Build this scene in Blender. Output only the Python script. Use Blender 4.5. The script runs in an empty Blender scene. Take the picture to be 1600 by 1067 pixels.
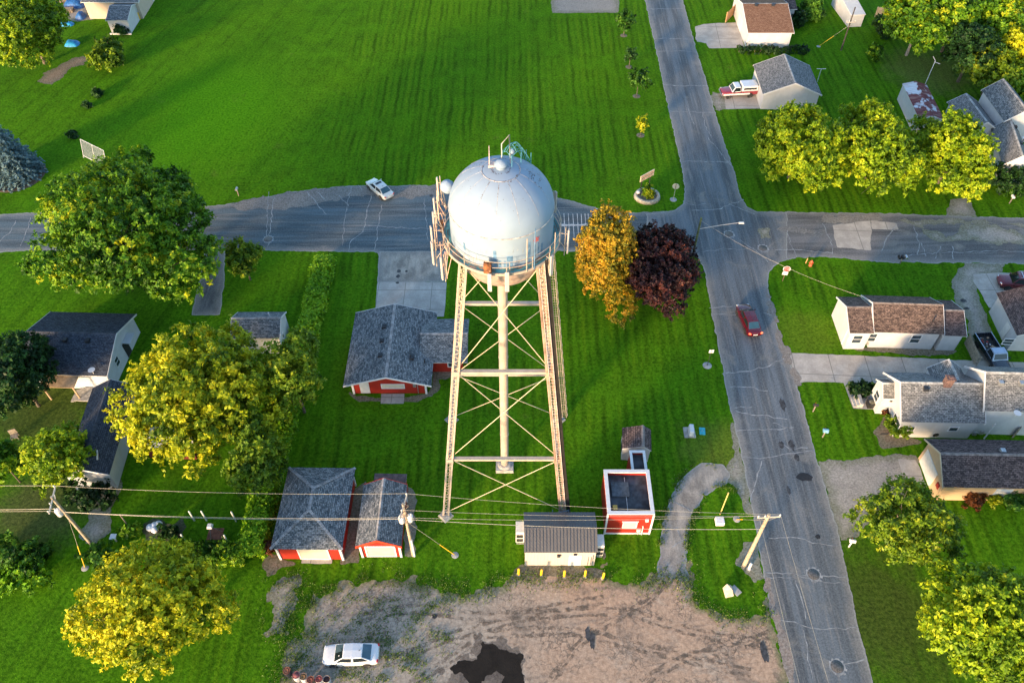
import bpy, bmesh, math, random
import numpy as np
from mathutils import Vector, Matrix, noise as mnoise

random.seed(7)
SC = bpy.context.scene
COL = SC.collection
R = math.radians
PI = math.pi

# ------------------------------------------------------------------ survey
# The drone hovers 68 m up; a spot of the photograph is surveyed onto the plane z = const.
F_PX, TILT, CAM_H = 1250.0, R(41.0), 68.0
_f = Vector((0, math.sin(TILT), -math.cos(TILT)))
_u = Vector((0, math.cos(TILT), math.sin(TILT)))
CAM = Vector((0, 0, CAM_H))

def g(px, py, z=0.0):
    d = _f + Vector((1, 0, 0)) * ((px - 800) / F_PX) + _u * ((533.5 - py) / F_PX)
    return CAM + d * ((z - CAM_H) / d.z)

def pr(p):
    v = Vector(p) - CAM
    w = v.dot(_f)
    return 800 + F_PX * v.x / w, 533.5 - F_PX * v.dot(_u) / w

def top_z(base, top, z0=0.0, zmax=40.0):
    """height of a vertical thing whose foot and head are surveyed"""
    b = g(base[0], base[1], z0)
    best, bz = 1e9, 1
    for i in range(400):
        z = z0 + zmax * i / 400
        q = pr((b.x, b.y, z))
        e = abs(q[1] - top[1])
        if e < best:
            best, bz = e, z
    return bz

# ------------------------------------------------------------------ objects
def tag(o, label=None, cat=None, group=None, kind=None):
    if label: o['label'] = label
    if cat: o['category'] = cat
    if group: o['group'] = group
    if kind: o['kind'] = kind
    return o

def thing(name, label, cat, loc=(0, 0, 0), rz=0.0, group=None):
    o = bpy.data.objects.new(name, None)
    COL.objects.link(o)
    o.empty_display_size = 0.3
    o.location = loc
    o.rotation_euler = (0, 0, rz)
    return tag(o, label, cat, group)

def copy_tree(o, parent=None):
    c = o.copy()
    COL.objects.link(c)
    if parent is not None:
        c.parent = parent
    for ch in list(o.children):
        copy_tree(ch, c)
    return c

class MB:
    """collects faces of one mesh"""
    def __init__(self):
        self.v, self.f, self.m, self.s, self.uv = [], [], [], [], {}
    def add(self, verts, faces, mi=0, smooth=False, uvs=None):
        b = len(self.v)
        self.v.extend([tuple(x) for x in verts])
        for k, fc in enumerate(faces):
            if uvs is not None and uvs[k] is not None:
                self.uv[len(self.f)] = uvs[k]
            self.f.append(tuple(i + b for i in fc))
            self.m.append(mi)
            self.s.append(smooth)
        return self
    def box(self, c, s, rz=0.0, mi=0, M=None, taper=1.0):
        x, y, z = s[0] / 2, s[1] / 2, s[2] / 2
        P = []
        for dz, k in ((-z, 1.0), (z, taper)):
            for dx, dy in ((-x, -y), (x, -y), (x, y), (-x, y)):
                P.append(Vector((dx * k, dy * k, dz)))
        T = M if M is not None else Matrix.Rotation(rz, 3, 'Z')
        P = [T @ p + Vector(c) for p in P]
        return self.add(P, [(3, 2, 1, 0), (4, 5, 6, 7), (0, 1, 5, 4), (1, 2, 6, 5), (2, 3, 7, 6), (3, 0, 4, 7)], mi)
    def beam(self, p0, p1, w, h, mi=0, up=(0, 0, 1)):
        p0, p1 = Vector(p0), Vector(p1)
        d = p1 - p0
        L = d.length
        d.normalize()
        up = Vector(up)
        if abs(d.dot(up)) > 0.98: up = Vector((0, 1, 0))
        x = d.cross(up).normalized()
        y = x.cross(d)
        M = Matrix((x, y, d)).transposed()
        return self.box((p0 + p1) / 2, (w, h, L), M=M, mi=mi)
    def tube(self, pts, r, n=8, mi=0, cap=True, smooth=True):
        pts = [Vector(p) for p in pts]
        rs = r if isinstance(r, (list, tuple)) else [r] * len(pts)
        V, Fc = [], []
        prev = None
        for i, p in enumerate(pts):
            if i == 0: d = pts[1] - p
            elif i == len(pts) - 1: d = p - pts[i - 1]
            else: d = pts[i + 1] - pts[i - 1]
            d.normalize()
            a = prev if prev is not None else Vector((0, 0, 1)) if abs(d.z) < 0.9 else Vector((1, 0, 0))
            x = (a - d * a.dot(d)).normalized()
            prev = x
            y = d.cross(x)
            for k in range(n):
                t = 2 * PI * k / n
                V.append(p + (x * math.cos(t) + y * math.sin(t)) * rs[i])
        for i in range(len(pts) - 1):
            for k in range(n):
                a, b = i * n + k, i * n + (k + 1) % n
                Fc.append((a, b, b + n, a + n))
        self.add(V, Fc, mi, smooth)
        if cap:
            self.add(V[:n], [tuple(range(n - 1, -1, -1))], mi)
            self.add(V[-n:], [tuple(range(n))], mi)
        return self
    def lathe(self, prof, n=32, c=(0, 0, 0), mi=0, smooth=True, cap=True):
        V, Fc = [], []
        for r, z in prof:
            for k in range(n):
                t = 2 * PI * k / n
                V.append((c[0] + r * math.cos(t), c[1] + r * math.sin(t), c[2] + z))
        for i in range(len(prof) - 1):
            for k in range(n):
                a, b = i * n + k, i * n + (k + 1) % n
                Fc.append((a, b, b + n, a + n))
        self.add(V, Fc, mi, smooth)
        if cap:
            if prof[0][0] > 1e-3: self.add(V[:n], [tuple(range(n - 1, -1, -1))], mi)
            if prof[-1][0] > 1e-3: self.add(V[-n:], [tuple(range(n))], mi)
        return self
    def prism(self, poly, z0, z1, mi=0):
        n = len(poly)
        V = [(p[0], p[1], z0) for p in poly] + [(p[0], p[1], z1) for p in poly]
        Fc = [tuple(range(n - 1, -1, -1)), tuple(range(n, 2 * n))]
        Fc += [(i, (i + 1) % n, n + (i + 1) % n, n + i) for i in range(n)]
        return self.add(V, Fc, mi)
    def slab(self, quad, t, mi=0, uv=None, mi_under=None):
        """thick plate below a planar polygon (counter-clockwise seen from outside)"""
        q = [Vector(p) for p in quad]
        nrm = (q[1] - q[0]).cross(q[2] - q[0]).normalized()
        n = len(q)
        V = q + [p - nrm * t for p in q]
        self.add(V, [tuple(range(n))], mi, uvs=[uv])
        mu = mi if mi_under is None else mi_under
        self.add(V, [tuple(range(2 * n - 1, n - 1, -1))] + [(i, n + i, n + (i + 1) % n, (i + 1) % n) for i in range(n)], mu)
        return self
    def build(self, name, mats, parent=None, label=None, cat=None, group=None, kind=None, bevel=0, loc=None, fix=True, weld=False):
        me = bpy.data.meshes.new(name)
        me.from_pydata(self.v, [], self.f)
        if not isinstance(mats, (list, tuple)): mats = [mats]
        for m in mats: me.materials.append(m)
        me.polygons.foreach_set('material_index', self.m)
        me.polygons.foreach_set('use_smooth', self.s)
        if self.uv:
            lay = me.uv_layers.new(name='UVMap')
            for fi, uvs in self.uv.items():
                p = me.polygons[fi]
                for k, li in enumerate(p.loop_indices):
                    lay.data[li].uv = uvs[k]
        if fix or weld:
            bm = bmesh.new(); bm.from_mesh(me)
            if weld: bmesh.ops.remove_doubles(bm, verts=bm.verts, dist=0.0005)
            if fix: bmesh.ops.recalc_face_normals(bm, faces=bm.faces)
            bm.to_mesh(me); bm.free()
        me.update()
        o = bpy.data.objects.new(name, me)
        COL.objects.link(o)
        if parent is not None: o.parent = parent
        if loc is not None: o.location = loc
        if bevel:
            md = o.modifiers.new('Bevel', 'BEVEL'); md.width = bevel; md.segments = 2; md.limit_method = 'ANGLE'
        return tag(o, label, cat, group, kind)

# ------------------------------------------------------------------ materials
_MC = {}
def nodes(name):
    m = bpy.data.materials.new(name)
    m.use_nodes = True
    nt = m.node_tree
    return m, nt, nt.nodes['Principled BSDF']

def N(nt, typ, **kw):
    n = nt.nodes.new(typ)
    for k, v in kw.items():
        if k.startswith('i_'):
            key = k[2:]
            n.inputs[int(key) if key.isdigit() else key.replace('_', ' ')].default_value = v
        else:
            setattr(n, k, v)
    return n

def mixc(nt, fac, a, b, typ='MIX'):
    n = N(nt, 'ShaderNodeMix', data_type='RGBA', blend_type=typ)
    for sock, v in ((n.inputs[0], fac), (n.inputs[6], a), (n.inputs[7], b)):
        if hasattr(v, 'is_linked') or hasattr(v, 'links'): nt.links.new(v, sock)
        elif isinstance(v, (int, float)): sock.default_value = v
        else: sock.default_value = (v[0], v[1], v[2], 1)
    return n.outputs[2]

def math_(nt, op, a, b=None, c=None, clamp=False):
    n = N(nt, 'ShaderNodeMath', operation=op, use_clamp=clamp)
    for i, v in enumerate((a, b, c)):
        if v is None: continue
        if isinstance(v, (int, float)): n.inputs[i].default_value = v
        else: nt.links.new(v, n.inputs[i])
    return n.outputs[0]

def noise_(nt, vec, scale, detail=4, rough=0.55, dist=0.0):
    n = N(nt, 'ShaderNodeTexNoise')
    n.inputs['Scale'].default_value = scale
    n.inputs['Detail'].default_value = detail
    n.inputs['Roughness'].default_value = rough
    n.inputs['Distortion'].default_value = dist
    nt.links.new(vec, n.inputs['Vector'])
    return n.outputs['Fac']

def ramp_(nt, fac, stops, interp='LINEAR'):
    n = N(nt, 'ShaderNodeValToRGB')
    cr = n.color_ramp
    cr.interpolation = interp
    while len(cr.elements) < len(stops): cr.elements.new(0.5)
    for e, (p, c) in zip(cr.elements, stops):
        e.position = p
        e.color = (c, c, c, 1) if isinstance(c, (int, float)) else (c[0], c[1], c[2], 1)
    nt.links.new(fac, n.inputs[0])
    return n.outputs['Color']

def step_(nt, v, a, b):
    n = N(nt, 'ShaderNodeMapRange', interpolation_type='SMOOTHSTEP')
    n.inputs['From Min'].default_value = a
    n.inputs['From Max'].default_value = b
    nt.links.new(v, n.inputs['Value'])
    return n.outputs['Result']

def bump_(nt, bs, h, strength, dist=0.02):
    b = N(nt, 'ShaderNodeBump')
    b.inputs['Strength'].default_value = strength
    b.inputs['Distance'].default_value = dist
    nt.links.new(h, b.inputs['Height'])
    nt.links.new(b.outputs[0], bs.inputs['Normal'])

def objco(nt): return N(nt, 'ShaderNodeTexCoord').outputs['Object']
def geopos(nt): return N(nt, 'ShaderNodeNewGeometry').outputs['Position']
def attr_(nt, name): return N(nt, 'ShaderNodeAttribute', attribute_name=name).outputs['Fac']
def mapped(nt, vec, scale=(1, 1, 1), rot=0.0):
    if rot:                                  # turn first, stretch afterwards
        r = N(nt, 'ShaderNodeMapping'); r.inputs['Rotation'].default_value = (0, 0, -rot)
        nt.links.new(vec, r.inputs['Vector']); vec = r.outputs[0]
    n = N(nt, 'ShaderNodeMapping')
    n.inputs['Scale'].default_value = scale
    nt.links.new(vec, n.inputs['Vector'])
    return n.outputs[0]

def plain(name, col, rough=0.6, metal=0.0, var=0.12, scale=3.0, spec=0.4, coat=0.0, bump=0.0):
    """painted or raw surface with uneven tone and wear"""
    if name in _MC: return _MC[name]
    m, nt, bs = nodes(name)
    co = objco(nt)
    n1 = noise_(nt, co, scale, 6, 0.6)
    dark = tuple(max(0, c * (1 - var * 1.6)) for c in col)
    lite = tuple(min(1, c * (1 + var)) for c in col)
    c = mixc(nt, step_(nt, n1, 0.3, 0.7), dark, lite)
    nt.links.new(c, bs.inputs['Base Color'])
    n2 = noise_(nt, co, scale * 4, 3)
    nt.links.new(math_(nt, 'MULTIPLY_ADD', n2, 0.2, rough - 0.1, clamp=True), bs.inputs['Roughness'])
    bs.inputs['Metallic'].default_value = metal
    bs.inputs['Specular IOR Level'].default_value = spec
    if coat:
        bs.inputs['Coat Weight'].default_value = coat
        bs.inputs['Coat Roughness'].default_value = 0.05
    if bump: bump_(nt, bs, n2, bump)
    _MC[name] = m
    return m

def siding(name, col, pitch=0.2, axis='Z', rough=0.6, depth=0.35, dirt=0.12):
    """lapped boards: bands along the height (or along X for upright ribs)"""
    if name in _MC: return _MC[name]
    m, nt, bs = nodes(name)
    co = objco(nt)
    sep = N(nt, 'ShaderNodeSeparateXYZ'); nt.links.new(co, sep.inputs[0])
    if axis == 'Z': v = sep.outputs['Z']
    else: v = math_(nt, 'ADD', sep.outputs['X'], sep.outputs['Y'])
    fr = math_(nt, 'FRACT', math_(nt, 'DIVIDE', v, pitch))
    groove = step_(nt, fr, 0.0, 0.16)
    n1 = noise_(nt, co, 1.3, 6, 0.65)
    n2 = noise_(nt, mapped(nt, co, (3, 3, 0.5)), 1.0, 5)
    c = mixc(nt, step_(nt, n1, 0.35, 0.75), tuple(x * (1 - dirt) for x in col), col)
    c = mixc(nt, math_(nt, 'MULTIPLY', step_(nt, n2, 0.55, 0.8), dirt * 2), c, tuple(x * 0.6 for x in col))
    c = mixc(nt, math_(nt, 'MULTIPLY_ADD', groove, -0.28, 0.28), c, tuple(x * 0.5 for x in col))
    nt.links.new(c, bs.inputs['Base Color'])
    bs.inputs['Roughness'].default_value = rough
    bs.inputs['Specular IOR Level'].default_value = 0.3
    bump_(nt, bs, fr, depth, 0.02)
    _MC[name] = m
    return m

def shingle(name, c1, c2, bw=0.34, bh=0.17, stain=0.25):
    if name in _MC: return _MC[name]
    m, nt, bs = nodes(name)
    uv = N(nt, 'ShaderNodeTexCoord').outputs['UV']
    br = N(nt, 'ShaderNodeTexBrick')
    br.inputs['Scale'].default_value = 1.0
    br.inputs['Brick Width'].default_value = bw
    br.inputs['Row Height'].default_value = bh
    br.inputs['Mortar Size'].default_value = 0.02
    br.inputs['Mortar Smooth'].default_value = 0.4
    br.inputs['Bias'].default_value = -0.1
    br.inputs['Color1'].default_value = (*c1, 1)
    br.inputs['Color2'].default_value = (*c2, 1)
    br.inputs['Mortar'].default_value = (*[x * 0.35 for x in c1], 1)
    nt.links.new(uv, br.inputs['Vector'])
    co = objco(nt)
    sp = noise_(nt, co, 5.5, 3, 0.85)
    c = mixc(nt, math_(nt, 'MULTIPLY', step_(nt, sp, 0.5, 0.72), 0.5), br.outputs['Color'], tuple(min(1, x * 2.3) for x in c2))
    st = noise_(nt, co, 0.55, 5, 0.6)
    c = mixc(nt, math_(nt, 'MULTIPLY', step_(nt, st, 0.45, 0.75), stain), c, tuple(x * 0.55 for x in c1))
    nt.links.new(c, bs.inputs['Base Color'])
    bs.inputs['Roughness'].default_value = 0.9
    bs.inputs['Specular IOR Level'].default_value = 0.2
    h = math_(nt, 'SUBTRACT', math_(nt, 'MULTIPLY', sp, 0.5), br.outputs['Fac'])
    bump_(nt, bs, h, 0.6, 0.03)
    _MC[name] = m
    return m

def glass(name='window_glass', col=(0.03, 0.045, 0.06), rough=0.08):
    if name in _MC: return _MC[name]
    m, nt, bs = nodes(name)
    co = objco(nt)
    n1 = noise_(nt, co, 1.5, 3)
    c = mixc(nt, n1, tuple(x * 0.6 for x in col), tuple(x * 1.5 for x in col))
    nt.links.new(c, bs.inputs['Base Color'])
    bs.inputs['Roughness'].default_value = rough
    bs.inputs['Specular IOR Level'].default_value = 0.8
    _MC[name] = m
    return m

def leafmat(name, stops, trans=0.3):
    """leaf colours run over the per-leaf tone stored on the mesh"""
    if name in _MC: return _MC[name]
    m, nt, bs = nodes(name)
    t = attr_(nt, 'tone')
    c = ramp_(nt, t, stops)
    nt.links.new(c, bs.inputs['Base Color'])
    bs.inputs['Roughness'].default_value = 0.55
    bs.inputs['Specular IOR Level'].default_value = 0.25
    tr = N(nt, 'ShaderNodeBsdfTranslucent')
    nt.links.new(c, tr.inputs['Color'])
    mx = N(nt, 'ShaderNodeMixShader')
    mx.inputs[0].default_value = trans
    nt.links.new(bs.outputs[0], mx.inputs[1]); nt.links.new(tr.outputs[0], mx.inputs[2])
    nt.links.new(mx.outputs[0], nt.nodes['Material Output'].inputs['Surface'])
    _MC[name] = m
    return m

WHITE = plain('white_paint', (0.54, 0.54, 0.55), 0.5, var=0.06)
TRIM = plain('white_trim', (0.6, 0.6, 0.61), 0.5, var=0.05)
BLACK = plain('black_plastic', (0.018, 0.018, 0.02), 0.5, var=0.2)
RUBBER = plain('rubber', (0.02, 0.02, 0.02), 0.85, var=0.2)
STEEL = plain('galvanised_steel', (0.42, 0.43, 0.44), 0.45, metal=0.7, var=0.15)
CHROME = plain('chrome', (0.6, 0.6, 0.62), 0.25, metal=0.9, var=0.05)
CONC = plain('concrete_block', (0.36, 0.345, 0.32), 0.9, var=0.2, scale=2.0, bump=0.3)
WOOD = plain('weathered_wood', (0.24, 0.2, 0.155), 0.85, var=0.3, scale=5)
POLEWOOD = plain('pole_wood', (0.36, 0.29, 0.21), 0.85, var=0.22, scale=4)
BARK = plain('bark', (0.12, 0.095, 0.07), 0.95, var=0.35, scale=6, bump=0.6)
PALEBARK = plain('pale_bark', (0.33, 0.28, 0.23), 0.95, var=0.3, scale=6, bump=0.5)
GLASS = glass()
WIRE = plain('bare_wire', (0.5, 0.45, 0.36), 0.5, metal=0.4, var=0.1)
YELLOW = plain('yellow_paint', (0.75, 0.46, 0.02), 0.5, var=0.12)
RED = siding('red_siding', (0.33, 0.022, 0.012), 0.22)
REDPLAIN = plain('red_paint', (0.42, 0.03, 0.02), 0.5, var=0.15)
SLATE = shingle('slate_blue_shingles', (0.062, 0.076, 0.088), (0.235, 0.245, 0.255))
SLATE_L = shingle('light_grey_shingles', (0.1, 0.105, 0.11), (0.25, 0.25, 0.25), stain=0.15)
CHAR = shingle('charcoal_shingles', (0.03, 0.038, 0.055), (0.07, 0.083, 0.108), stain=0.2)
BROWN = shingle('brown_shingles', (0.05, 0.037, 0.036), (0.165, 0.118, 0.11))
BROWNSLATE = shingle('brown_speckled_shingles', (0.06, 0.042, 0.036), (0.21, 0.145, 0.115))
WHITESIDE = siding('white_siding', (0.5, 0.51, 0.53), 0.2)
# ------------------------------------------------------------------ ground sheets
def _hash(ix, iy, seed):
    h = (ix.astype(np.int64) * 374761393 + iy.astype(np.int64) * 668265263 + seed * 974711) & 0x7fffffff
    h = ((h ^ (h >> 13)) * 1274126177) & 0x7fffffff
    return ((h ^ (h >> 16)) & 0xffff) / 65535.0

def vnoise(x, y, s, seed=0):
    x = x * s; y = y * s
    ix, iy = np.floor(x), np.floor(y)
    fx, fy = x - ix, y - iy
    fx = fx * fx * (3 - 2 * fx); fy = fy * fy * (3 - 2 * fy)
    a, b = _hash(ix, iy, seed), _hash(ix + 1, iy, seed)
    c, d = _hash(ix, iy + 1, seed), _hash(ix + 1, iy + 1, seed)
    return (a * (1 - fx) + b * fx) * (1 - fy) + (c * (1 - fx) + d * fx) * fy - 0.5

def fnoise(x, y, s, seed=0, octv=3):
    t = 0; a = 1.0
    for k in range(octv):
        t = t + a * vnoise(x, y, s * 2 ** k, seed + 17 * k)
        a *= 0.55
    return t

def sdist(x, y, poly):
    """signed distance, positive inside"""
    d = np.full(x.shape, 1e9); ins = np.zeros(x.shape, bool)
    n = len(poly)
    for i in range(n):
        ax, ay = poly[i]; bx, by = poly[(i + 1) % n]
        ex, ey = bx - ax, by - ay
        L = ex * ex + ey * ey + 1e-12
        t = np.clip(((x - ax) * ex + (y - ay) * ey) / L, 0, 1)
        d = np.minimum(d, (x - ax - t * ex) ** 2 + (y - ay - t * ey) ** 2)
        if abs(by - ay) > 1e-12:
            c = ((ay > y) != (by > y)) & (x < ex * (y - ay) / (by - ay) + ax)
            ins ^= c
    d = np.sqrt(d)
    return np.where(ins, d, -d)

def world_poly(px): return [(g(a, b).x, g(a, b).y) for a, b in px]

def sheet(name, px, z, mat, res=0.2, amp=0.12, scale=0.9, seed=1, label=None, kind='structure', holes=(), cat=None):
    poly = world_poly(px)
    xs = [p[0] for p in poly]; ys = [p[1] for p in poly]
    m = amp + 0.3
    x0, x1, y0, y1 = min(xs) - m, max(xs) + m, min(ys) - m, max(ys) + m
    nx, ny = max(2, int((x1 - x0) / res)), max(2, int((y1 - y0) / res))
    X, Y = np.meshgrid(np.linspace(x0, x1, nx + 1), np.linspace(y0, y1, ny + 1))
    sd = sdist(X, Y, poly)
    for h in holes: sd = np.minimum(sd, -sdist(X, Y, world_poly(h)))
    sd = sd + amp * 2 * fnoise(X, Y, scale, seed)
    cell = (sd[:-1, :-1] + sd[1:, :-1] + sd[:-1, 1:] + sd[1:, 1:]) > 0
    idx = np.arange((nx + 1) * (ny + 1)).reshape(ny + 1, nx + 1)
    q = np.stack([idx[:-1, :-1], idx[:-1, 1:], idx[1:, 1:], idx[1:, :-1]], -1)[cell]
    used, inv = np.unique(q, return_inverse=True)
    q = inv.reshape(-1, 4)
    co = np.stack([X.ravel()[used], Y.ravel()[used], np.full(len(used), z)], -1)
    # pull the outermost ring onto the outline so that it does not read as steps
    s = sd.ravel()[used]
    gy, gx = np.gradient(sd, (y1 - y0) / ny, (x1 - x0) / nx)
    gx, gy = gx.ravel()[used], gy.ravel()[used]
    bd = np.bincount(q.ravel(), minlength=len(used)) < 4
    g2 = np.maximum(gx * gx + gy * gy, .25)
    mv = np.where(bd, np.clip(-s, -res * .75, res * .75), 0)
    co[:, 0] += mv * gx / np.sqrt(g2); co[:, 1] += mv * gy / np.sqrt(g2)
    s = np.where(bd, 0.0, s)
    me = bpy.data.meshes.new(name)
    me.vertices.add(len(co)); me.vertices.foreach_set('co', co.astype(np.float32).ravel())
    me.loops.add(q.size); me.loops.foreach_set('vertex_index', q.astype(np.int32).ravel())
    me.polygons.add(len(q))
    me.polygons.foreach_set('loop_start', np.arange(0, q.size, 4, dtype=np.int32))
    me.polygons.foreach_set('loop_total', np.full(len(q), 4, dtype=np.int32))
    me.update(calc_edges=True)
    at = me.attributes.new('edge', 'FLOAT', 'POINT')
    at.data.foreach_set('value', np.clip(s, -0.3, 6).astype(np.float32))
    me.materials.append(mat)
    o = bpy.data.objects.new(name, me)
    COL.objects.link(o)
    return tag(o, label, cat, kind=kind)

def smooth_line(pts, step, jit, seed=0):
    """resample a surveyed line and roughen it"""
    rnd = random.Random(seed)
    out = []
    for (a, b) in zip(pts[:-1], pts[1:]):
        a, b = Vector(a), Vector(b)
        n = max(1, int((b - a).length / step))
        for i in range(n):
            p = a.lerp(b, i / n)
            out.append(p + Vector((rnd.uniform(-jit, jit), rnd.uniform(-jit, jit), 0)))
    out.append(Vector(pts[-1]))
    return out

def ribbon(mb, px, w, z, jit=0.12, seed=0, mi=0, step=0.5):
    pts = smooth_line([g(a, b, 0) for a, b in px], step, jit, seed)
    rnd = random.Random(seed + 5)
    V = []
    for i, p in enumerate(pts):
        d = (pts[min(i + 1, len(pts) - 1)] - pts[max(i - 1, 0)]); d.z = 0
        d.normalize()
        nrm = Vector((-d.y, d.x, 0)) * (w / 2 * rnd.uniform(0.5, 1.4))
        V += [(p.x + nrm.x, p.y + nrm.y, z), (p.x - nrm.x, p.y - nrm.y, z)]
    mb.add(V, [(2 * i, 2 * i + 1, 2 * i + 3, 2 * i + 2) for i in range(len(pts) - 1)], mi)

# ---- grass
def grass_mat():
    m, nt, bs = nodes('mown_grass')
    p = geopos(nt)
    big = noise_(nt, p, 0.05, 4, 0.5)
    mid = noise_(nt, p, 0.35, 5, 0.6)
    fine = noise_(nt, p, 3.2, 3, 0.75)
    # mower passes: streaks along the field, a second set slanting in the west
    s1 = noise_(nt, mapped(nt, p, (1.3, 0.035, 1)), 1.0, 4, 0.7, 0.4)
    s2 = noise_(nt, mapped(nt, p, (1.0, 0.045, 1), R(-14)), 1.0, 4, 0.7, 0.5)
    sep = N(nt, 'ShaderNodeSeparateXYZ'); nt.links.new(p, sep.inputs[0])
    west = step_(nt, math_(nt, 'ADD', sep.outputs['X'], math_(nt, 'MULTIPLY', mid, 8)), -19.0, -27.0)
    st = mixc(nt, west, s1, s2)
    col = mixc(nt, step_(nt, mid, 0.32, 0.68), (0.038, 0.136, 0.004), (0.07, 0.235, 0.005))
    col = mixc(nt, math_(nt, 'MULTIPLY', step_(nt, big, 0.45, 0.7), 0.55), col, (0.085, 0.23, 0.003))
    col = mixc(nt, math_(nt, 'MULTIPLY', step_(nt, st, 0.4, 0.62), 0.42), col, (0.08, 0.21, 0.004))
    col = mixc(nt, math_(nt, 'MULTIPLY', step_(nt, st, 0.5, 0.33), 0.45), col, (0.017, 0.062, 0.001))
    clump = noise_(nt, p, 1.1, 4, 0.7, 0.4)
    col = mixc(nt, math_(nt, 'MULTIPLY', step_(nt, clump, 0.52, 0.7), 0.5), col, (0.012, 0.05, 0.001))
    col = mixc(nt, math_(nt, 'MULTIPLY', step_(nt, clump, 0.46, 0.3), 0.3), col, (0.1, 0.2, 0.006))
    # a lush, lighter patch in the field
    c = g(330, 175)
    d = N(nt, 'ShaderNodeVectorMath', operation='SUBTRACT'); nt.links.new(p, d.inputs[0]); d.inputs[1].default_value = (c.x, c.y, 0)
    ln = N(nt, 'ShaderNodeVectorMath', operation='LENGTH'); nt.links.new(mapped(nt, d.outputs[0], (1.15, 0.75, 1)), ln.inputs[0])
    lush = step_(nt, math_(nt, 'ADD', ln.outputs['Value'], math_(nt, 'MULTIPLY', math_(nt, 'ADD', mid, big), 14)), 31.0, 17.0)
    col = mixc(nt, math_(nt, 'MULTIPLY', lush, 0.7), col, (0.055, 0.25, 0.002))
    px_ = math_(nt, 'ADD', sep.outputs['X'], math_(nt, 'MULTIPLY', noise_(nt, p, 0.12, 3), 1.2))
    wav = math_(nt, 'SINE', math_(nt, 'MULTIPLY', px_, 2 * PI / 1.05))
    wav2 = math_(nt, 'SINE', math_(nt, 'MULTIPLY', px_, 2 * PI / 2.7))
    pas = math_(nt, 'ADD', math_(nt, 'MULTIPLY', wav, 0.5), math_(nt, 'MULTIPLY', wav2, 0.32))
    pas = math_(nt, 'MULTIPLY', pas, step_(nt, noise_(nt, p, 0.09, 3, 0.6), 0.36, 0.6))
    pas = math_(nt, 'MULTIPLY', pas, math_(nt, 'SUBTRACT', 1.0, west))
    col = mixc(nt, math_(nt, 'MAXIMUM', pas, 0.0), col, (0.1, 0.22, 0.005))
    col = mixc(nt, math_(nt, 'MAXIMUM', math_(nt, 'MULTIPLY', pas, -1.0), 0.0), col, (0.014, 0.055, 0.001))
    # yellowed and thin spots
    dry = noise_(nt, p, 0.16, 5, 0.65)
    col = mixc(nt, math_(nt, 'MULTIPLY', step_(nt, dry, 0.62, 0.78), 0.55), col, (0.15, 0.17, 0.03))
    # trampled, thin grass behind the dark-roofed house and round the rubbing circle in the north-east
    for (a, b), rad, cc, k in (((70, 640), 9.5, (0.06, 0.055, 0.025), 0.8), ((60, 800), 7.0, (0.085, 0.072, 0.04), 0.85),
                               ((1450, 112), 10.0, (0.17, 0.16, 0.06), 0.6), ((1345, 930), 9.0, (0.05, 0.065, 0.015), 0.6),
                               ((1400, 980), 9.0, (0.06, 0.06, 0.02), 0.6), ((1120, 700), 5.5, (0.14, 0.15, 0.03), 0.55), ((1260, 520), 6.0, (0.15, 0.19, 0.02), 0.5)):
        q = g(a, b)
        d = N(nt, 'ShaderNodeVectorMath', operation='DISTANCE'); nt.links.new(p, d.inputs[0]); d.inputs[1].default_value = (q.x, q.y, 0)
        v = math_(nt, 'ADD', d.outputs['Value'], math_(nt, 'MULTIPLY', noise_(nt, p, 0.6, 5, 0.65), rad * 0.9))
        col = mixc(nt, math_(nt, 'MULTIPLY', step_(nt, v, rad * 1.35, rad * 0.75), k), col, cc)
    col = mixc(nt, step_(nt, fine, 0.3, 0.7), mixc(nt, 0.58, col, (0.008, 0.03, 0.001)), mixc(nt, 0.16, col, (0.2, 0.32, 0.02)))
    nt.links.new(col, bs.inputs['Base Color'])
    bs.inputs['Roughness'].default_value = 0.95
    bs.inputs['Specular IOR Level'].default_value = 0.03
    h = math_(nt, 'ADD', fine, math_(nt, 'MULTIPLY', noise_(nt, p, 9, 2), 0.5))
    bump_(nt, bs, h, 0.5, 0.08)
    return m
GRASS = grass_mat()

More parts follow.
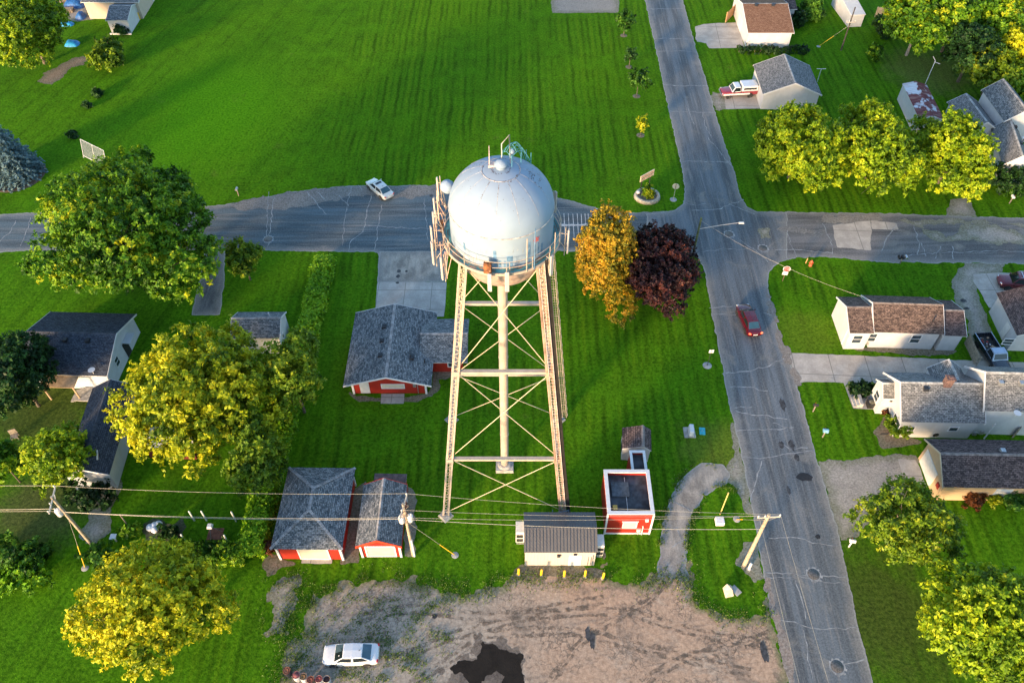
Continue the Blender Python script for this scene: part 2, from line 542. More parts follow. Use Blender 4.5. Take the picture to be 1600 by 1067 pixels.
def asphalt(name, base, along=0.0, worn=0.5, stretch=0.06):
    m, nt, bs = nodes(name)
    p = geopos(nt)
    mp = mapped(nt, p, (1.0, stretch, 1), along)
    lane = noise_(nt, mp, 0.9, 4, 0.55)
    streak = noise_(nt, mapped(nt, p, (3.0, 0.12, 1), along), 1.0, 4, 0.65)
    blot = noise_(nt, p, 0.22, 6, 0.62, 0.6)
    grit = noise_(nt, p, 6.0, 3, 0.8)
    b = base
    col = mixc(nt, step_(nt, lane, 0.35, 0.65), tuple(x * 0.6 for x in b), tuple(x * 1.28 for x in b))
    col = mixc(nt, math_(nt, 'MULTIPLY', step_(nt, streak, 0.5, 0.68), 0.6), col, (0.25, 0.24, 0.225))
    dk = noise_(nt, mapped(nt, p, (2.0, 0.1, 1), along), 1.0, 5, 0.7)
    col = mixc(nt, math_(nt, 'MULTIPLY', step_(nt, dk, 0.54, 0.7), 0.5), col, tuple(x * 0.42 for x in b))
    col = mixc(nt, math_(nt, 'MULTIPLY', step_(nt, blot, 0.55, 0.72), worn), col, (0.26, 0.235, 0.2))
    # pale, gravelly shoulders
    e = math_(nt, 'SUBTRACT', attr_(nt, 'edge'), math_(nt, 'MULTIPLY', noise_(nt, p, 0.5, 5, 0.65), 1.6))
    col = mixc(nt, math_(nt, 'MULTIPLY', step_(nt, e, 0.35, -0.75), 0.8), col, (0.25, 0.235, 0.21))
    col = mixc(nt, step_(nt, attr_(nt, 'edge'), 0.2, 0.02), col, (0.34, 0.33, 0.3))
    col = mixc(nt, step_(nt, grit, 0.3, 0.72), mixc(nt, 0.32, col, (0.02, 0.02, 0.022)), mixc(nt, 0.16, col, (0.42, 0.42, 0.41)))
    nt.links.new(col, bs.inputs['Base Color'])
    bs.inputs['Roughness'].default_value = 0.85
    bs.inputs['Specular IOR Level'].default_value = 0.3
    bump_(nt, bs, grit, 0.3, 0.02)
    return m

def gravel(name, a, b, c, scale=0.25, edge_c=None, speck=0.3):
    m, nt, bs = nodes(name)
    p = geopos(nt)
    n1 = noise_(nt, p, scale, 6, 0.62, 0.8)
    n2 = noise_(nt, mapped(nt, p, (0.35, 1.2, 1), R(8)), 1.1, 5, 0.65, 0.5)
    n3 = noise_(nt, p, 4.5, 3, 0.85)
    n4 = noise_(nt, p, 1.1, 6, 0.7, 1.5)
    col = mixc(nt, step_(nt, n1, 0.35, 0.65), a, b)
    col = mixc(nt, math_(nt, 'MULTIPLY', step_(nt, n2, 0.5, 0.75), 0.75), col, c)
    col = mixc(nt, math_(nt, 'MULTIPLY', step_(nt, n4, 0.56, 0.72), 0.6), col, tuple(x * 0.5 for x in c))
    if edge_c:
        e = math_(nt, 'SUBTRACT', attr_(nt, 'edge'), math_(nt, 'MULTIPLY', noise_(nt, p, 0.8, 6, 0.7), 2.4))
        col = mixc(nt, math_(nt, 'MULTIPLY', step_(nt, e, 0.1, -1.0), 0.75), col, edge_c)
    col = mixc(nt, step_(nt, n3, 0.3, 0.7), mixc(nt, 0.45, col, (0.04, 0.035, 0.03)), mixc(nt, speck, col, (0.5, 0.47, 0.43)))
    nt.links.new(col, bs.inputs['Base Color'])
    bs.inputs['Roughness'].default_value = 0.95
    bs.inputs['Specular IOR Level'].default_value = 0.15
    bump_(nt, bs, n3, 0.6, 0.04)
    return m

def lotmat():
    m, nt, bs = nodes('trodden_lot')
    p = geopos(nt)
    sep = N(nt, 'ShaderNodeSeparateXYZ'); nt.links.new(p, sep.inputs[0])
    z1 = noise_(nt, p, 0.12, 5, 0.6, 0.5)
    east = step_(nt, math_(nt, 'ADD', sep.outputs['X'], math_(nt, 'MULTIPLY', math_(nt, 'SUBTRACT', z1, 0.5), 26)), -4.0, 7.0)
    col = mixc(nt, east, (0.4, 0.335, 0.265), (0.54, 0.345, 0.22))
    z2 = noise_(nt, p, 0.3, 6, 0.68, 1.0)
    col = mixc(nt, math_(nt, 'MULTIPLY', step_(nt, z2, 0.5, 0.64), 0.62), col, (0.13, 0.105, 0.085))
    z3 = noise_(nt, p, 0.2, 6, 0.7, 0.8)
    col = mixc(nt, math_(nt, 'MULTIPLY', step_(nt, z3, 0.52, 0.66), 0.75), col, (0.5, 0.39, 0.29))
    rut = noise_(nt, mapped(nt, p, (0.12, 2.2, 1), R(9)), 1.0, 4, 0.7, 0.6)
    col = mixc(nt, math_(nt, 'MULTIPLY', step_(nt, rut, 0.52, 0.7), 0.55), col, (0.15, 0.12, 0.1))
    rut2 = noise_(nt, mapped(nt, p, (0.15, 2.8, 1), R(-28)), 1.0, 4, 0.7, 0.8)
    col = mixc(nt, math_(nt, 'MULTIPLY', step_(nt, rut2, 0.56, 0.72), 0.4), col, (0.42, 0.33, 0.25))
    # crazed old surface in the east
    vo = N(nt, 'ShaderNodeTexVoronoi', feature='DISTANCE_TO_EDGE')
    vo.inputs['Scale'].default_value = 1.9
    wv = N(nt, 'ShaderNodeVectorMath', operation='ADD'); nt.links.new(p, wv.inputs[0])
    wn = N(nt, 'ShaderNodeTexNoise'); wn.inputs['Scale'].default_value = 1.6; nt.links.new(p, wn.inputs['Vector']); nt.links.new(wn.outputs['Color'], wv.inputs[1])
    nt.links.new(wv.outputs[0], vo.inputs['Vector'])
    craze = math_(nt, 'MULTIPLY', step_(nt, vo.outputs['Distance'], 0.1, 0.02), step_(nt, noise_(nt, p, 0.22, 4, 0.6), 0.48, 0.6))
    col = mixc(nt, math_(nt, 'MULTIPLY', craze, 0.7), col, (0.075, 0.06, 0.05))
    e = math_(nt, 'SUBTRACT', attr_(nt, 'edge'), math_(nt, 'MULTIPLY', noise_(nt, p, 0.7, 6, 0.75), 2.4))
    col = mixc(nt, math_(nt, 'MULTIPLY', step_(nt, e, 0.0, -1.3), 0.8), col, (0.11, 0.14, 0.03))
    g1 = noise_(nt, p, 3.2, 4, 0.85)
    col = mixc(nt, step_(nt, g1, 0.3, 0.7), mixc(nt, 0.5, col, (0.05, 0.042, 0.036)), mixc(nt, 0.22, col, (0.55, 0.47, 0.38)))
    nt.links.new(col, bs.inputs['Base Color'])
    bs.inputs['Roughness'].default_value = 0.95
    bs.inputs['Specular IOR Level'].default_value = 0.05
    bump_(nt, bs, g1, 0.5, 0.04)
    return m

def slabmat(name, col, slab=3.0, rot=0.0):
    m, nt, bs = nodes(name)
    p = mapped(nt, geopos(nt), (1, 1, 1), rot)
    sep = N(nt, 'ShaderNodeSeparateXYZ'); nt.links.new(p, sep.inputs[0])
    js = []
    for ax in ('X', 'Y'):
        fr = math_(nt, 'FRACT', math_(nt, 'DIVIDE', sep.outputs[ax], slab))
        js.append(math_(nt, 'LESS_THAN', fr, 0.018))
    joint = math_(nt, 'MAXIMUM', *js)
    gp = geopos(nt)
    n1 = noise_(nt, gp, 0.6, 6, 0.62)
    n2 = noise_(nt, gp, 5, 3, 0.8)
    c = mixc(nt, step_(nt, n1, 0.35, 0.72), tuple(x * 0.72 for x in col), col)
    n4 = noise_(nt, gp, 0.35, 5, 0.7, 1.0)
    c = mixc(nt, math_(nt, 'MULTIPLY', step_(nt, n4, 0.58, 0.75), 0.5), c, (0.2, 0.16, 0.11))
    c = mixc(nt, step_(nt, n2, 0.3, 0.7), mixc(nt, 0.2, c, (0.05, 0.05, 0.05)), c)
    c = mixc(nt, math_(nt, 'MULTIPLY', joint, 0.7), c, (0.07, 0.07, 0.055))
    nt.links.new(c, bs.inputs['Base Color'])
    bs.inputs['Roughness'].default_value = 0.9
    bump_(nt, bs, n2, 0.2, 0.02)
    return m

ROAD = asphalt('asphalt_main', (0.105, 0.125, 0.142), 0, 0.72)
ROAD_W = asphalt('asphalt_side_street', (0.062, 0.098, 0.118), R(90), 0.4)
ROAD_E = asphalt('asphalt_patched', (0.135, 0.13, 0.128), R(92), 1.0)
DRIVE_OLD = asphalt('asphalt_old_drive', (0.36, 0.315, 0.26), R(0), 0.8, 0.5)
LOT = lotmat()
GRAV = gravel('pale_gravel', (0.42, 0.37, 0.305), (0.33, 0.29, 0.245), (0.24, 0.215, 0.185), 0.5, (0.13, 0.14, 0.06))
DIRT = gravel('bare_dirt', (0.26, 0.17, 0.095), (0.2, 0.13, 0.075), (0.12, 0.085, 0.055), 0.8, (0.09, 0.09, 0.03))
SAND = gravel('infield_sand', (0.33, 0.29, 0.24), (0.29, 0.25, 0.21), (0.22, 0.19, 0.165), 0.7, (0.15, 0.15, 0.07))
SLAB = slabmat('concrete_slab', (0.5, 0.46, 0.41), 3.2)
SLAB2 = slabmat('concrete_slab_warm', (0.52, 0.46, 0.39), 4.0, R(-3))
WET = gravel('wet_gravel', (0.008, 0.0065, 0.0055), (0.016, 0.013, 0.011), (0.006, 0.005, 0.0045), 0.9, None, 0.02)
WET.node_tree.nodes['Principled BSDF'].inputs['Specular IOR Level'].default_value = 0.02

S = 1500.0
gm = MB()
gm.add([(-S, -S, 0), (S, -S, 0), (S, S, 0), (-S, S, 0)], [(0, 1, 2, 3)])
gm.build('ground', GRASS, kind='structure', fix=False)

# ---- roads (photo survey of both kerb lines)
NS_L = [(994, -60), (1007.5, 0), (1021, 60), (1036, 132), (1050, 195), (1066, 267), (1070, 300), (1068, 318), (1056, 327), (1045, 331),
        (1010, 334), (1010, 398), (1084, 400), (1092, 406), (1100, 422), (1104, 442), (1112, 490), (1121, 534), (1140, 634), (1150, 674),
        (1164, 740), (1176, 799), (1190, 880), (1203, 940), (1222, 1010), (1233, 1067), (1247, 1130)]
NS_R = [(1382, 1130), (1364, 1065), (1339, 972), (1310, 827), (1300, 799), (1277, 719), (1247, 606), (1230, 551), (1222, 534), (1204, 474),
        (1199, 440), (1203, 424), (1215, 412), (1230, 405), (1230, 332), (1182, 331), (1168, 324), (1160, 312), (1155, 300), (1147, 267), (1129, 215), (1117, 175),
        (1105, 132), (1087, 75), (1067, 0), (1050, -60)]
sheet('side_street_west', [(-80, 337), (0, 335), (45, 333), (200, 328), (345, 321), (400, 311), (440, 303), (480, 297), (540, 291), (620, 290),
        (692, 290), (780, 292), (868, 307), (905, 318), (935, 326), (985, 333), (1060, 329), (1080, 330), (1100, 402), (1084, 400), (900, 393), (875, 392),
        (697, 394), (697, 440), (592, 441), (595, 408), (590, 394), (480, 393), (380, 391), (200, 391), (35, 392), (0, 394), (-80, 396)], 0.008, ROAD_W, 0.2, 0.13, 1.6, seed=3)
sheet('side_street_east', [(1160, 326), (1182, 331), (1300, 332.5), (1400, 334), (1479, 337), (1527, 339), (1600, 341), (1700, 344), (1700, 416), (1600, 412.5),
        (1500, 410.5), (1385, 410), (1350, 407), (1297, 402), (1245, 402), (1220, 408), (1180, 420)], 0.008, ROAD_E, 0.2, 0.14, 1.6, seed=5)
sheet('main_road', NS_L + NS_R, 0.013, ROAD, 0.17, 0.09, 1.6, seed=9)
# old patches let into the street
pm = sheet('road_patch_south', [(1300, 352), (1360, 345), (1362, 366), (1360, 391), (1308, 387)], 0.017, SLAB2, 0.15, 0.1, seed=2)
sheet('road_patch_middle', [(1362, 346), (1402, 349), (1404, 359), (1362, 358)], 0.017, SLAB2, 0.15, 0.12, seed=4)
sheet('road_patch_north', [(1440, 358), (1470, 362), (1482, 378), (1460, 377), (1444, 366)], 0.017, GRAV, 0.15, 0.2, seed=6)
sheet('road_patch_long', [(1500, 350), (1560, 354), (1600, 368), (1640, 384), (1560, 382), (1500, 375), (1478, 376), (1500, 366)], 0.017, GRAV, 0.15, 0.5, seed=8)
sheet('road_patch_corner', [(1180, 355), (1200, 358), (1205, 372), (1190, 372)], 0.017, GRAV, 0.15, 0.4, seed=10)
sheet('road_patch_wide', [(1290, 338), (1370, 336), (1380, 344), (1350, 350), (1300, 350), (1284, 345)], 0.016, gravel('patch_tan', (.27, .235, .19), (.2, .18, .155), (.13, .125, .115), .5, None, .25), 0.15, 0.5, seed=60)
sheet('road_patch_strip', [(1230, 352), (1285, 360), (1290, 372), (1240, 364), (1215, 358)], 0.016, gravel('patch_grey', (.22, .205, .185), (.16, .155, .15), (.11, .11, .11), .5, None, .25), 0.15, 0.45, seed=61)
sheet('road_patch_end', [(1410, 345), (1480, 343), (1560, 346), (1600, 352), (1560, 352), (1500, 349), (1440, 356)], 0.016, GRAV, 0.15, 0.5, seed=62)
sheet('parking_strip', [(352, 320), (400, 311), (440, 303), (480, 297), (540, 291), (692, 290), (692, 305), (640, 309), (560, 305), (500, 318), (440, 327), (380, 327)], 0.017, gravel('worn_chipseal', (0.19, 0.18, 0.165), (0.13, 0.128, 0.122), (0.1, 0.1, 0.098), 0.4), 0.2, 0.35, seed=12)
# ---- drives and paths
sheet('apron', [(592, 393), (700, 393), (698, 441), (590, 441)], 0.018, DRIVE_OLD, 0.2, 0.08, seed=14)
sheet('concrete_driveway', [(590, 441), (698, 441), (694, 495), (585, 495)], 0.012, SLAB, 0.2, 0.03, seed=15)
sheet('narrow_driveway', [(320, 395), (353, 392), (350, 440), (344, 492), (300, 492), (310, 440)], 0.004, asphalt('asphalt_drive_dark', (0.085, 0.09, 0.1), 0, 0.3, 0.3), 0.2, 0.1, seed=16)
sheet('infield', [(861, -20), (968, -20), (966, 20), (862, 21)], 0.004, SAND, 0.2, 0.15, seed=17)
sheet('parking_pad', [(1086, 42), (1100, 38), (1153, 35), (1164, 75), (1108, 76), (1104, 68), (1088, 66)], 0.004, SLAB2, 0.2, 0.1, seed=18)
sheet('garage_driveway', [(1131, 146), (1186, 146), (1192, 170), (1134, 171)], 0.006, SLAB2, 0.15, 0.03, seed=19)
sheet('driveway_gravel_mouth', [(1110, 142), (1131, 146), (1134, 171), (1118, 172)], 0.004, GRAV, 0.15, 0.35, seed=20)
sheet('north_driveway', [(1478, 338), (1484, 312), (1512, 308), (1528, 340)], 0.004, GRAV, 0.2, 0.15, seed=21)
sheet('gravel_driveway', [(1506, 411), (1568, 411), (1565, 424), (1523, 440), (1533, 470), (1548, 520), (1570, 560), (1600, 600), (1515, 600), (1520, 545), (1510, 500), (1490, 470), (1488, 440), (1500, 425)], 0.004, GRAV, 0.2, 0.25, seed=22)
sheet('concrete_pad', [(1520, 428), (1566, 426), (1600, 428), (1600, 470), (1545, 482), (1535, 462), (1521, 440)], 0.01, SLAB, 0.2, 0.05, seed=23)
sheet('shared_driveway', [(1230, 552), (1248, 552), (1380, 557), (1510, 563), (1600, 566), (1640, 600), (1500, 604), (1380, 599), (1257, 597), (1247, 600)], 0.007, SLAB2, 0.2, 0.06, seed=24)
sheet('garden_path', [(1318, 598), (1327, 598), (1340, 620), (1365, 617), (1370, 640), (1333, 638)], 0.005, SLAB, 0.15, 0.02, seed=25)
sheet('gravel_parking', [(1278, 722), (1310, 718), (1360, 712), (1432, 710), (1446, 760), (1400, 780), (1330, 840), (1312, 850), (1296, 790)], 0.004, GRAV, 0.2, 0.3, seed=26)
sheet('garage_apron', [(1404, 718), (1432, 716), (1448, 757), (1420, 755), (1408, 735)], 0.009, SLAB, 0.15, 0.15, seed=27)
sheet('curved_path', [(1028, 900), (1030, 865), (1035, 820), (1045, 780), (1065, 745), (1085, 729), (1105, 722), (1127, 726), (1141, 741), (1138, 757), (1120, 763),
        (1100, 775), (1086, 800), (1076, 830), (1073, 870), (1074, 905)], 0.009, DRIVE_OLD, 0.15, 0.18, seed=28)
sheet('road_shoulder', [(1143, 650), (1150, 674), (1164, 740), (1178, 803), (1168, 800), (1152, 770), (1128, 735), (1146, 715)], 0.007, GRAV, 0.15, 0.2, seed=29)
sheet('gravel_lot', [(478, 962), (488, 932), (520, 917), (560, 908), (600, 901), (640, 905), (690, 921), (720, 926), (760, 921), (795, 905), (806, 897), (812, 884),
        (940, 884), (946, 897), (975, 916), (1000, 914), (1020, 906), (1028, 882), (1074, 882), (1078, 925), (1095, 950), (1130, 963), (1165, 967), (1188, 961),
        (1196, 938), (1208, 960), (1224, 1020), (1236, 1067), (1248, 1115), (430, 1115), (440, 1060), (446, 1020), (458, 998), (480, 990)], 0.005, LOT, 0.15, 0.55, 0.8, seed=31)
sheet('dirt_bank', [(418, 925), (430, 905), (462, 900), (472, 915), (462, 935), (452, 960), (446, 985), (424, 990), (420, 960)], 0.004, GRAV, 0.15, 0.5, 1.0, seed=32)
sheet('damp_margin', [(695, 1045), (720, 1024), (742, 1018), (746, 1000), (770, 990), (792, 1004), (812, 1012), (828, 1045), (820, 1085), (690, 1085)], 0.009, gravel('damp_gravel', (.13, .1, .08), (.09, .072, .06), (.06, .05, .042), .8, (.2, .16, .125), .1), 0.12, 0.7, 1.0, seed=51)
sheet('wet_patch', [(708, 1045), (722, 1034), (745, 1029), (756, 1020), (752, 1006), (770, 1001), (786, 1012), (800, 1016), (812, 1024), (819, 1046), (812, 1072), (775, 1076), (768, 1056), (752, 1068), (730, 1062)], 0.011, WET, 0.1, 0.3, 1.2, seed=33, holes=[[(758, 1056), (775, 1050), (782, 1060), (778, 1085), (755, 1085)]])
sheet('dirt_behind_garages', [(412, 872), (424, 862), (470, 880), (440, 892), (432, 900), (418, 900)], 0.004, DIRT, 0.15, 0.3, seed=34)
sheet('dirt_between_garages', [(532, 880), (556, 762), (572, 752), (560, 880)], 0.004, DIRT, 0.15, 0.15, seed=35)
sheet('dirt_by_utility_pole', [(630, 870), (636, 760), (650, 768), (648, 868)], 0.004, GRAV, 0.15, 0.2, seed=36)
sheet('dirt_round_house', [(545, 608), (555, 620), (590, 622), (640, 622), (672, 612), (678, 600), (676, 575), (735, 578), (735, 586), (684, 592), (684, 606), (676, 620), (640, 628), (560, 626), (542, 616)], 0.004, DIRT, 0.15, 0.2, seed=37)
sheet('dirt_by_white_house', [(1325, 543), (1370, 540), (1460, 541), (1500, 548), (1480, 556), (1400, 553), (1340, 548)], 0.011, DIRT, 0.15, 0.25, seed=38)
sheet('dirt_round_shed', [(806, 886), (812, 884), (936, 884), (944, 890), (942, 850), (946, 900), (905, 902), (840, 903), (806, 898)], 0.009, DIRT, 0.15, 0.2, seed=39)
sheet('garden_bed', [(225, 818), (238, 812), (278, 816), (290, 828), (284, 848), (255, 850), (230, 846)], 0.004, gravel('weedy_bed', (.05, .05, .025), (.07, .06, .035), (.04, .04, .02), .9, (.03, .06, .01), .12), 0.15, 0.45, seed=40)
sheet('mulch_bed', [(58, 128), (70, 115), (95, 100), (120, 90), (150, 88), (135, 98), (110, 108), (98, 122), (80, 131)], 0.004, DIRT, 0.2, 0.4, seed=41)
sheet('stone_path', [(128, 832), (142, 800), (160, 760), (182, 740), (190, 760), (176, 790), (170, 830), (150, 852), (134, 850)], 0.004, GRAV, 0.15, 0.35, seed=42)
sheet('side_yard_dirt', [(160, 760), (180, 742), (192, 752), (172, 800), (160, 800)], 0.003, DIRT, 0.15, 0.3, seed=43)
sheet('bed_by_white_house', [(1385, 640), (1398, 650), (1404, 676), (1440, 690), (1380, 700), (1366, 672)], 0.004, DIRT, 0.15, 0.25, seed=44)
sheet('yard_by_north_house', [(96, 0), (140, 0), (138, 26), (150, 30), (120, 34), (100, 30)], 0.004, GRAV, 0.2, 0.3, seed=45)
sheet('east_shoulder', [(1198, 442), (1207, 474), (1224, 534), (1234, 552), (1254, 602), (1244, 606), (1228, 566), (1212, 520), (1200, 480)], 0.016, gravel('dusty_shoulder', (.27, .22, .175), (.22, .19, .16), (.15, .135, .125), .6, None, .25), 0.15, 0.4, seed=63)
sheet('west_shoulder', [(1198, 906), (1212, 930), (1228, 990), (1246, 1060), (1258, 1110), (1236, 1110), (1222, 1040), (1205, 965)], 0.016, gravel('dusty_shoulder_pink', (.32, .24, .19), (.25, .205, .17), (.16, .14, .13), .6, None, .25), 0.15, 0.4, seed=64)
sheet('strip_under_pole', [(1150, 880), (1166, 850), (1182, 850), (1196, 905), (1180, 908), (1165, 895)], 0.006, GRAV, 0.15, 0.3, seed=46)
sheet('doorstep', [(596, 615.5), (632, 615.5), (631, 631), (595, 631)], 0.06, SLAB, 0.1, 0.03, seed=47)
sheet('garage_ramp', [(472, 870), (520, 870), (519, 881), (471, 880)], 0.05, SLAB2, 0.1, 0.05, seed=48)

# ---- road markings, seams and cracks
cm = MB()
W = 0.085
CR = [
 [(415, 380), (417, 350), (418, 318), (420, 300)], [(420, 384), (421, 366), (426, 330), (428, 306)], [(419, 372), (417, 392)],
 [(536, 384), (537, 350), (543, 316), (549, 292)], [(546, 392), (548, 376), (556, 370), (568, 362), (574, 325), (580, 306)],
 [(584, 392), (588, 375), (592, 345), (597, 320)], [(668, 375), (668, 358), (664, 330), (663, 310)],
 [(576, 352), (620, 356), (690, 358)], [(480, 300), (510, 335)], [(0, 378), (18, 360), (25, 345)], [(32, 384), (42, 360), (48, 340)],
 [(495, 300), (508, 312)], [(530, 306), (545, 322)], [(560, 290), (566, 298)],
 [(1012, 15), (1068, 14)], [(1021, 60), (1081, 62)], [(1026, 81), (1060, 80), (1088, 82)], [(1037, 133), (1070, 135), (1106, 134)],
 [(1046, 174), (1090, 176), (1115, 177)], [(1075, 170), (1085, 195)], [(1097, 176), (1103, 200), (1112, 216)], [(1064, 253), (1095, 252), (1140, 254)], [(1106, 215), (1130, 245), (1143, 262)],
 [(1070, 318), (1088, 321), (1104, 318)], [(1080, 330), (1120, 328), (1162, 312)], [(1140, 320), (1180, 335)], [(1096, 394), (1130, 389), (1165, 390), (1178, 388)],
 [(1155, 375), (1185, 395), (1200, 410)], [(1116, 490), (1150, 492)], [(1108, 481), (1145, 479)], [(1192, 488), (1215, 495)],
 [(1130, 583), (1165, 581), (1200, 572), (1225, 560)], [(1140, 605), (1170, 605), (1200, 611)], [(1140, 637), (1175, 636)], [(1142, 643), (1200, 650), (1230, 655)],
 [(1150, 674), (1185, 672), (1240, 668)], [(1160, 716), (1190, 717), (1240, 708), (1272, 704)], [(1172, 780), (1190, 720)], [(1200, 840), (1236, 838), (1268, 847), (1308, 853)],
 [(1196, 894), (1260, 898), (1322, 901)], [(1198, 902), (1255, 902), (1290, 908), (1324, 912)], [(1243, 905), (1252, 935), (1259, 967)], [(1218, 966), (1252, 975), (1280, 982), (1338, 980)],
 [(1258, 985), (1262, 1020), (1270, 1060)], [(1305, 1038), (1330, 1033), (1350, 1030)], [(1220, 690), (1235, 700), (1262, 700)], [(1206, 660), (1240, 672)],
 [(1378, 392), (1385, 375), (1400, 350)], [(1432, 398), (1436, 380), (1428, 352)], [(1448, 400), (1440, 380)], [(1460, 405), (1470, 385)], [(1490, 405), (1488, 385)],
 [(1300, 400), (1298, 375), (1285, 350)], [(1245, 402), (1236, 385), (1230, 360)], [(1210, 390), (1260, 392), (1300, 396)], [(1400, 402), (1450, 396), (1560, 392), (1640, 395)],
 [(1040, 830), (1056, 826), (1068, 845), (1050, 855)], [(1048, 780), (1080, 800)],
]
for i, c in enumerate(CR): ribbon(cm, c, W * (0.8 + 0.6 * ((i * 37) % 10) / 10), 0.022, 0.13, i)
CRK = plain('crack_filler', (0.3, 0.3, 0.295), 0.8, var=0.3, scale=2)
cm.build('road_cracks', CRK, kind='structure', fix=False)
# stall lines of the parking strip beside the tower
sm = MB()
ribbon(sm, [(874, 352), (928, 352)], 0.34, 0.024, 0.01, 3)
for x in (882, 889, 896, 903, 909, 915, 920, 926):
    ribbon(sm, [(x - 1, 334), (x, 351)], 0.09, 0.025, 0.01, x)
    if x < 912: ribbon(sm, [(x, 353), (x + 1, 371)], 0.09, 0.025, 0.01, x)
ribbon(sm, [(930, 351), (926, 338), (932, 326)], 0.2, 0.025, 0.05, 3)
sm.build('road_markings', plain('road_paint', (0.52, 0.5, 0.48), 0.7, var=0.25, scale=4), kind='structure', fix=False)
# tyre-mark and tar blots
tm = MB()
def blot(mb, px, py, rx, ry, z, seed, mi=0):
    rnd = random.Random(seed); c = g(px, py)
    mb.add([(c.x + rx * math.cos(t * PI / 8) * rnd.uniform(.7, 1.2), c.y + ry * math.sin(t * PI / 8) * rnd.uniform(.7, 1.2), z) for t in range(16)], [tuple(range(16))], mi)
for i, (a, b, rx, ry) in enumerate([(1257, 745, .75, .5), (1221, 695, .3, .5), (1237, 695, .3, .7), (1194, 1018, .3, 1.0), (1278, 838, .25, .25), (623, 424, .25, .3), (622, 432, .25, .3), (621, 442, .22, .2), (635, 424, .2, .2), (674, 306, .25, .25),
        (1223, 632, .3, .8), (1245, 715, .25, .5), (1232, 766, .2, .5), (679, 962, .25, .22), (1505, 470, .4, .3), (1510, 482, .35, .2), (918, 990, .2, .7), (925, 1000, .25, .8)]):
    blot(tm, a, b, rx, ry, 0.023 + 0.0004 * i, i, 0 if i in (0, 13, 4) else 1)
tm.build('tar_blots', [plain('tar', (0.02, 0.02, 0.022), 0.7, var=0.3), plain('oil_smudge', (0.055, 0.055, 0.058), 0.8, var=0.4, scale=3)], kind='structure', fix=False)

# wheel tracks pressed into the lot and out to the road
def trackmat():
    m, nt, bs = nodes('wheel_track_soil')
    p = geopos(nt)
    n1 = noise_(nt, p, 1.4, 5, 0.7); n2 = noise_(nt, p, 5, 3, 0.8)
    nt.links.new(mixc(nt, n2, (0.1, 0.082, 0.066), (0.22, 0.175, 0.135)), bs.inputs['Base Color'])
    bs.inputs['Roughness'].default_value = 0.95; bs.inputs['Specular IOR Level'].default_value = 0.05
    tr = N(nt, 'ShaderNodeBsdfTransparent'); mx = N(nt, 'ShaderNodeMixShader')
    nt.links.new(math_(nt, 'MULTIPLY', step_(nt, n1, 0.42, 0.62), 0.65), mx.inputs[0])
    nt.links.new(tr.outputs[0], mx.inputs[1]); nt.links.new(bs.outputs[0], mx.inputs[2])
    nt.links.new(mx.outputs[0], nt.nodes['Material Output'].inputs['Surface'])
    return m
wt = MB()
for i, ln in enumerate(([(600, 1030), (700, 985), (830, 960), (980, 950), (1120, 985), (1215, 1010)], [(640, 1060), (760, 985), (900, 985), (1040, 1010), (1200, 1050)], [(850, 1067), (900, 1010), (960, 960), (1020, 925), (1050, 895)],
                         [(560, 960), (650, 950), (760, 955), (860, 945), (960, 935)], [(1000, 1067), (1080, 1020), (1150, 1000), (1212, 985)])):
    for off in (0, 11):
        pts = []
        for k in range(len(ln) - 1):
            for t in range(6): pts.append((ln[k][0] + (ln[k + 1][0] - ln[k][0]) * t / 6, ln[k][1] + off + (ln[k + 1][1] - ln[k][1]) * t / 6 + 5 * math.sin((k * 6 + t) * .35 + i)))
        ribbon(wt, pts, .34, 0.0115 + .0006 * i, .05, i * 3 + off, step=.4)
wt.build('wheel_tracks', trackmat(), kind='structure', fix=False)

# manholes
mh = MB()
mh.lathe([(0.0, 0.012), (0.5, 0.012), (0.52, 0.0)], 24)
MHM = plain('cast_iron', (0.16, 0.15, 0.14), 0.6, metal=0.5, var=0.3, scale=6)
ringm = MB()
for k in range(24):
    a0, a1 = 2 * PI * k / 24, 2 * PI * (k + 1) / 24
    rr = 0.62 + 0.22 * random.random()
    ringm.add([(0.56 * math.cos(a0), 0.56 * math.sin(a0), 0.003), (rr * math.cos(a0), rr * math.sin(a0), 0.003), (rr * math.cos(a1), rr * math.sin(a1), 0.003), (0.56 * math.cos(a1), 0.56 * math.sin(a1), 0.003)], [(0, 1, 2, 3)])
proto = None
for (a, b, lab) in ((1308, 1041, 'iron manhole cover at the bottom end of the main road'),
                    (1271, 897, 'iron manhole cover amid crossing cracks on the main road below the tar blots'),
                    (1139, 366, 'round iron manhole cover in the middle of the street crossing'),
                    (1192, 388, 'round iron manhole cover at the mouth of the patched side street'),
                    (419, 374, 'small round manhole cover on the dark side street above the hedge')):
    q = g(a, b)
    if proto is None:
        proto = thing('manhole', lab, 'manhole', (q.x, q.y, 0.022), group='manhole covers in the roads')
        mh.build('cover', MHM, proto)
        ringm.build('collar', CRK, proto, fix=False)
    else:
        c = copy_tree(proto); c.location = (q.x, q.y, 0.022); c['label'] = lab
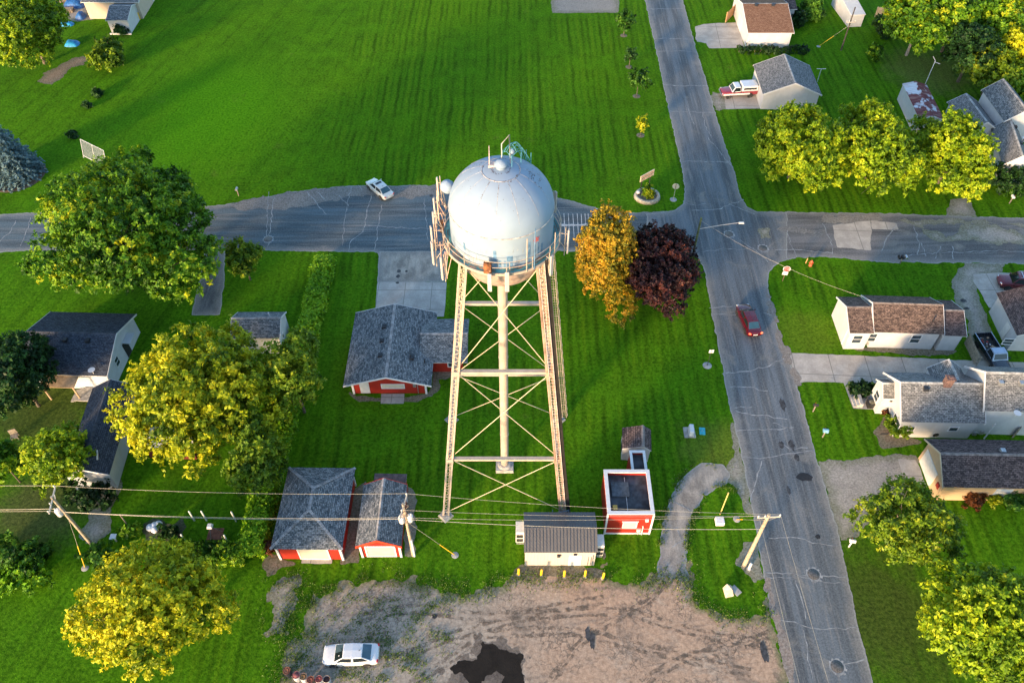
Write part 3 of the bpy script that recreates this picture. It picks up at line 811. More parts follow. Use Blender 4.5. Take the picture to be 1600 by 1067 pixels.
# ------------------------------------------------------------------ water tower
def tower():
    cx, cy = -0.72, 42.8
    T = thing('water_tower', 'weathered white water tower on four lattice legs, antennas round its balcony', 'water tower', (cx, cy, 0))
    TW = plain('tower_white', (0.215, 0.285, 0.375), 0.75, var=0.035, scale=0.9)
    CREAM = plain('tower_cream', (0.4, 0.33, 0.27), 0.55, var=0.1, scale=1.5)
    RUST = plain('rust', (0.2, 0.075, 0.03), 0.85, var=0.45, scale=3)
    RUSTL = plain('rusty_leg', (0.36, 0.235, 0.17), 0.6, var=0.3, scale=0.8)
    TEAL = plain('teal_primer', (0.1, 0.3, 0.31), 0.6, var=0.25, scale=1.2)
    FADE = plain('faded_blue_paint', (0.1, 0.2, 0.33), 0.6, var=0.25, scale=4)
    CABLE = plain('black_cable', (0.022, 0.018, 0.018), 0.6, var=0.3)
    PANEL = plain('antenna_radome', (0.42, 0.38, 0.36), 0.5, var=0.06)
    Rt, z0, z1, dome = 3.6, 30.45, 33.0, 3.05
    prof = [(0.46, 26.5)]
    for i in range(1, 15):
        a = PI / 2 * i / 14
        prof.append((max(0.46, Rt * math.sin(a)), z0 - 3.95 * math.cos(a)))
    prof += [(Rt, z0 + (z1 - z0) * k / 4) for k in range(1, 5)]
    for i in range(1, 22):
        a = PI / 2 * i / 21
        prof.append((Rt * math.cos(a), z1 + dome * math.sin(a)))
    prof[-1] = (0.0, z1 + dome)
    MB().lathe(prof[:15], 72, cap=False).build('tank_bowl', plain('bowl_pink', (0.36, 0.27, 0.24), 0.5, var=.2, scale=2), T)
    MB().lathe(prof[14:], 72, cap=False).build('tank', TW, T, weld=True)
    # weld seams: a girth ring and the rim of the crown plate
    for r, z, t in ((Rt + 0.005, z1, 0.045), (Rt * 0.345 + .02, z1 + dome * math.sqrt(1 - 0.345 ** 2), 0.02)):
        m = MB(); m.tube([(r * math.cos(2 * PI * k / 72), r * math.sin(2 * PI * k / 72), z) for k in range(73)], t, 6, cap=False)
        m.build('weld_seam', plain('seam_paint', (0.4, 0.38, 0.37), 0.6, var=0.3, scale=3), T)
    m = MB()
    for k in range(14):
        a = 2 * PI * (k + 0.3) / 14
        m.tube([(r * math.cos(a), r * math.sin(a), z1 + dome * math.sqrt(max(0, 1 - (r / Rt) ** 2))) for r in [1.27 + 2.3 * i / 12 for i in range(13)]], .011, 4)
    m.build('radial_seam', plain('seam_paint', (0.4, 0.38, 0.37), 0.6), T)
    # peeling, rusty flecks that follow the plate seams of the dome
    rnd = random.Random(11)
    def dome_pt(r, a, off=0.004):
        z = dome * math.sqrt(max(0.0, 1 - (r / Rt) ** 2))
        n = Vector((r * math.cos(a) / Rt ** 2, r * math.sin(a) / Rt ** 2, z / dome ** 2)).normalized()
        return Vector((r * math.cos(a), r * math.sin(a), z1 + z)) + n * off, n
    m = MB()
    def fleck(p, n, s):
        x = n.cross(Vector((0, 0, 1)))
        x = x.normalized() if x.length > .05 else Vector((1, 0, 0))
        y = n.cross(x)
        k = rnd.randint(5, 7); ph = rnd.random() * 6
        sx, sy = s * rnd.uniform(.6, 1.6), s * rnd.uniform(.5, 1.1)
        m.add([p + x * math.cos(ph + 2 * PI * i / k) * sx * rnd.uniform(.6, 1.1) + y * math.sin(ph + 2 * PI * i / k) * sy * rnd.uniform(.6, 1.1) for i in range(k)], [tuple(range(k))])
    for k in range(14):
        a = 2 * PI * (k + 0.3) / 14
        r = 1.3
        dense = rnd.uniform(0.35, 0.9)
        while r < 3.3:
            if rnd.random() < dense * (1 if r < 2.5 else 0.45):
                fleck(*dome_pt(r, a + rnd.gauss(0, 0.006), 0.003 + rnd.random() * .003), rnd.uniform(.012, .035))
            r += rnd.uniform(.04, .09)
    for k in range(150):
        a = rnd.random() * 2 * PI
        if rnd.random() < .8: fleck(*dome_pt(1.26 + rnd.gauss(0, .035), a, 0.003 + rnd.random() * .003), rnd.uniform(.015, .05))
    for k in range(70):
        a = rnd.random() * 2 * PI
        fleck(*dome_pt(0.62 + rnd.gauss(0, .05), a, 0.003 + rnd.random() * .003), rnd.uniform(.02, .045))
    for k in range(60):      # a peeled area low on the east side
        fleck(*dome_pt(rnd.uniform(1.8, 2.75), R(-2) + rnd.gauss(0, .14), 0.003 + rnd.random() * .003), rnd.uniform(.02, .055))
    for k in range(40):
        fleck(*dome_pt(rnd.uniform(1.4, 3.0), R(150) + rnd.gauss(0, .35), 0.003 + rnd.random() * .003), rnd.uniform(.012, .04))
    for k in range(30):
        fleck(*dome_pt(rnd.uniform(1.6, 3.5), rnd.uniform(PI, 2 * PI), 0.003 + rnd.random() * .003), rnd.uniform(.01, .03))
    m.build('rust_flecks', plain('fleck_rust', (0.09, 0.055, 0.045), 0.9, var=0.5, scale=5), T, fix=False, kind='stuff')
    m = MB()                 # rust runs on the shell above the balcony
    for k in range(70):
        a = rnd.uniform(PI * .9, PI * 2.1); b = a + R(rnd.uniform(.15, .7)); h = rnd.uniform(.1, .75); r = Rt + .004 + .0003 * (k % 6)
        zl = z0 + rnd.uniform(0, .35)
        m.add([(r * math.cos(a), r * math.sin(a), zl), (r * math.cos(b), r * math.sin(b), zl), (r * math.cos((a + b) / 2), r * math.sin((a + b) / 2), zl + h)], [(0, 1, 2)])
    m.build('rust_runs', plain('rust_run', (.26, .2, .14), .8, var=.3, scale=5), T, fix=False, kind='stuff')
    # painted lettering ghost, star and blue squares on the shell
    def shell(m, a0, a1, za, zb, off, mi=0, n=6):
        V = []
        for i in range(n + 1):
            a = a0 + (a1 - a0) * i / n
            V += [((Rt + off) * math.cos(a), (Rt + off) * math.sin(a), za), ((Rt + off) * math.cos(a), (Rt + off) * math.sin(a), zb)]
        m.add(V, [(2 * i, 2 * i + 2, 2 * i + 3, 2 * i + 1) for i in range(n)], mi)
    m = MB()
    for (d0, d1, za, zb) in ((-98.5, -95, 30.9, 32.0), (-97.5, -94.5, 30.55, 31.05), (-92.8, -90, 30.5, 31.15), (-84, -77.5, 30.55, 31.5), (-87.5, -85, 30.55, 31.1), (-135, -132, 31.2, 31.85), (-60, -57, 30.5, 32.3), (-52, -50.5, 30.7, 32.0), (-47, -45, 30.7, 31.9), (-42, -39, 30.6, 31.6)):
        shell(m, R(d0), R(d1), za, zb, 0.006)
    m.build('blue_paint_mark', FADE, T, fix=False, kind='stuff')
    m = MB()
    a0, zc, rr = R(-49.5), 32.25, 0.33
    pts = []
    for k in range(10):
        q = rr if k % 2 == 0 else rr * 0.42
        t = PI / 2 + k * PI / 5 + 0.15
        a = a0 + q * math.cos(t) / Rt
        pts.append(((Rt + .03) * math.cos(a), (Rt + .03) * math.sin(a), zc + q * math.sin(t)))
    pts.append(((Rt + .03) * math.cos(a0), (Rt + .03) * math.sin(a0), zc))
    m.add(pts, [(10, k, (k + 1) % 10) for k in range(10)])
    m.build('red_star', plain('faded_red_paint', (0.6, 0.14, 0.13), 0.6, var=0.15), T, fix=False)
    m = MB()                  # the ghost of the town's lettering: worn strokes in an arc
    for k in range(13):
        a = R(-128 + 5.6 * k)
        zt = 31.95 + 0.12 * math.cos(k * 1.3) - 0.25 * math.sin(PI * k / 12)
        for j in range(rnd.randint(2, 4)):
            b = a + R(rnd.uniform(-1.4, 1.4)); h = rnd.uniform(.12, .5); z = zt + rnd.uniform(-.2, .2)
            if rnd.random() < .6: shell(m, b, b + R(.35), z - h / 2, z + h / 2, 0.006 + .0004 * (j + k), n=1)
            else: shell(m, b, b + R(rnd.uniform(1, 2)), z, z + .06, 0.006 + .0004 * (j + k), n=2)
    m.build('worn_lettering', plain('ghost_paint', (0.27, 0.31, 0.34), 0.6, var=0.15, scale=4), T, fix=False, kind='stuff')
    # balcony
    Rb, zb = 4.12, 30.42
    n = 56
    m = MB()
    for i in range(n):
        a, b = 2 * PI * i / n, 2 * PI * (i + 1) / n
        P = []
        for z in (zb, zb - 0.05):
            for r in (Rt + .008, Rb):
                for t in (a, b): P.append((r * math.cos(t), r * math.sin(t), z))
        m.add(P, [(0, 2, 3, 1), (4, 5, 7, 6)])
    m.build('balcony_floor', TEAL, T, fix=False)
    m = MB()
    for i in range(n):
        a, b = 2 * PI * i / n, 2 * PI * (i + 1) / n
        V = []
        for t in (a, b):
            for r, z in ((Rb, zb - .16), (Rb + .07, zb - .16), (Rb + .07, zb + .05), (Rb, zb + .05)):
                V.append((r * math.cos(t), r * math.sin(t), z))
        m.add(V, [(0, 1, 5, 4), (1, 2, 6, 5), (2, 3, 7, 6), (3, 0, 4, 7)])
    m.build('balcony_rim', CREAM, T, weld=True)
    m = MB()
    for z in (zb + .55, zb + 1.05):
        m.tube([((Rb + .03) * math.cos(2 * PI * k / n), (Rb + .03) * math.sin(2 * PI * k / n), z) for k in range(n + 1)], .025, 6, cap=False)
    for k in range(16):
        a = 2 * PI * (k + .35) / 16
        m.tube([((Rb + .03) * math.cos(a), (Rb + .03) * math.sin(a), zb - .1), ((Rb + .03) * math.cos(a), (Rb + .03) * math.sin(a), zb + 1.07)], .025, 6)
    m.build('railing', CREAM, T)
    # clutter of conduit and rusty brackets on the floor
    m = MB()
    for k in range(46):
        a = R(rnd.uniform(165, 375)); r0 = rnd.uniform(Rt + .08, Rb - .05)
        b = a + R(rnd.uniform(4, 16))
        z = zb + rnd.uniform(.03, .25)
        m.tube([(r0 * math.cos(a), r0 * math.sin(a), z), (r0 * math.cos((a + b) / 2), r0 * math.sin((a + b) / 2), z + rnd.uniform(-.02, .05)), (r0 * math.cos(b), r0 * math.sin(b), z)], rnd.uniform(.012, .03), 5)
    m.build('conduit', RUST, T, kind='stuff')
    # legs
    ZS = (8.6, 19.4)
    def leg_c(sx, sy, z): 
        k = 5.55 - (5.55 - 2.62) * z / 30.3
        return Vector((sx * k, sy * k, z))
    for sx, sy in ((-1, -1), (1, -1), (1, 1), (-1, 1)):
        m = MB(); w = .27
        p0, p1 = leg_c(sx, sy, .35), leg_c(sx, sy, 30.3)
        for k in (-1, 1):
            m.beam(p0 + Vector((k * w, 0, 0)), p1 + Vector((k * w, 0, 0)), .09, .5, up=(0, -1, 0), mi=(1 if (sx > 0 and sy < 0 and k < 0) else 0))
            m.beam(p0 + Vector((k * (w - .07), -.22, 0)), p1 + Vector((k * (w - .07), -.22, 0)), .1, .03, up=(0, -1, 0))
            m.beam(p0 + Vector((k * (w - .07), .22, 0)), p1 + Vector((k * (w - .07), .22, 0)), .1, .03, up=(0, -1, 0))
        nb = 74
        for i in range(nb):
            a, b = p0.lerp(p1, i / nb), p0.lerp(p1, (i + 1) / nb)
            s = 1 if i % 2 else -1
            for dy in (-.245, .245):
                m.beam(a + Vector((s * w, dy, 0)), b + Vector((-s * w, dy, 0)), .055, .014, up=(0, -1, 0))
        for z in ZS: m.box(leg_c(sx, sy, z), (.63, .57, .5))
        m.build('leg', [CREAM if not (sx > 0) else RUSTL, RUSTL], T)
        f = MB()
        f.box((sx * 5.55, sy * 5.55, .12), (1.1, 1.1, .24), R(45), taper=.8)
        f.box((sx * 5.52, sy * 5.52, .31), (.75, .75, .14), R(0))
        f.build('footing', [CONC], T)
    # struts and tie rods
    ZS = (8.6, 19.4)
    sides = [((-1, -1), (1, -1)), ((1, -1), (1, 1)), ((1, 1), (-1, 1)), ((-1, 1), (-1, -1))]
    for a, b in sides:
        for z in ZS:
            m = MB()
            p, q = leg_c(*a, z), leg_c(*b, z)
            d = (q - p).normalized(); pp, qq = p + d * .3, q - d * .3
            nrm = Vector((d.y, -d.x, 0))
            m.beam(pp + nrm * .12, qq + nrm * .12, .08, .24)
            m.beam(pp - nrm * .12, qq - nrm * .12, .08, .24)
            m.beam(pp + Vector((0, 0, .1)), qq + Vector((0, 0, .1)), .16, .03)
            m.build('strut', CREAM, T)
        lev = (.5,) + ZS + (30.0,)
        for i in range(3):
            for s in (0, 1):
                m = MB()
                p, q = leg_c(*(a, b)[s], lev[i] + .15), leg_c(*(b, a)[s], lev[i + 1] - .15)
                d = (q - p).normalized()
                nrm = Vector((d.y, -d.x, 0)).normalized() * (.05 + .05 * s)
                m.tube([p + nrm, q + nrm], .032, 6)
                m.build('tie_rod', plain('tie_rod_cream', (0.6, 0.5, 0.33), 0.5, var=.1), T)
    # riser
    m = MB()
    m.lathe([(.38, .3), (.38, 26.9)], 28)
    for z in (5.5, 16.8, 26.4): m.lathe([(.38, z - .05), (.415, z - .05), (.415, z + .05), (.38, z + .05)], 28, cap=False)
    m.build('riser_pipe', CREAM, T)
    m = MB(); m.box((0, 0, .18), (1.75, 1.75, .36), 0, taper=.95); m.lathe([(.75, .36), (.72, .5), (.45, .52)], 20)
    m.build('riser_pier', CONC, T)
    # spider rods below the bowl
    for k in range(8):
        a = R(45 * k + 22)
        m = MB(); m.tube([(4.05 * math.cos(a), 4.05 * math.sin(a), zb - .1), (.5 * math.cos(a), .5 * math.sin(a), 25.9)], .045, 6)
        m.build('bowl_brace', CREAM, T)
    # antenna panels on outrigger frames: angle, radius, z of the middle, height, width
    for (deg, r, z, h, wd) in ((-167, 4.95, 31.0, 2.3, .32), (-160, 5.1, 30.1, 2.4, .34), (-152, 4.75, 29.1, 2.5, .26), (-171, 4.7, 32.3, 1.5, .24), (168, 4.8, 31.9, 2.0, .26), (160, 4.7, 33.0, 2.4, .2),
                               (-100, 4.5, 29.9, 1.9, .34), (-85, 4.5, 30.0, 2.1, .34), (-42, 4.6, 30.2, 2.1, .34), (-13, 4.75, 30.6, 2.5, .34), (35, 4.7, 31, 2.2, .3), (80, 4.7, 31, 2.2, .3), (110, 4.7, 31, 2.2, .3)):
        a = R(deg)
        P = Vector((r * math.cos(a), r * math.sin(a), z))
        panel = MB()
        panel.box(P, (.12, wd * .88, h * .86), a)
        o = panel.build('antenna_panel', PANEL, T, bevel=.04)
        fr = MB()
        q = Vector((math.cos(a), math.sin(a), 0))
        fr.tube([P - q * .22 - Vector((0, 0, h * .55)), P - q * .22 + Vector((0, 0, h * .5))], .035, 6)
        for dz in (-.25 * h, .25 * h):
            b = P - q * .22 + Vector((0, 0, dz))
            e = Vector((Rb * q.x, Rb * q.y, min(max(b.z, zb + .1), zb + 1.0)))
            fr.tube([P + Vector((0, 0, dz)), b], .03, 5)
            fr.tube([b, e], .03, 5)
        fr.build('mount', CREAM, o)
        o2 = None
    # outrigger lattice on the west side and rusty equipment boxes
    m = MB()
    for (d, r, za, zc2) in ((-158, 4.55, 28.4, 31.6), (-166, 4.6, 30, 33.2), (172, 4.45, 31, 34.2), (165, 4.5, 31.2, 34.6), (-149, 4.5, 28.2, 31.3)):
        a = R(d); m.tube([(r * math.cos(a), r * math.sin(a), za), (r * math.cos(a), r * math.sin(a), zc2 - .5)], .03, 6)
        m.tube([(r * math.cos(a), r * math.sin(a), za + .2), (Rb * math.cos(a + .06), Rb * math.sin(a + .06), zb)], .03, 5)
        m.tube([(r * math.cos(a), r * math.sin(a), za + 1.6), (Rb * math.cos(a - .06), Rb * math.sin(a - .06), zb + 1.0)], .03, 5)
    m.build('outrigger', plain('pink_primer', (0.55, 0.36, 0.28), 0.6, var=.2), T)
    for d, z in ((-104, 30.95), (-101, 30.9), (-176, 31.3)):
        a = R(d); m = MB(); m.box((4.18 * math.cos(a), 4.18 * math.sin(a), z), (.26, .3, .95), a)
        m.build('radio_unit', RUST, T, bevel=.02)
    # thin whips standing on the balcony
    for d, z2 in ((-66, 33.3), (-58, 33.9), (-30, 32.3)):
        a = R(d); m = MB(); m.tube([(4.2 * math.cos(a), 4.2 * math.sin(a), 30.3), (4.2 * math.cos(a), 4.2 * math.sin(a), z2)], .035, 6)
        m.build('whip_antenna', FADE if d == -58 else CREAM, T)
    # dishes
    a = R(173); m = MB(); m.lathe([(0, -.5), (.28, -.42), (.45, -.2), (.5, .0), (.44, .22), (.28, .4), (0, .48)], 24, (3.72 * math.cos(a), 3.72 * math.sin(a) + .5, 33.75))
    m.build('dish_radome', TW, T)
    # roof: vent with finial, hatch, mast, handrail hoops and the davit cage
    zt = z1 + dome
    m = MB(); m.lathe([(.33, zt - .06), (.3, zt + .12), (.42, zt + .16), (.45, zt + .3), (.3, zt + .48), (.1, zt + .56), (0, zt + .58)], 24)
    m.build('roof_vent', TW, T)
    m = MB(); m.box((-.62, .3, zt - .04), (.42, .5, .28)); m.tube([(-.75, .2, zt - .1), (-.75, .2, zt + 1.55)], [.05, .02], 6)
    m.build('roof_hatch', plain('hatch_pink', (0.5, 0.4, 0.38), 0.6, var=.2), T)
    m = MB()
    m.tube([(.05, .45, zt - .1), (.05, .45, zt + 1.5), (.55, .6, zt + 2.1), (.62, .55, zt - .25)], .035, 6)
    m.build('handrail_hoop', PANEL, T)
    m = MB()                  # arched hoops of the roof ladder, springing from the vent down the north-east
    dr = Vector((math.cos(R(48)), math.sin(R(48)), 0)); sd = Vector((-dr.y, dr.x, 0))
    def roofz(q): return z1 + dome * math.sqrt(max(0, 1 - (q.x * q.x + q.y * q.y) / Rt ** 2))
    rows = []
    for i in range(5):
        row = []
        for k in range(9):
            t = k / 8
            q = dr * (.55 + 2.0 * t) + sd * (-.42 + .21 * i)
            row.append(Vector((q.x, q.y, roofz(q) + (1.5 - .16 * abs(i - 2) ** 1.5) * math.sin(PI * (t * .8 + .2)) ** .8)))
        rows.append(row); m.tube(row, .018, 5)
    for k in (0, 2, 4, 6, 8): m.tube([rows[i][k] for i in range(5)], .016, 5)
    for q in (dr * .6 - sd * .42, dr * .6 + sd * .42, dr * 1.5 + sd * .42, dr * 1.5 - sd * .42, dr * 2.5, dr * 2.5 + sd * .42, dr * 2.5 - sd * .42): m.tube([Vector((q.x, q.y, roofz(q) - .05)), Vector((q.x, q.y, roofz(q) + .9))], .02, 5)
    m.build('ladder_cage', plain('cage_blue', (0.1, 0.32, 0.4), 0.5, var=.15), T)
    m = MB(); m.lathe([(0, -.2), (.15, -.16), (.21, 0), (.15, .16), (0, .2)], 16, (.72, 1.1, zt + .45)); m.tube([(.72, 1.1, zt - .4), (.72, 1.1, zt + .3)], .04, 6)
    m.build('obstruction_lamp', TW, T)
    # ladder on the south-east leg with its cable bundle; caged ladder on the north-east leg
    def ladder(name, sx, sy, off, zA, zB, cage, matl):
        m = MB()
        a, b = leg_c(sx, sy, zA) + Vector(off), leg_c(sx, sy, zB) + Vector(off)
        for k in (-.2, .2): m.tube([a + Vector((k, 0, 0)), b + Vector((k, 0, 0))], .03, 5)
        nn = int((zB - zA) / .33)
        for i in range(nn):
            p = a.lerp(b, (i + .5) / nn)
            m.tube([p - Vector((.2, 0, 0)), p + Vector((.2, 0, 0))], .016, 4)
        if cage:
            for i in range(int((zB - zA) / 1.2)):
                p = a.lerp(b, (i + .5) / int((zB - zA) / 1.2))
                m.tube([p + Vector((.34 * math.cos(t), .5 * math.sin(t), 0)) for t in [PI * k / 8 for k in range(-1, 10)]], .022, 4)
            for t in (.5, 1.57, 2.6): m.tube([a + Vector((.34 * math.cos(t), .5 * math.sin(t), 0)), b + Vector((.34 * math.cos(t), .5 * math.sin(t), 0))], .018, 4)
        m.build(name, matl, T)
    ladder('caged_ladder', 1, 1, (.65, -.35, 0), 1.0, 30.4, True, CREAM)
    ladder('cable_ladder', 1, -1, (.12, -.36, 0), 1.5, 30.3, False, plain('cable_tray', (0.5, 0.42, 0.4), .5, var=.2))
    for i in range(8):
        m = MB()
        off = Vector((.34 + .085 * (i % 4), -.12 - .1 * (i // 4), 0))
        m.tube([leg_c(1, -1, .9) + off + Vector((.1, .0, 0)), leg_c(1, -1, 8) + off, leg_c(1, -1, 19) + off, leg_c(1, -1, 30) + off, Vector((3.0 + .02 * i, -3.0, 30.6))], .045, 6)
        m.build('feeder_cable', CABLE, T)
    for i in range(3):
        m = MB(); off = Vector((-.15 + .12 * i, -.5, 0))
        m.tube([leg_c(1, 1, 2) + off, leg_c(1, 1, 16) + off, leg_c(1, 1, 29.8) + off], .045, 6)
        m.build('conduit_pipe', CREAM, T)
    # blue cable entry hood at the foot of the south-east leg
    m = MB()
    p = Vector((5.25, -6.1, 0))
    m.box(p + Vector((-.1, -.3, 1.0)), (1.5, .9, .08), R(20), M=Matrix.Rotation(R(24), 3, 'Z') @ Matrix.Rotation(R(-28), 3, 'X'))
    for dx in (-.75, .75): m.beam(p + Vector((dx, -.6, 0)), p + Vector((dx, .35, 1.5)), .08, .08)
    m.beam(p + Vector((-.95, -.1, 1.55)), p + Vector((.75, .3, 1.5)), .07, .07)
    m.build('cable_hood', plain('hood_blue', (0.12, 0.22, 0.3), .5, var=.2), T)
    return T
tower()
# ------------------------------------------------------------------ buildings
class House:
    """a rectangular building; local x runs along the ridge. Eave corners A->B along the ridge, C across, surveyed at eave height"""
    def __init__(s, name, label, cat, A, B, C, ze, zr, ov=.35, wall=None, roof=None, kind='gable', trim=None, grp=None, parts=True, hipr=None, t=.14, ro=0.0):
        s.ro = ro
        a, b, c = g(*A, ze), g(*B, ze), g(*C, ze)
        ux = (b - a); ux.z = 0; s.L = ux.length; ux.normalize()
        cc = c - b; cc.z = 0
        perp = cc - ux * cc.dot(ux); s.W = perp.length
        ctr = (a + b) / 2 + perp / 2
        s.ang = math.atan2(ux.y, ux.x); s.ze, s.zr, s.ov = ze, zr, ov
        s.c = ctr
        s.T = thing(name, label, cat, (ctr.x, ctr.y, 0), s.ang, grp)
        s.wl, s.ww = s.L / 2 - ov, s.W / 2 - ov
        s.kind = kind
        s.wallm, s.roofm, s.trim = wall or WHITESIDE, roof or SLATE, trim or TRIM
        s.t = t
        s.body(hipr)
    def zroof(s, y):      # top of the roof at local y
        return s.zr - (s.zr - s.ze) * abs(y - s.ro) / (s.W / 2 + (s.ro if y < s.ro else -s.ro))
    def body(s, hipr):
        L, W, ze, zr, wl, ww, t = s.L / 2, s.W / 2, s.ze, s.zr, s.wl, s.ww, s.t
        m = MB()
        ro = s.ro
        zt = min(s.zroof(-ww), s.zroof(ww)) - t - .01
        zp = zr - t - .02
        if s.kind in ('gable',):
            for x in (-wl, wl):
                pass
            V = [(-wl, -ww, 0), (wl, -ww, 0), (wl, ww, 0), (-wl, ww, 0), (-wl, -ww, zt), (wl, -ww, zt), (wl, ww, zt), (-wl, ww, zt), (-wl, ro, zp), (wl, ro, zp)]
            m.add(V, [(0, 1, 5, 4), (2, 3, 7, 6), (1, 2, 6, 9, 5), (3, 0, 4, 8, 7), (3, 2, 1, 0)])
        else:
            V = [(-wl, -ww, 0), (wl, -ww, 0), (wl, ww, 0), (-wl, ww, 0), (-wl, -ww, zt), (wl, -ww, zt), (wl, ww, zt), (-wl, ww, zt)]
            m.add(V, [(0, 1, 5, 4), (1, 2, 6, 5), (2, 3, 7, 6), (3, 0, 4, 7), (3, 2, 1, 0)])
        m.build('wall', s.wallm, s.T)
        r = MB()
        sl = math.hypot(W, zr - ze)
        if s.kind == 'gable':
            r.slab([(-L, -W, ze), (L, -W, ze), (L, ro, zr), (-L, ro, zr)], t, 0, [(0, 0), (2 * L, 0), (2 * L, sl), (0, sl)], 1)
            r.slab([(L, W, ze), (-L, W, ze), (-L, ro, zr), (L, ro, zr)], t, 0, [(0, 0), (2 * L, 0), (2 * L, sl), (0, sl)], 1)
        elif s.kind == 'hip':
            h = hipr if hipr is not None else W
            e = math.hypot(h, zr - ze)
            r.slab([(-L, -W, ze), (L, -W, ze), (L - h, 0, zr), (-L + h, 0, zr)], t, 0, [(0, 0), (2 * L, 0), (2 * L - h, sl), (h, sl)], 1)
            r.slab([(L, W, ze), (-L, W, ze), (-L + h, 0, zr), (L - h, 0, zr)], t, 0, [(0, 0), (2 * L, 0), (2 * L - h, sl), (h, sl)], 1)
            r.slab([(L, -W, ze), (L, W, ze), (L - h, 0, zr)], t, 0, [(0, 0), (2 * W, 0), (W, e)], 1)
            r.slab([(-L, W, ze), (-L, -W, ze), (-L + h, 0, zr)], t, 0, [(0, 0), (2 * W, 0), (W, e)], 1)
        elif s.kind == 'shed':     # single pitch, high side at +y (zr) low at -y (ze)
            r.slab([(-L, -W, ze), (L, -W, ze), (L, W, zr), (-L, W, zr)], t, 0, [(0, 0), (2 * L, 0), (2 * L, 2 * W), (0, 2 * W)], 1)
        s.roof = r.build('roof', [s.roofm, s.trim], s.T)
        if s.kind == 'gable':     # ridge cap
            k = MB(); x = -L
            while x < L - .2:
                for sg in (-1, 1):
                    q = .16
                    k.slab([(x, ro, zr + .025), (x + .3, ro, zr + .025), (x + .3, ro + sg * q, s.zroof(ro + sg * q) + .02), (x, ro + sg * q, s.zroof(ro + sg * q) + .02)][::sg], .012)
                x += .32
            k.build('ridge_cap', s.capmat(), s.roof)
    def capmat(s): return s.roofm if not s.roofm.name.endswith('shingles') else plain('cap_' + s.roofm.name, CAPS.get(s.roofm.name, (.2, .2, .2)), .9, var=.3, scale=2)
    # wall frames: side given by compass; returns (origin, along, out)
    def side(s, comp):
        want = {'S': (0, -1), 'N': (0, 1), 'E': (1, 0), 'W': (-1, 0)}[comp]
        best = None
        for (nx, ny, half, hl) in ((1, 0, s.wl, s.ww), (-1, 0, s.wl, s.ww), (0, 1, s.ww, s.wl), (0, -1, s.ww, s.wl)):
            wx = nx * math.cos(s.ang) - ny * math.sin(s.ang); wy = nx * math.sin(s.ang) + ny * math.cos(s.ang)
            d = wx * want[0] + wy * want[1]
            if best is None or d > best[0]: best = (d, Vector((nx, ny, 0)), half, hl)
        n = best[1]
        al = Vector((-n.y, n.x, 0))      # left-hand along; seen from outside this runs to the right
        return n * best[2], al, n, best[3]
    def panel(s, comp, name, u, z0, w, h, mat, th=.06, label=None, frame=None, fw=.09, pane=None, parent=None, bars=0, off=0.0):
        """a flat fitting on a wall: u metres from the wall's middle, to the right as seen from outside"""
        o, al, n, hl = s.side(comp)
        c = o + al * u + n * (th / 2 + .003 + off) + Vector((0, 0, z0 + h / 2))
        rz = math.atan2(al.y, al.x)
        if frame is None:
            m = MB(); m.box(c, (w, th, h), rz)
            return m.build(name, mat, parent or s.T, label=label, bevel=.01)
        m = MB()
        for (du, dz, ww2, hh2) in ((-w / 2 + fw / 2, 0, fw, h), (w / 2 - fw / 2, 0, fw, h), (0, h / 2 - fw / 2, w - 2 * fw, fw), (0, -h / 2 + fw / 2, w - 2 * fw, fw)):
            m.box(c + al * du + Vector((0, 0, dz)), (ww2, th, hh2), rz)
        for b in range(bars):
            m.box(c + Vector((0, 0, -h / 2 + h * (b + 1) / (bars + 1))), (w - 2 * fw, th * .8, .06), rz)
        f = m.build(name, frame, s.T, label=label)
        p = MB(); p.box(o + al * u + n * .012 + Vector((0, 0, z0 + h / 2)), (w - 2 * fw, .02, h - 2 * fw), rz)
        p.build('pane' if pane in (None, GLASS) else 'panel', pane or GLASS, f)
        return f
    def window(s, comp, u, z0, w, h, bars=1, label=None): return s.panel(comp, 'window', u, z0, w, h, None, frame=TRIM, bars=bars, label=label)
    def rooftop(s, x, y, name, mat, shape='vent', parent=None):
        z = s.zroof(y)
        m = MB()
        if shape == 'vent': m.box((x, y, z + .09), (.5, .5, .3), taper=.85)
        elif shape == 'pipe': m.tube([(x, y, z - .1), (x, y, z + .5)], .07, 8)
        elif shape == 'chimney':
            m.box((x, y, z + .25), (.75, .6, 1.4)); m.box((x, y, z + .97), (.85, .7, .1)); m.box((x, y, z + 1.06), (.4, .3, .12))
        elif shape == 'dish':
            m.tube([(x, y, z), (x, y, z + .5)], .03, 6); m.lathe([(0, 0), (.2, .03), (.36, .12)], 16, (x, y, z + .5))
        return m.build(name, mat, parent or s.roof)
    def fascia(s, mat=None, w=.2):
        """boards along the two gable edges"""
        mat = mat or s.trim
        L, W, ze, zr = s.L / 2, s.W / 2, s.ze, s.zr
        for x in (-L - .022, L + .022):
            m = MB()
            for sg in (-1, 1):
                p = [(x, sg * (W + .01), ze + .015), (x, s.ro + sg * .001, zr + .015), (x, s.ro + sg * .001, zr - w), (x, sg * (W + .01), ze - w)]
                dx = .02
                V = [(q[0] - dx, q[1], q[2]) for q in p] + [(q[0] + dx, q[1], q[2]) for q in p]
                m.add(V, [(0, 1, 2, 3), (7, 6, 5, 4), (0, 4, 5, 1), (1, 5, 6, 2), (2, 6, 7, 3), (3, 7, 4, 0)])
            m.build('bargeboard', mat, s.T)
    def corner_boards(s, mat=None, z=None):
        m = MB()
        zt = z or (s.ze - .2)
        for x in (-1, 1):
            for y in (-1, 1):
                b = MB(); b.box((x * (s.wl + .005), y * (s.ww + .005), zt / 2), (.2, .2, zt)); b.build('corner_board', mat or TRIM, s.T)
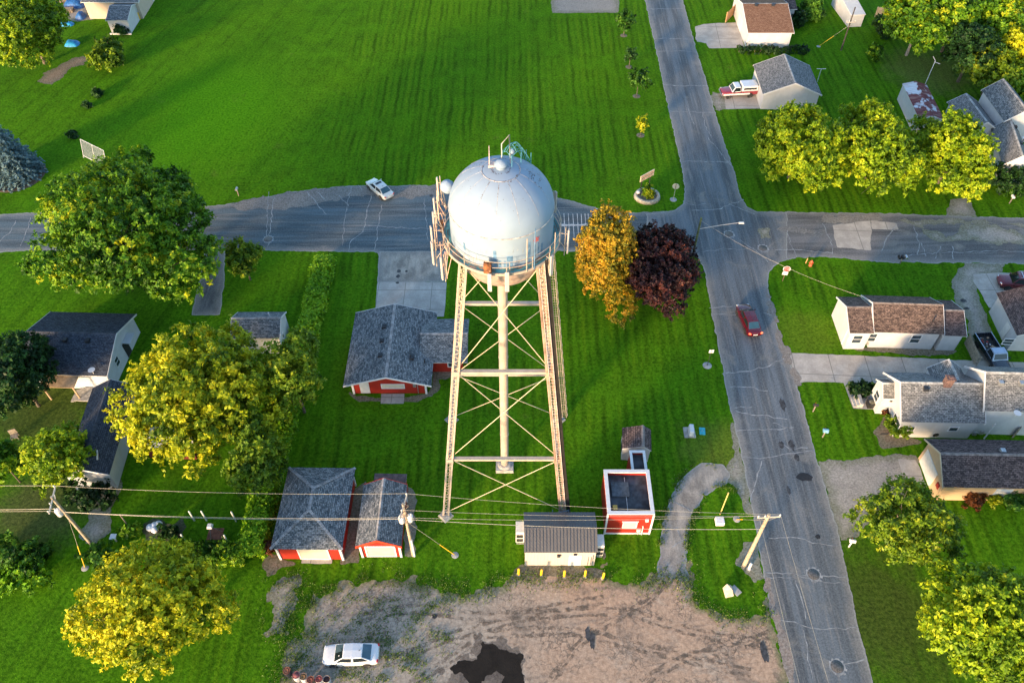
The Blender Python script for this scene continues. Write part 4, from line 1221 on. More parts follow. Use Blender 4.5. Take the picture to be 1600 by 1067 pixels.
CAPS = {'slate_blue_shingles': (.27, .265, .27), 'light_grey_shingles': (.3, .31, .32), 'charcoal_shingles': (.055, .062, .08), 'brown_shingles': (.2, .175, .165), 'brown_speckled_shingles': (.2, .16, .14)}
VENT = plain('dark_vent', (0.02, 0.022, 0.028), .6, var=.2)
DOORW = plain('door_white', (0.58, 0.58, 0.56), .5, var=.06)
CREAMD = siding('cream_garage_door', (0.48, 0.46, 0.38), .5, depth=.5)

# 1 red ranch house under the tower
h = House('ranch_house', 'low red ranch house with slate-blue shingle roof beside the water tower', 'house', (555.6, 489), (536, 603), (674, 604.5), 2.25, 3.7, .75, RED, SLATE)
h.fascia()
h.panel('S', 'window', .4, .85, 2.5, .8, None, frame=TRIM, pane=plain('blind_cream', (.5, .47, .38), .6, var=.05))
h.panel('S', 'door', -2.6, .1, 1.0, 1.8, DOORW)
h.panel('S', 'electric_meter', 2.7, 1.2, .3, .45, STEEL, .15)
h.panel('S', 'service_pipe', 3.0, .1, .08, 1.7, STEEL, .08)
h.corner_boards(z=1.7)
Lr = h.L
for x, y, sh, nm in ((-Lr * .19, -.9, 'vent', 'roof_vent'), (-Lr * .0, -.95, 'vent', 'roof_vent'), (Lr * .2, -.9, 'vent', 'roof_vent'), (Lr * .18, 2.2, 'pipe', 'flue'), (Lr * .2, 2.35, 'vent', 'roof_vent'), (Lr * .22, 3.7, 'pipe', 'flue')):
    yy = y
    # local y positive must mean east
    sgn = 1 if math.sin(h.ang) < 0 else -1
    h.rooftop(x, yy * sgn, nm, VENT, sh)
# its east wing is part of the same house
def wing(parent, A, B, C, ze, zr, ov, wall, roof, extra=None):
    w = House('wing', None, None, A, B, C, ze, zr, ov, wall, roof)
    w.T.parent = parent.T
    w.T.matrix_parent_inverse = (Matrix.Translation(parent.T.location) @ Matrix.Rotation(parent.ang, 4, 'Z')).inverted()
    return w
def adopt(parent, w):
    """make every mesh of a wing a direct part of the main house"""
    bpy.context.view_layer.update()
    for ch in list(w.T.children):
        mw = w.T.matrix_basis @ ch.matrix_basis
        ch.parent = parent.T
        ch.matrix_basis = (parent.T.matrix_basis).inverted() @ mw
    bpy.data.objects.remove(w.T)
w = House('wing', None, None, (655, 567), (730.5, 566.5), (733.5, 498), 2.25, 3.4, .6, RED, SLATE)
w.panel('S', 'window', 1.0, .8, 1.3, .8, None, frame=TRIM)
w.rooftop(1.2, -1.0, 'roof_vent', VENT, 'vent'); w.rooftop(1.1, -2.4, 'flue', VENT, 'pipe')
adopt(h, w)

# 2 hip garage, 3 gable garage
h = House('hip_garage', 'red garage under a slate-blue hip roof left of the gabled red garage', 'garage', (451, 730), (422, 857.7), (534, 862), 2.6, 4.1, .35, RED, SLATE, 'hip', hipr=3.1)
h.panel('S', 'garage_door', .35, .05, 2.8, 2.05, None, frame=TRIM, fw=.12, pane=CREAMD)
h.corner_boards(z=2.2)
_L, _W = h.L / 2, h.W / 2
for (x0, y0, x1, y1) in ((-_L, -_W, -_L + 3.1, 0), (-_L, _W, -_L + 3.1, 0), (_L, -_W, _L - 3.1, 0), (_L, _W, _L - 3.1, 0), (-_L + 3.1, 0, _L - 3.1, 0)):
    k = MB(); n_ = 16
    for i in range(n_):
        a, b = Vector((x0, y0, h.zroof(y0))).lerp(Vector((x1, y1, h.zroof(y1))), i / n_), Vector((x0, y0, h.zroof(y0))).lerp(Vector((x1, y1, h.zroof(y1))), (i + .85) / n_)
        k.beam(a + Vector((0, 0, .012)), b + Vector((0, 0, .03)), .26, .04)
    k.build('hip_cap', h.capmat(), h.roof)
h = House('gable_garage', 'red gabled garage with one cream door beside the transformer pole', 'garage', (568, 757), (555, 853.5), (627, 856), 2.6, 3.75, .3, RED, SLATE)
h.fascia(plain('orange_red_paint', (.55, .05, .02), .5), .32)
h.panel('S', 'garage_door', 0, .05, 2.75, 2.05, None, frame=TRIM, fw=.13, pane=CREAMD)
h.corner_boards(z=2.25)
ln = House('wing', None, None, (586, 741.5), (636, 742.5), (636.5, 762), 2.1, 2.35, .12, RED, plain('rusty_brown_metal', (.12, .085, .08), .6, var=.3), 'shed', t=.08)
adopt(h, ln)

# 4 metal equipment shed
RIB = siding('ribbed_steel_wall', (0.48, 0.42, 0.36), .3, 'X', .45, .4, .06)
RROOF = siding('ribbed_dark_roof', (0.11, 0.108, 0.11), .3, 'X', .4, .6, .1)
h = House('metal_shed', 'pale ribbed metal shed with dark seamed roof behind the yellow bollards', 'shed', (819, 863), (933.7, 863), (930, 800), 2.75, 3.55, .1, RIB, RROOF, trim=RROOF)
rb = MB(); x = -h.L / 2 + .15
while x < h.L / 2:
    for sg in (-1, 1):
        rb.beam((x, sg * h.W / 2, h.ze + .02), (x, sg * .05, h.zr + .02), .045, .05)
    x += .3
rb.build('roof_rib', RROOF, h.roof, kind='stuff')
h.panel('S', 'steel_door', 1.35, .1, 1.15, 2.0, DOORW, .05)
h.panel('S', 'electric_meter', -.15, 1.9, .3, .35, VENT, .16)
h.panel('S', 'conduit', 2.5, .2, .07, 1.5, STEEL, .07); h.panel('S', 'conduit', 2.75, .2, .07, 1.5, STEEL, .07)
h.panel('S', 'door_light', 1.3, 2.25, .3, .15, VENT, .15)
h.panel('S', 'rain_pipe', 2.9, .2, .08, 1.9, STEEL, .08)
for comp, u, lab in (('W', .7, 'tall cream air conditioner hung on the west wall of the metal shed'), ('E', -.6, 'tall cream air conditioner hung on the east wall of the metal shed')):
    o, al, n, hl = h.side(comp)
    q = h.T.matrix_basis @ (o + al * (u * (1 if comp == 'E' else -1)) + n * .42)
    a = thing('air_conditioner', lab, 'air conditioner', (q.x, q.y, .45), h.ang, 'air conditioners on the metal shed')
    m = MB(); m.box((0, 0, 1.0), (.8, 1.15, 1.9)); m.build('cabinet', plain('ac_cream', (.62, .6, .54), .5, var=.08), a, bevel=.03)
    s_ = -1 if comp == 'W' else 1
    for k in range(2):
        m = MB(); m.box((0.05 * s_, -.59, .5 + .75 * k), (.6, .02, .55)); m.build('grille', VENT, a)
    m = MB(); m.box((0, 0, -.2), (.7, 1.0, .48)); m.build('bracket', STEEL, a)

# 5 red pump house with parapets, and the small white shed behind
def flat_house(name, label, cat, nw, se, z, wallmat, roofmat, par=.35, th=.28, parent=None, sw=None):
    a, b = g(*nw, z), g(*se, z)
    cx, cy = (a.x + b.x) / 2, (a.y + b.y) / 2
    L, W = abs(b.x - a.x) / 2, abs(a.y - b.y) / 2
    T = thing(name, label, cat, (cx, cy, 0)) if parent is None else parent
    off = Vector((cx, cy, 0)) - (Vector(T.location) if parent else Vector((cx, cy, 0)))
    ox, oy = off.x, off.y
    m = MB(); m.box((ox, oy, (z - .1) / 2), (2 * L - .1, 2 * W - .1, z - .1)); m.build('wall', wallmat, T)
    zr = z - par
    m = MB()
    for (c, s_) in (((ox, oy - W + th / 2), (2 * L, th)), ((ox, oy + W - th / 2), (2 * L, th)), ((ox - L + th / 2, oy), (th, 2 * W - 2 * th)), ((ox + L - th / 2, oy), (th, 2 * W - 2 * th))):
        m.box((c[0], c[1], z - .03), (s_[0], s_[1], .14))
    m.build('coping', TRIM, T)
    return T, L, W, ox, oy
PARA = plain('tar_roof', (.05, .055, .065), .75, var=.4, scale=1.2)
def pump():
    z = 3.7
    A, B = g(944, 735, z), g(1022, 803, z)
    cx, cy = (A.x + B.x) / 2, (A.y + B.y) / 2
    L, W = (B.x - A.x) / 2, (A.y - B.y) / 2
    T = thing('pump_house', 'red flat-roofed pump house with broad white parapet', 'pump house', (cx, cy, 0))
    def shellbox(x0, x1, y0, y1, zt, par, th):
        m = MB()
        for (a0, a1, b0, b1) in ((x0, x1, y0, y0 + th), (x0, x1, y1 - th, y1), (x0, x0 + th, y0 + th, y1 - th), (x1 - th, x1, y0 + th, y1 - th)):
            m.box(((a0 + a1) / 2, (b0 + b1) / 2, zt / 2), (a1 - a0, b1 - b0, zt))
        m.build('wall', RED, T)
        c = MB()
        e = .06
        for (a0, a1, b0, b1) in ((x0 - e, x1 + e, y0 - e, y0 + th + e), (x0 - e, x1 + e, y1 - th - e, y1 + e), (x0 - e, x0 + th + e, y0 + th + e, y1 - th - e), (x1 - th - e, x1 + e, y0 + th + e, y1 - th - e)):
            c.box(((a0 + a1) / 2, (b0 + b1) / 2, zt + .05), (a1 - a0, b1 - b0, .12))
        c.build('coping', TRIM, T)
        r = MB(); r.box(((x0 + x1) / 2, (y0 + y1) / 2, zt - par), (x1 - x0 - 2 * th, y1 - y0 - 2 * th, .08)); r.build('roof_deck', PARA, T)
    shellbox(-L, L, -W, W, z, .5, .22)
    C2, D2 = g(984, 705, 3.0), g(1018, 735, 3.0)
    shellbox(C2.x - cx, L - .02, W + .01, C2.y - cy, 3.0, .4, .13)
    # brown lit ballast and raised curb on the main deck
    m = MB(); m.box((-.7, .45, z - .36), (1.6, 1.5, .2)); m.build('roof_curb', plain('curb_tar', (.06, .07, .085), .7, var=.3), T)
    m = MB(); m.box((-1.35, -W + .75, z - .28), (.42, .5, .35)); m.build('roof_box', plain('ochre_box', (.4, .24, .05), .6, var=.2), T)
    m = MB(); m.tube([(-.2, -W + .5, z - .38), (-.2, W - .5, z - .38)], .04, 6); m.build('drain_pipe', STEEL, T)
    # south wall: white window with blind, lamp, meter and pipes
    m = MB()
    for (a, b, c, d) in ((-.62, 0, .1, 1.2), (.62, 0, .1, 1.2), (0, .6, 1.5, .14), (0, -.6, 1.34, .1)): m.box((.1 + a, -W - .03, 1.75 + b), (c, .08, d))
    wf = m.build('window', TRIM, T)
    m = MB(); m.box((.1, -W - .015, 1.75), (1.14, .03, 1.1)); m.build('blind', plain('blind_cream', (.5, .47, .38), .6, var=.05), wf)
    m = MB(); m.box((1.55, -W - .08, 2.7), (.28, .14, .4)); m.build('wall_lamp', TRIM, T)
    m = MB(); m.box((1.0, -W - .09, .85), (.34, .16, .42)); m.tube([(1.0, -W - .1, .1), (1.0, -W - .1, .7)], .05, 8); m.tube([(1.35, -W - .1, .05), (1.35, -W - .1, 1.4), (1.35, -W + .05, 1.45)], .06, 8)
    m.build('gas_meter', plain('meter_paint', (.6, .55, .5), .5), T)
    m = MB(); m.box((0, -W - .02, .12), (2 * L, .04, .24)); m.build('plinth', TRIM, T)
    m = MB(); m.box((L + .12, -W + .5, .7), (.24, .5, 1.0)); m.build('cabinet', STEEL, T)
    for sx in (-1, 1):
        m = MB(); m.box((sx * (L + .005), -W - .005, z / 2 - .05), (.16, .16, z - .12)); m.build('corner_board', TRIM, T)
pump()
h = House('garden_shed', 'small white gabled shed with brown roof behind the red pump house', 'shed', (972, 668), (972, 700.8), (1018, 702), 2.15, 2.85, .12, WHITESIDE, BROWN, ro=.55)
h.panel('S', 'door', -.3, .05, 1.0, 1.8, DOORW)
h.panel('W', 'door', 0, .05, .9, 1.8, VENT, .03)

# 7 white cottage east of the main road
h = House('white_cottage', 'long white cottage with brown roof on the street corner', 'house', (1365.6, 519), (1476, 522.7), (1458, 464.5), 2.85, 4.6, .3, WHITESIDE, BROWNSLATE)
h.fascia()
for u in (-3.6, 1.2): h.window('S', u, 1.0, 1.15, 1.35)
h.panel('W', 'gable_vent', 0, 3.2, .4, .5, STEEL)
h.rooftop(2.6, -1.6, 'flue', VENT, 'pipe')
w = House('wing', None, None, (1327.8, 520.7), (1366, 521), (1348.5, 464), 2.85, 4.15, .2, WHITESIDE, BROWNSLATE); w.fascia(); w.window('S', -.1, 1.0, 1.15, 1.35); w.panel('W', 'downpipe', 1.9, .1, .08, 2.4, TRIM, .08); adopt(h, w)
w = House('wing', None, None, (1474, 524.5), (1511, 525.6), (1494, 469.4), 2.7, 3.95, .25, WHITESIDE, BROWN); w.fascia(); adopt(h, w)

# 8 far right white building
h = House('white_bungalow', 'white bungalow with dark roof at the right edge beside the maroon van', 'house', (1556.4, 457.8), (1589, 524.6), (1700, 529), 2.8, 4.6, .3, WHITESIDE, plain('dummy', (.1, .1, .1)) if False else BROWN)
h.panel('W', 'door', 1.0, .1, .95, 2.0, DOORW)
h.window('S', -4.0, 1.0, 1.2, 1.0)

# 9 large white house with cross gable
h = House('white_house', 'large white house with grey shingles, cross gable and brick chimney', 'house', (1408.5, 659), (1540, 661.6), (1520, 584), 3.1, 5.5, .35, WHITESIDE, SLATE_L)
h.fascia(w=.26)
for u in (-2.6, 1.7): h.window('S', u, 1.2, 1.0, .75, 0)
h.panel('S', 'utility_box', 4.7, .9, .4, .5, STEEL, .15); h.panel('S', 'meter', 4.1, .7, .4, .5, STEEL, .15); h.panel('S', 'cellar_window', -4.8, .35, .8, .35, VENT, .03)
h.panel('S', 'downpipe', 5.4, .1, .1, 2.6, TRIM, .1)
h.panel('W', 'window', 2.1, .75, 1.7, 1.5, None, frame=TRIM, bars=1)
BRICK = plain('chimney_brick', (.15, .09, .08), .9, var=.35, scale=6)
ch = h.rooftop(.4, -.1, 'chimney', BRICK, 'chimney'); h.rooftop(-1.7, -.55, 'roof_vent', VENT, 'vent')
w = House('wing', None, None, (1538, 641.8), (1640, 645), (1625, 575), 4.3, 6.9, .3, WHITESIDE, SLATE_L); w.fascia(w=.28)
w.window('S', -3.6, 1.6, 1.1, 1.4); w.rooftop(-1.7, -.8, 'roof_vent', STEEL, 'vent'); w.rooftop(.3, -.8, 'roof_vent', STEEL, 'vent'); w.rooftop(-.2, -3.2, 'roof_dish', TRIM, 'dish'); adopt(h, w)
w = House('wing', None, None, (1448, 575), (1462, 606), (1514, 601), 3.9, 5.3, .15, WHITESIDE, SLATE_L); w.fascia(w=.15); adopt(h, w)
w = House('wing', None, None, (1380, 622.5), (1402, 623), (1393, 592.8), 2.75, 3.75, .12, WHITESIDE, SLATE_L); w.fascia(w=.14)
w.window('W', 0, .9, 1.1, 1.3, 1); w.panel('S', 'porch_light', .3, 2.1, .25, .2, BLACK); adopt(h, w)
m = MB()
for k, zz in ((0, .18), (1, .36), (2, .54)): m.box((-h.wl - 2.9 + .3 * k, 1.5, zz / 2), (.32, 1.3, zz))
m.build('porch_steps', CONC, h.T)

# 10 brown-roofed garage
TAN = siding('tan_siding', (.5, .36, .22), .22)
h = House('brown_garage', 'tan garage with long brown shingle roof and white roll door', 'garage', (1474, 761), (1640, 764), (1610, 688), 2.9, 4.5, .35, TAN, BROWN)
h.fascia(plain('tan_trim', (.5, .42, .3), .6))
h.panel('W', 'garage_door', -.5, .05, 2.9, 2.2, DOORW, .06)
h.panel('W', 'wreath', 1.75, 1.3, .5, .6, plain('wreath_red', (.3, .03, .02), .8, var=.4, scale=9), .08)
h.panel('S', 'sheet', 1.3, .3, 1.6, 1.9, TRIM, .03)
h.rooftop(1.2, .55, 'roof_vent', STEEL, 'vent'); h.rooftop(8, .55, 'roof_vent', STEEL, 'vent')

# 11 grey-roofed garage with the camper truck, 12 brown-roofed garage, house behind it
h = House('grey_garage', 'white garage with pale grey gable roof beside the camper truck', 'garage', (1177, 102), (1192, 147.6), (1284, 147.6), 2.7, 4.6, .3, WHITESIDE, SLATE_L); h.fascia()
h = House('brown_roof_garage', 'white garage with rust-brown roof beside the concrete pad', 'garage', (1169, 52), (1241, 52), (1240, -8), 2.7, 4.4, .25, WHITESIDE, shingle('rust_brown_shingles', (.17, .085, .05), (.26, .15, .095)))
h.fascia()
CAPS['rust_brown_shingles'] = (.3, .2, .13)
h.panel('W', 'garage_door', 0, .05, 2.8, 2.1, DOORW); h.rooftop(-1.6, -.5, 'roof_vent', VENT, 'vent'); h.rooftop(1.2, -.5, 'roof_vent', VENT, 'vent')
h = House('north_house', 'white house with brown roof at the top edge behind the rust-brown garage', 'house', (1219, 15), (1246, 15), (1246, -60), 2.9, 5.0, .3, WHITESIDE, BROWN)
h = House('metal_roof_shed', 'white metal-roofed shed at the top edge behind the black pole', 'shed', (1330, 24), (1353, 23), (1357, -14), 2.2, 2.7, .1, WHITESIDE, siding('white_metal_roof', (.6, .58, .54), .4, 'X', .5, .5))

# 13 rusty shed
def rusty():
    m, nt, bs = nodes('rusty_sheet_roof')
    co = objco(nt)
    sep = N(nt, 'ShaderNodeSeparateXYZ'); nt.links.new(co, sep.inputs[0])
    fr = math_(nt, 'FRACT', math_(nt, 'DIVIDE', sep.outputs['X'], .42))
    n1 = noise_(nt, mapped(nt, co, (.45, .6, 1)), 1.0, 4, .5)
    col = mixc(nt, step_(nt, n1, .5, .56), (.13, .02, .022), (.55, .57, .62))
    n2 = noise_(nt, mapped(nt, co, (2.5, .4, 1)), 1, 4)
    col = mixc(nt, math_(nt, 'MULTIPLY', step_(nt, n2, .5, .65), .5), col, (.42, .25, .2))
    col = mixc(nt, math_(nt, 'MULTIPLY', step_(nt, fr, .18, .0), .6), col, (.06, .02, .02))
    nt.links.new(col, bs.inputs['Base Color']); bs.inputs['Roughness'].default_value = .65
    return m
h = House('rusty_shed', 'white shed with rusty red sheet-metal roof behind the clipped maples', 'shed', (1410, 131), (1436, 186), (1468, 172), 2.6, 3.1, .1, WHITESIDE, rusty(), trim=TRIM)

# 14 cluster of grey roofs at the right edge
h = House('grey_house', 'white house with several pale grey roofs at the right edge', 'house', (1548, 200), (1566, 258), (1612, 262), 2.9, 4.7, .25, WHITESIDE, SLATE_L); h.fascia()
for (x, y, nm, mt, sh) in ((-3.0, .5, 'roof_vent', VENT, 'vent'), (.8, .5, 'roof_vent', VENT, 'vent'), (-1.1, 1.5, 'chimney', BRICK, 'pipe'), (-2, 2, 'roof_dish', TRIM, 'dish'), (3.4, .6, 'flue', VENT, 'pipe')): h.rooftop(x, y, nm, mt, sh)
w = House('wing', None, None, (1533.5, 141), (1569, 190), (1606, 168), 4.4, 6.2, .25, WHITESIDE, SLATE); w.fascia(); adopt(h, w)
w = House('wing', None, None, (1480, 160), (1512, 205), (1548, 186), 2.8, 4.2, .25, WHITESIDE, SLATE_L); w.fascia(); adopt(h, w)

# 15 house and shed at the top left
TANH = siding('beige_siding', (.52, .42, .34), .22)
h = House('beige_house', 'beige house with pale eaves at the top left edge', 'house', (126, 4), (216, 4), (232, -70), 3.1, 5.2, .3, TANH, SLATE_L); h.fascia()
h.panel('E', 'railing', -1.5, .2, 3.0, .9, TRIM, .05)
h = House('white_shed', 'little white shed with grey roof in front of the beige house', 'shed', (165, 32.5), (199, 32.5), (206, 4), 2.3, 3.3, .15, WHITESIDE, SLATE); h.fascia(w=.14)
bx = MB(); bx.box((0, -h.W / 2 - .35, .12), (h.L, .12, .24)); bx.build('plank_edging', TRIM, h.T)

# 16 dark-roofed house, its rear wing, and the little house by the hedge
GREYS = siding('pale_grey_siding', (.5, .53, .58), .2)
h = House('dark_roof_house', 'pale grey house with charcoal roof below the big green maple', 'house', (24, 584), (167, 588), (193, 490), 2.7, 4.4, .35, GREYS, CHAR); h.fascia()
for x in (-2.5, -.4, 2.0): h.rooftop(x, -.85, 'roof_vent', VENT, 'vent')
h.rooftop(3.4, -4.2, 'roof_dish', TRIM, 'dish'); h.rooftop(-2.7, -3.2, 'flue', STEEL, 'pipe')
h.window('E', -1.6, 1.1, .9, 1.2); h.panel('E', 'door', .8, .1, 1.0, 2.0, VENT); h.panel('E', 'awning', 1.2, 2.2, 1.5, .12, GREYS, .9)
m = MB(); m.slab([(-h.wl + 2.6, -h.ww - 1.7, 2.35), (-h.wl + 6.2, -h.ww - 1.7, 2.35), (-h.wl + 6.2, -h.ww - .25, 2.5), (-h.wl + 2.6, -h.ww - .25, 2.5)], .1)
for x in (-h.wl + 2.8, -h.wl + 6.0): m.box((x, -h.ww - 1.55, 1.12), (.14, .14, 2.24))
m.build('porch_roof', plain('ply_tan', (.36, .26, .16), .8, var=.2), h.T)
m = MB(); m.box((h.wl - 1.6, -h.ww - 1.0, .35), (3.0, 1.8, .12))
for k in range(3): m.box((h.wl - 1.6 - 1.7 - .28 * k, -h.ww - 1.0, .14 - .1 * k + .1), (.3, 1.6, .08))
m.build('deck', plain('grey_deck', (.36, .34, .31), .8, var=.25, scale=4), h.T)
h = House('dark_annex', 'long charcoal-roofed annex with white end wall behind the charcoal-roofed house', 'annex', (213, 602), (171, 741.5), (98, 741), 2.7, 3.9, .25, GREYS, CHAR)
h.fascia(w=.2)
m = MB(); x = h.L * .02
for k in range(7):
    m.box((h.L * .1 + .42 * k, .42 * (1 if math.sin(h.ang) < 0 else 1) * -1, h.zroof(.42) + .03), (.3, .2, .06))
m.build('ridge_vent', VENT, h.roof)
m = MB(); m.box((h.L * .33, .9, h.zroof(.9) + .05), (1.1, .12, .12), R(15)); m.build('loose_pipe', TRIM, h.roof)
h = House('blue_roof_cottage', 'small white cottage with grey-blue roof half hidden between golden tree and hedge', 'house', (360, 529), (437, 528.5), (457, 487), 2.7, 3.9, .15, WHITESIDE, SLATE); h.fascia(w=.16)
h.rooftop(h.L / 2 - 1.4, .55, 'flue', TRIM, 'pipe'); h.window('E', -.6, 1.1, .5, .9, 0)
h = House('low_white_shed', 'low white shed with pale roof half buried under the golden tree', 'shed', (222, 700), (300, 702), (296, 668), 2.0, 2.5, .12, siding('dark_red_siding', (.14, .025, .02), .2), siding('white_metal_roof2', (.62, .6, .58), .4, 'X', .5, .5))
# ------------------------------------------------------------------ vehicles
def paint(name, col, metal=0.15, rough=0.28):
    return plain(name, col, rough, metal, .05, 1.5, .5, coat=.8)
CARGLASS = glass('car_glass', (0.008, 0.014, 0.018), .05)
REARGLASS = glass('rear_glass', (0.02, 0.06, 0.09), .06)
REDLAMP = plain('red_lamp', (.45, .01, .012), .2, var=.1, coat=.6)
CLEARLAMP = plain('clear_lamp', (.6, .62, .65), .15, var=.05, coat=.6)
RIM = plain('alloy_rim', (.5, .5, .5), .35, metal=.6, var=.1)
PLATE = plain('number_plate', (.65, .65, .62), .4, var=.05)

def ring_loft(mb, st, mi=0):
    """st: (x, half width, z top, z bottom); closed rounded hull along x"""
    V, k = [], 12
    for (x, hw, zt, zb) in st:
        zm = zb + (zt - zb) * .55
        half = [(0, zt + .035), (.5 * hw, zt + .028), (.82 * hw, zt), (.95 * hw, zt - .07), (hw, zm), (.985 * hw, zb + .1), (.9 * hw, zb)]
        pts = [(y, z) for y, z in half] + [(-y, z) for y, z in half[::-1][:-1]]
        k = len(pts)
        V += [(x, y, z) for y, z in pts]
    F = []
    for i in range(len(st) - 1):
        for j in range(k):
            a, b = i * k + j, i * k + (j + 1) % k
            F.append((a, b, b + k, a + k))
    mb.add(V, F, mi, True)
    mb.add(V[:k], [tuple(range(k))], mi, True); mb.add(V[-k:], [tuple(range(k))], mi, True)

def wheels(T, xs, hw, r=.33, wd=.2, rim=None):
    for x in xs:
        for s in (-1, 1):
            m = MB()
            y0, y1 = s * (hw - wd), s * (hw + .012)
            prof = [(r * .62, y0), (r * .95, y0), (r, y0 + s * .03), (r, y1 - s * .03), (r * .95, y1), (r * .62, y1)]
            n = 24
            V = [(x + q * math.cos(2 * PI * k / n), y, r + q * math.sin(2 * PI * k / n)) for q, y in prof for k in range(n)]
            m.add(V, [(i * n + k, i * n + (k + 1) % n, (i + 1) * n + (k + 1) % n, (i + 1) * n + k) for i in range(5) for k in range(n)], 0, True)
            w = m.build('wheel', RUBBER, T)
            m = MB()
            V = [(x + q * math.cos(2 * PI * k / n), y, r + q * math.sin(2 * PI * k / n)) for q, y in ((r * .64, y1 - s * .05), (r * .64, y1 - s * .005), (r * .52, y1 - s * .03), (r * .15, y1 - s * .015), (.001, y1 - s * .015)) for k in range(n)]
            m.add(V, [(i * n + k, i * n + (k + 1) % n, (i + 1) * n + (k + 1) % n, (i + 1) * n + k) for i in range(4) for k in range(n)], 0, False)
            m.build('rim', rim or RIM, w)

def quad_panel(m, q, out=.006, th=.012, mi=0):
    q = [Vector(p) for p in q]
    n = (q[1] - q[0]).cross(q[2] - q[0]).normalized()
    c = sum(q, Vector()) / 4
    if n.dot(c - Vector((0, 0, 1.0))) < 0 and abs(n.y) > .6 or n.z < 0:      # always outward from the cabin
        q = q[::-1]; n = -n
    m.slab([p + n * out for p in q], th, mi)

def inset(q, a, b=None):
    """shrink a quad (bl, br, tr, tl) by a along the base and b along the height"""
    b = a if b is None else b
    bl, br, tr, tl = [Vector(p) for p in q]
    def pt(u, v): return bl.lerp(br, u).lerp(tl.lerp(tr, u), v)
    return [pt(a, b), pt(1 - a, b), pt(1 - a, 1 - b), pt(a, 1 - b)]

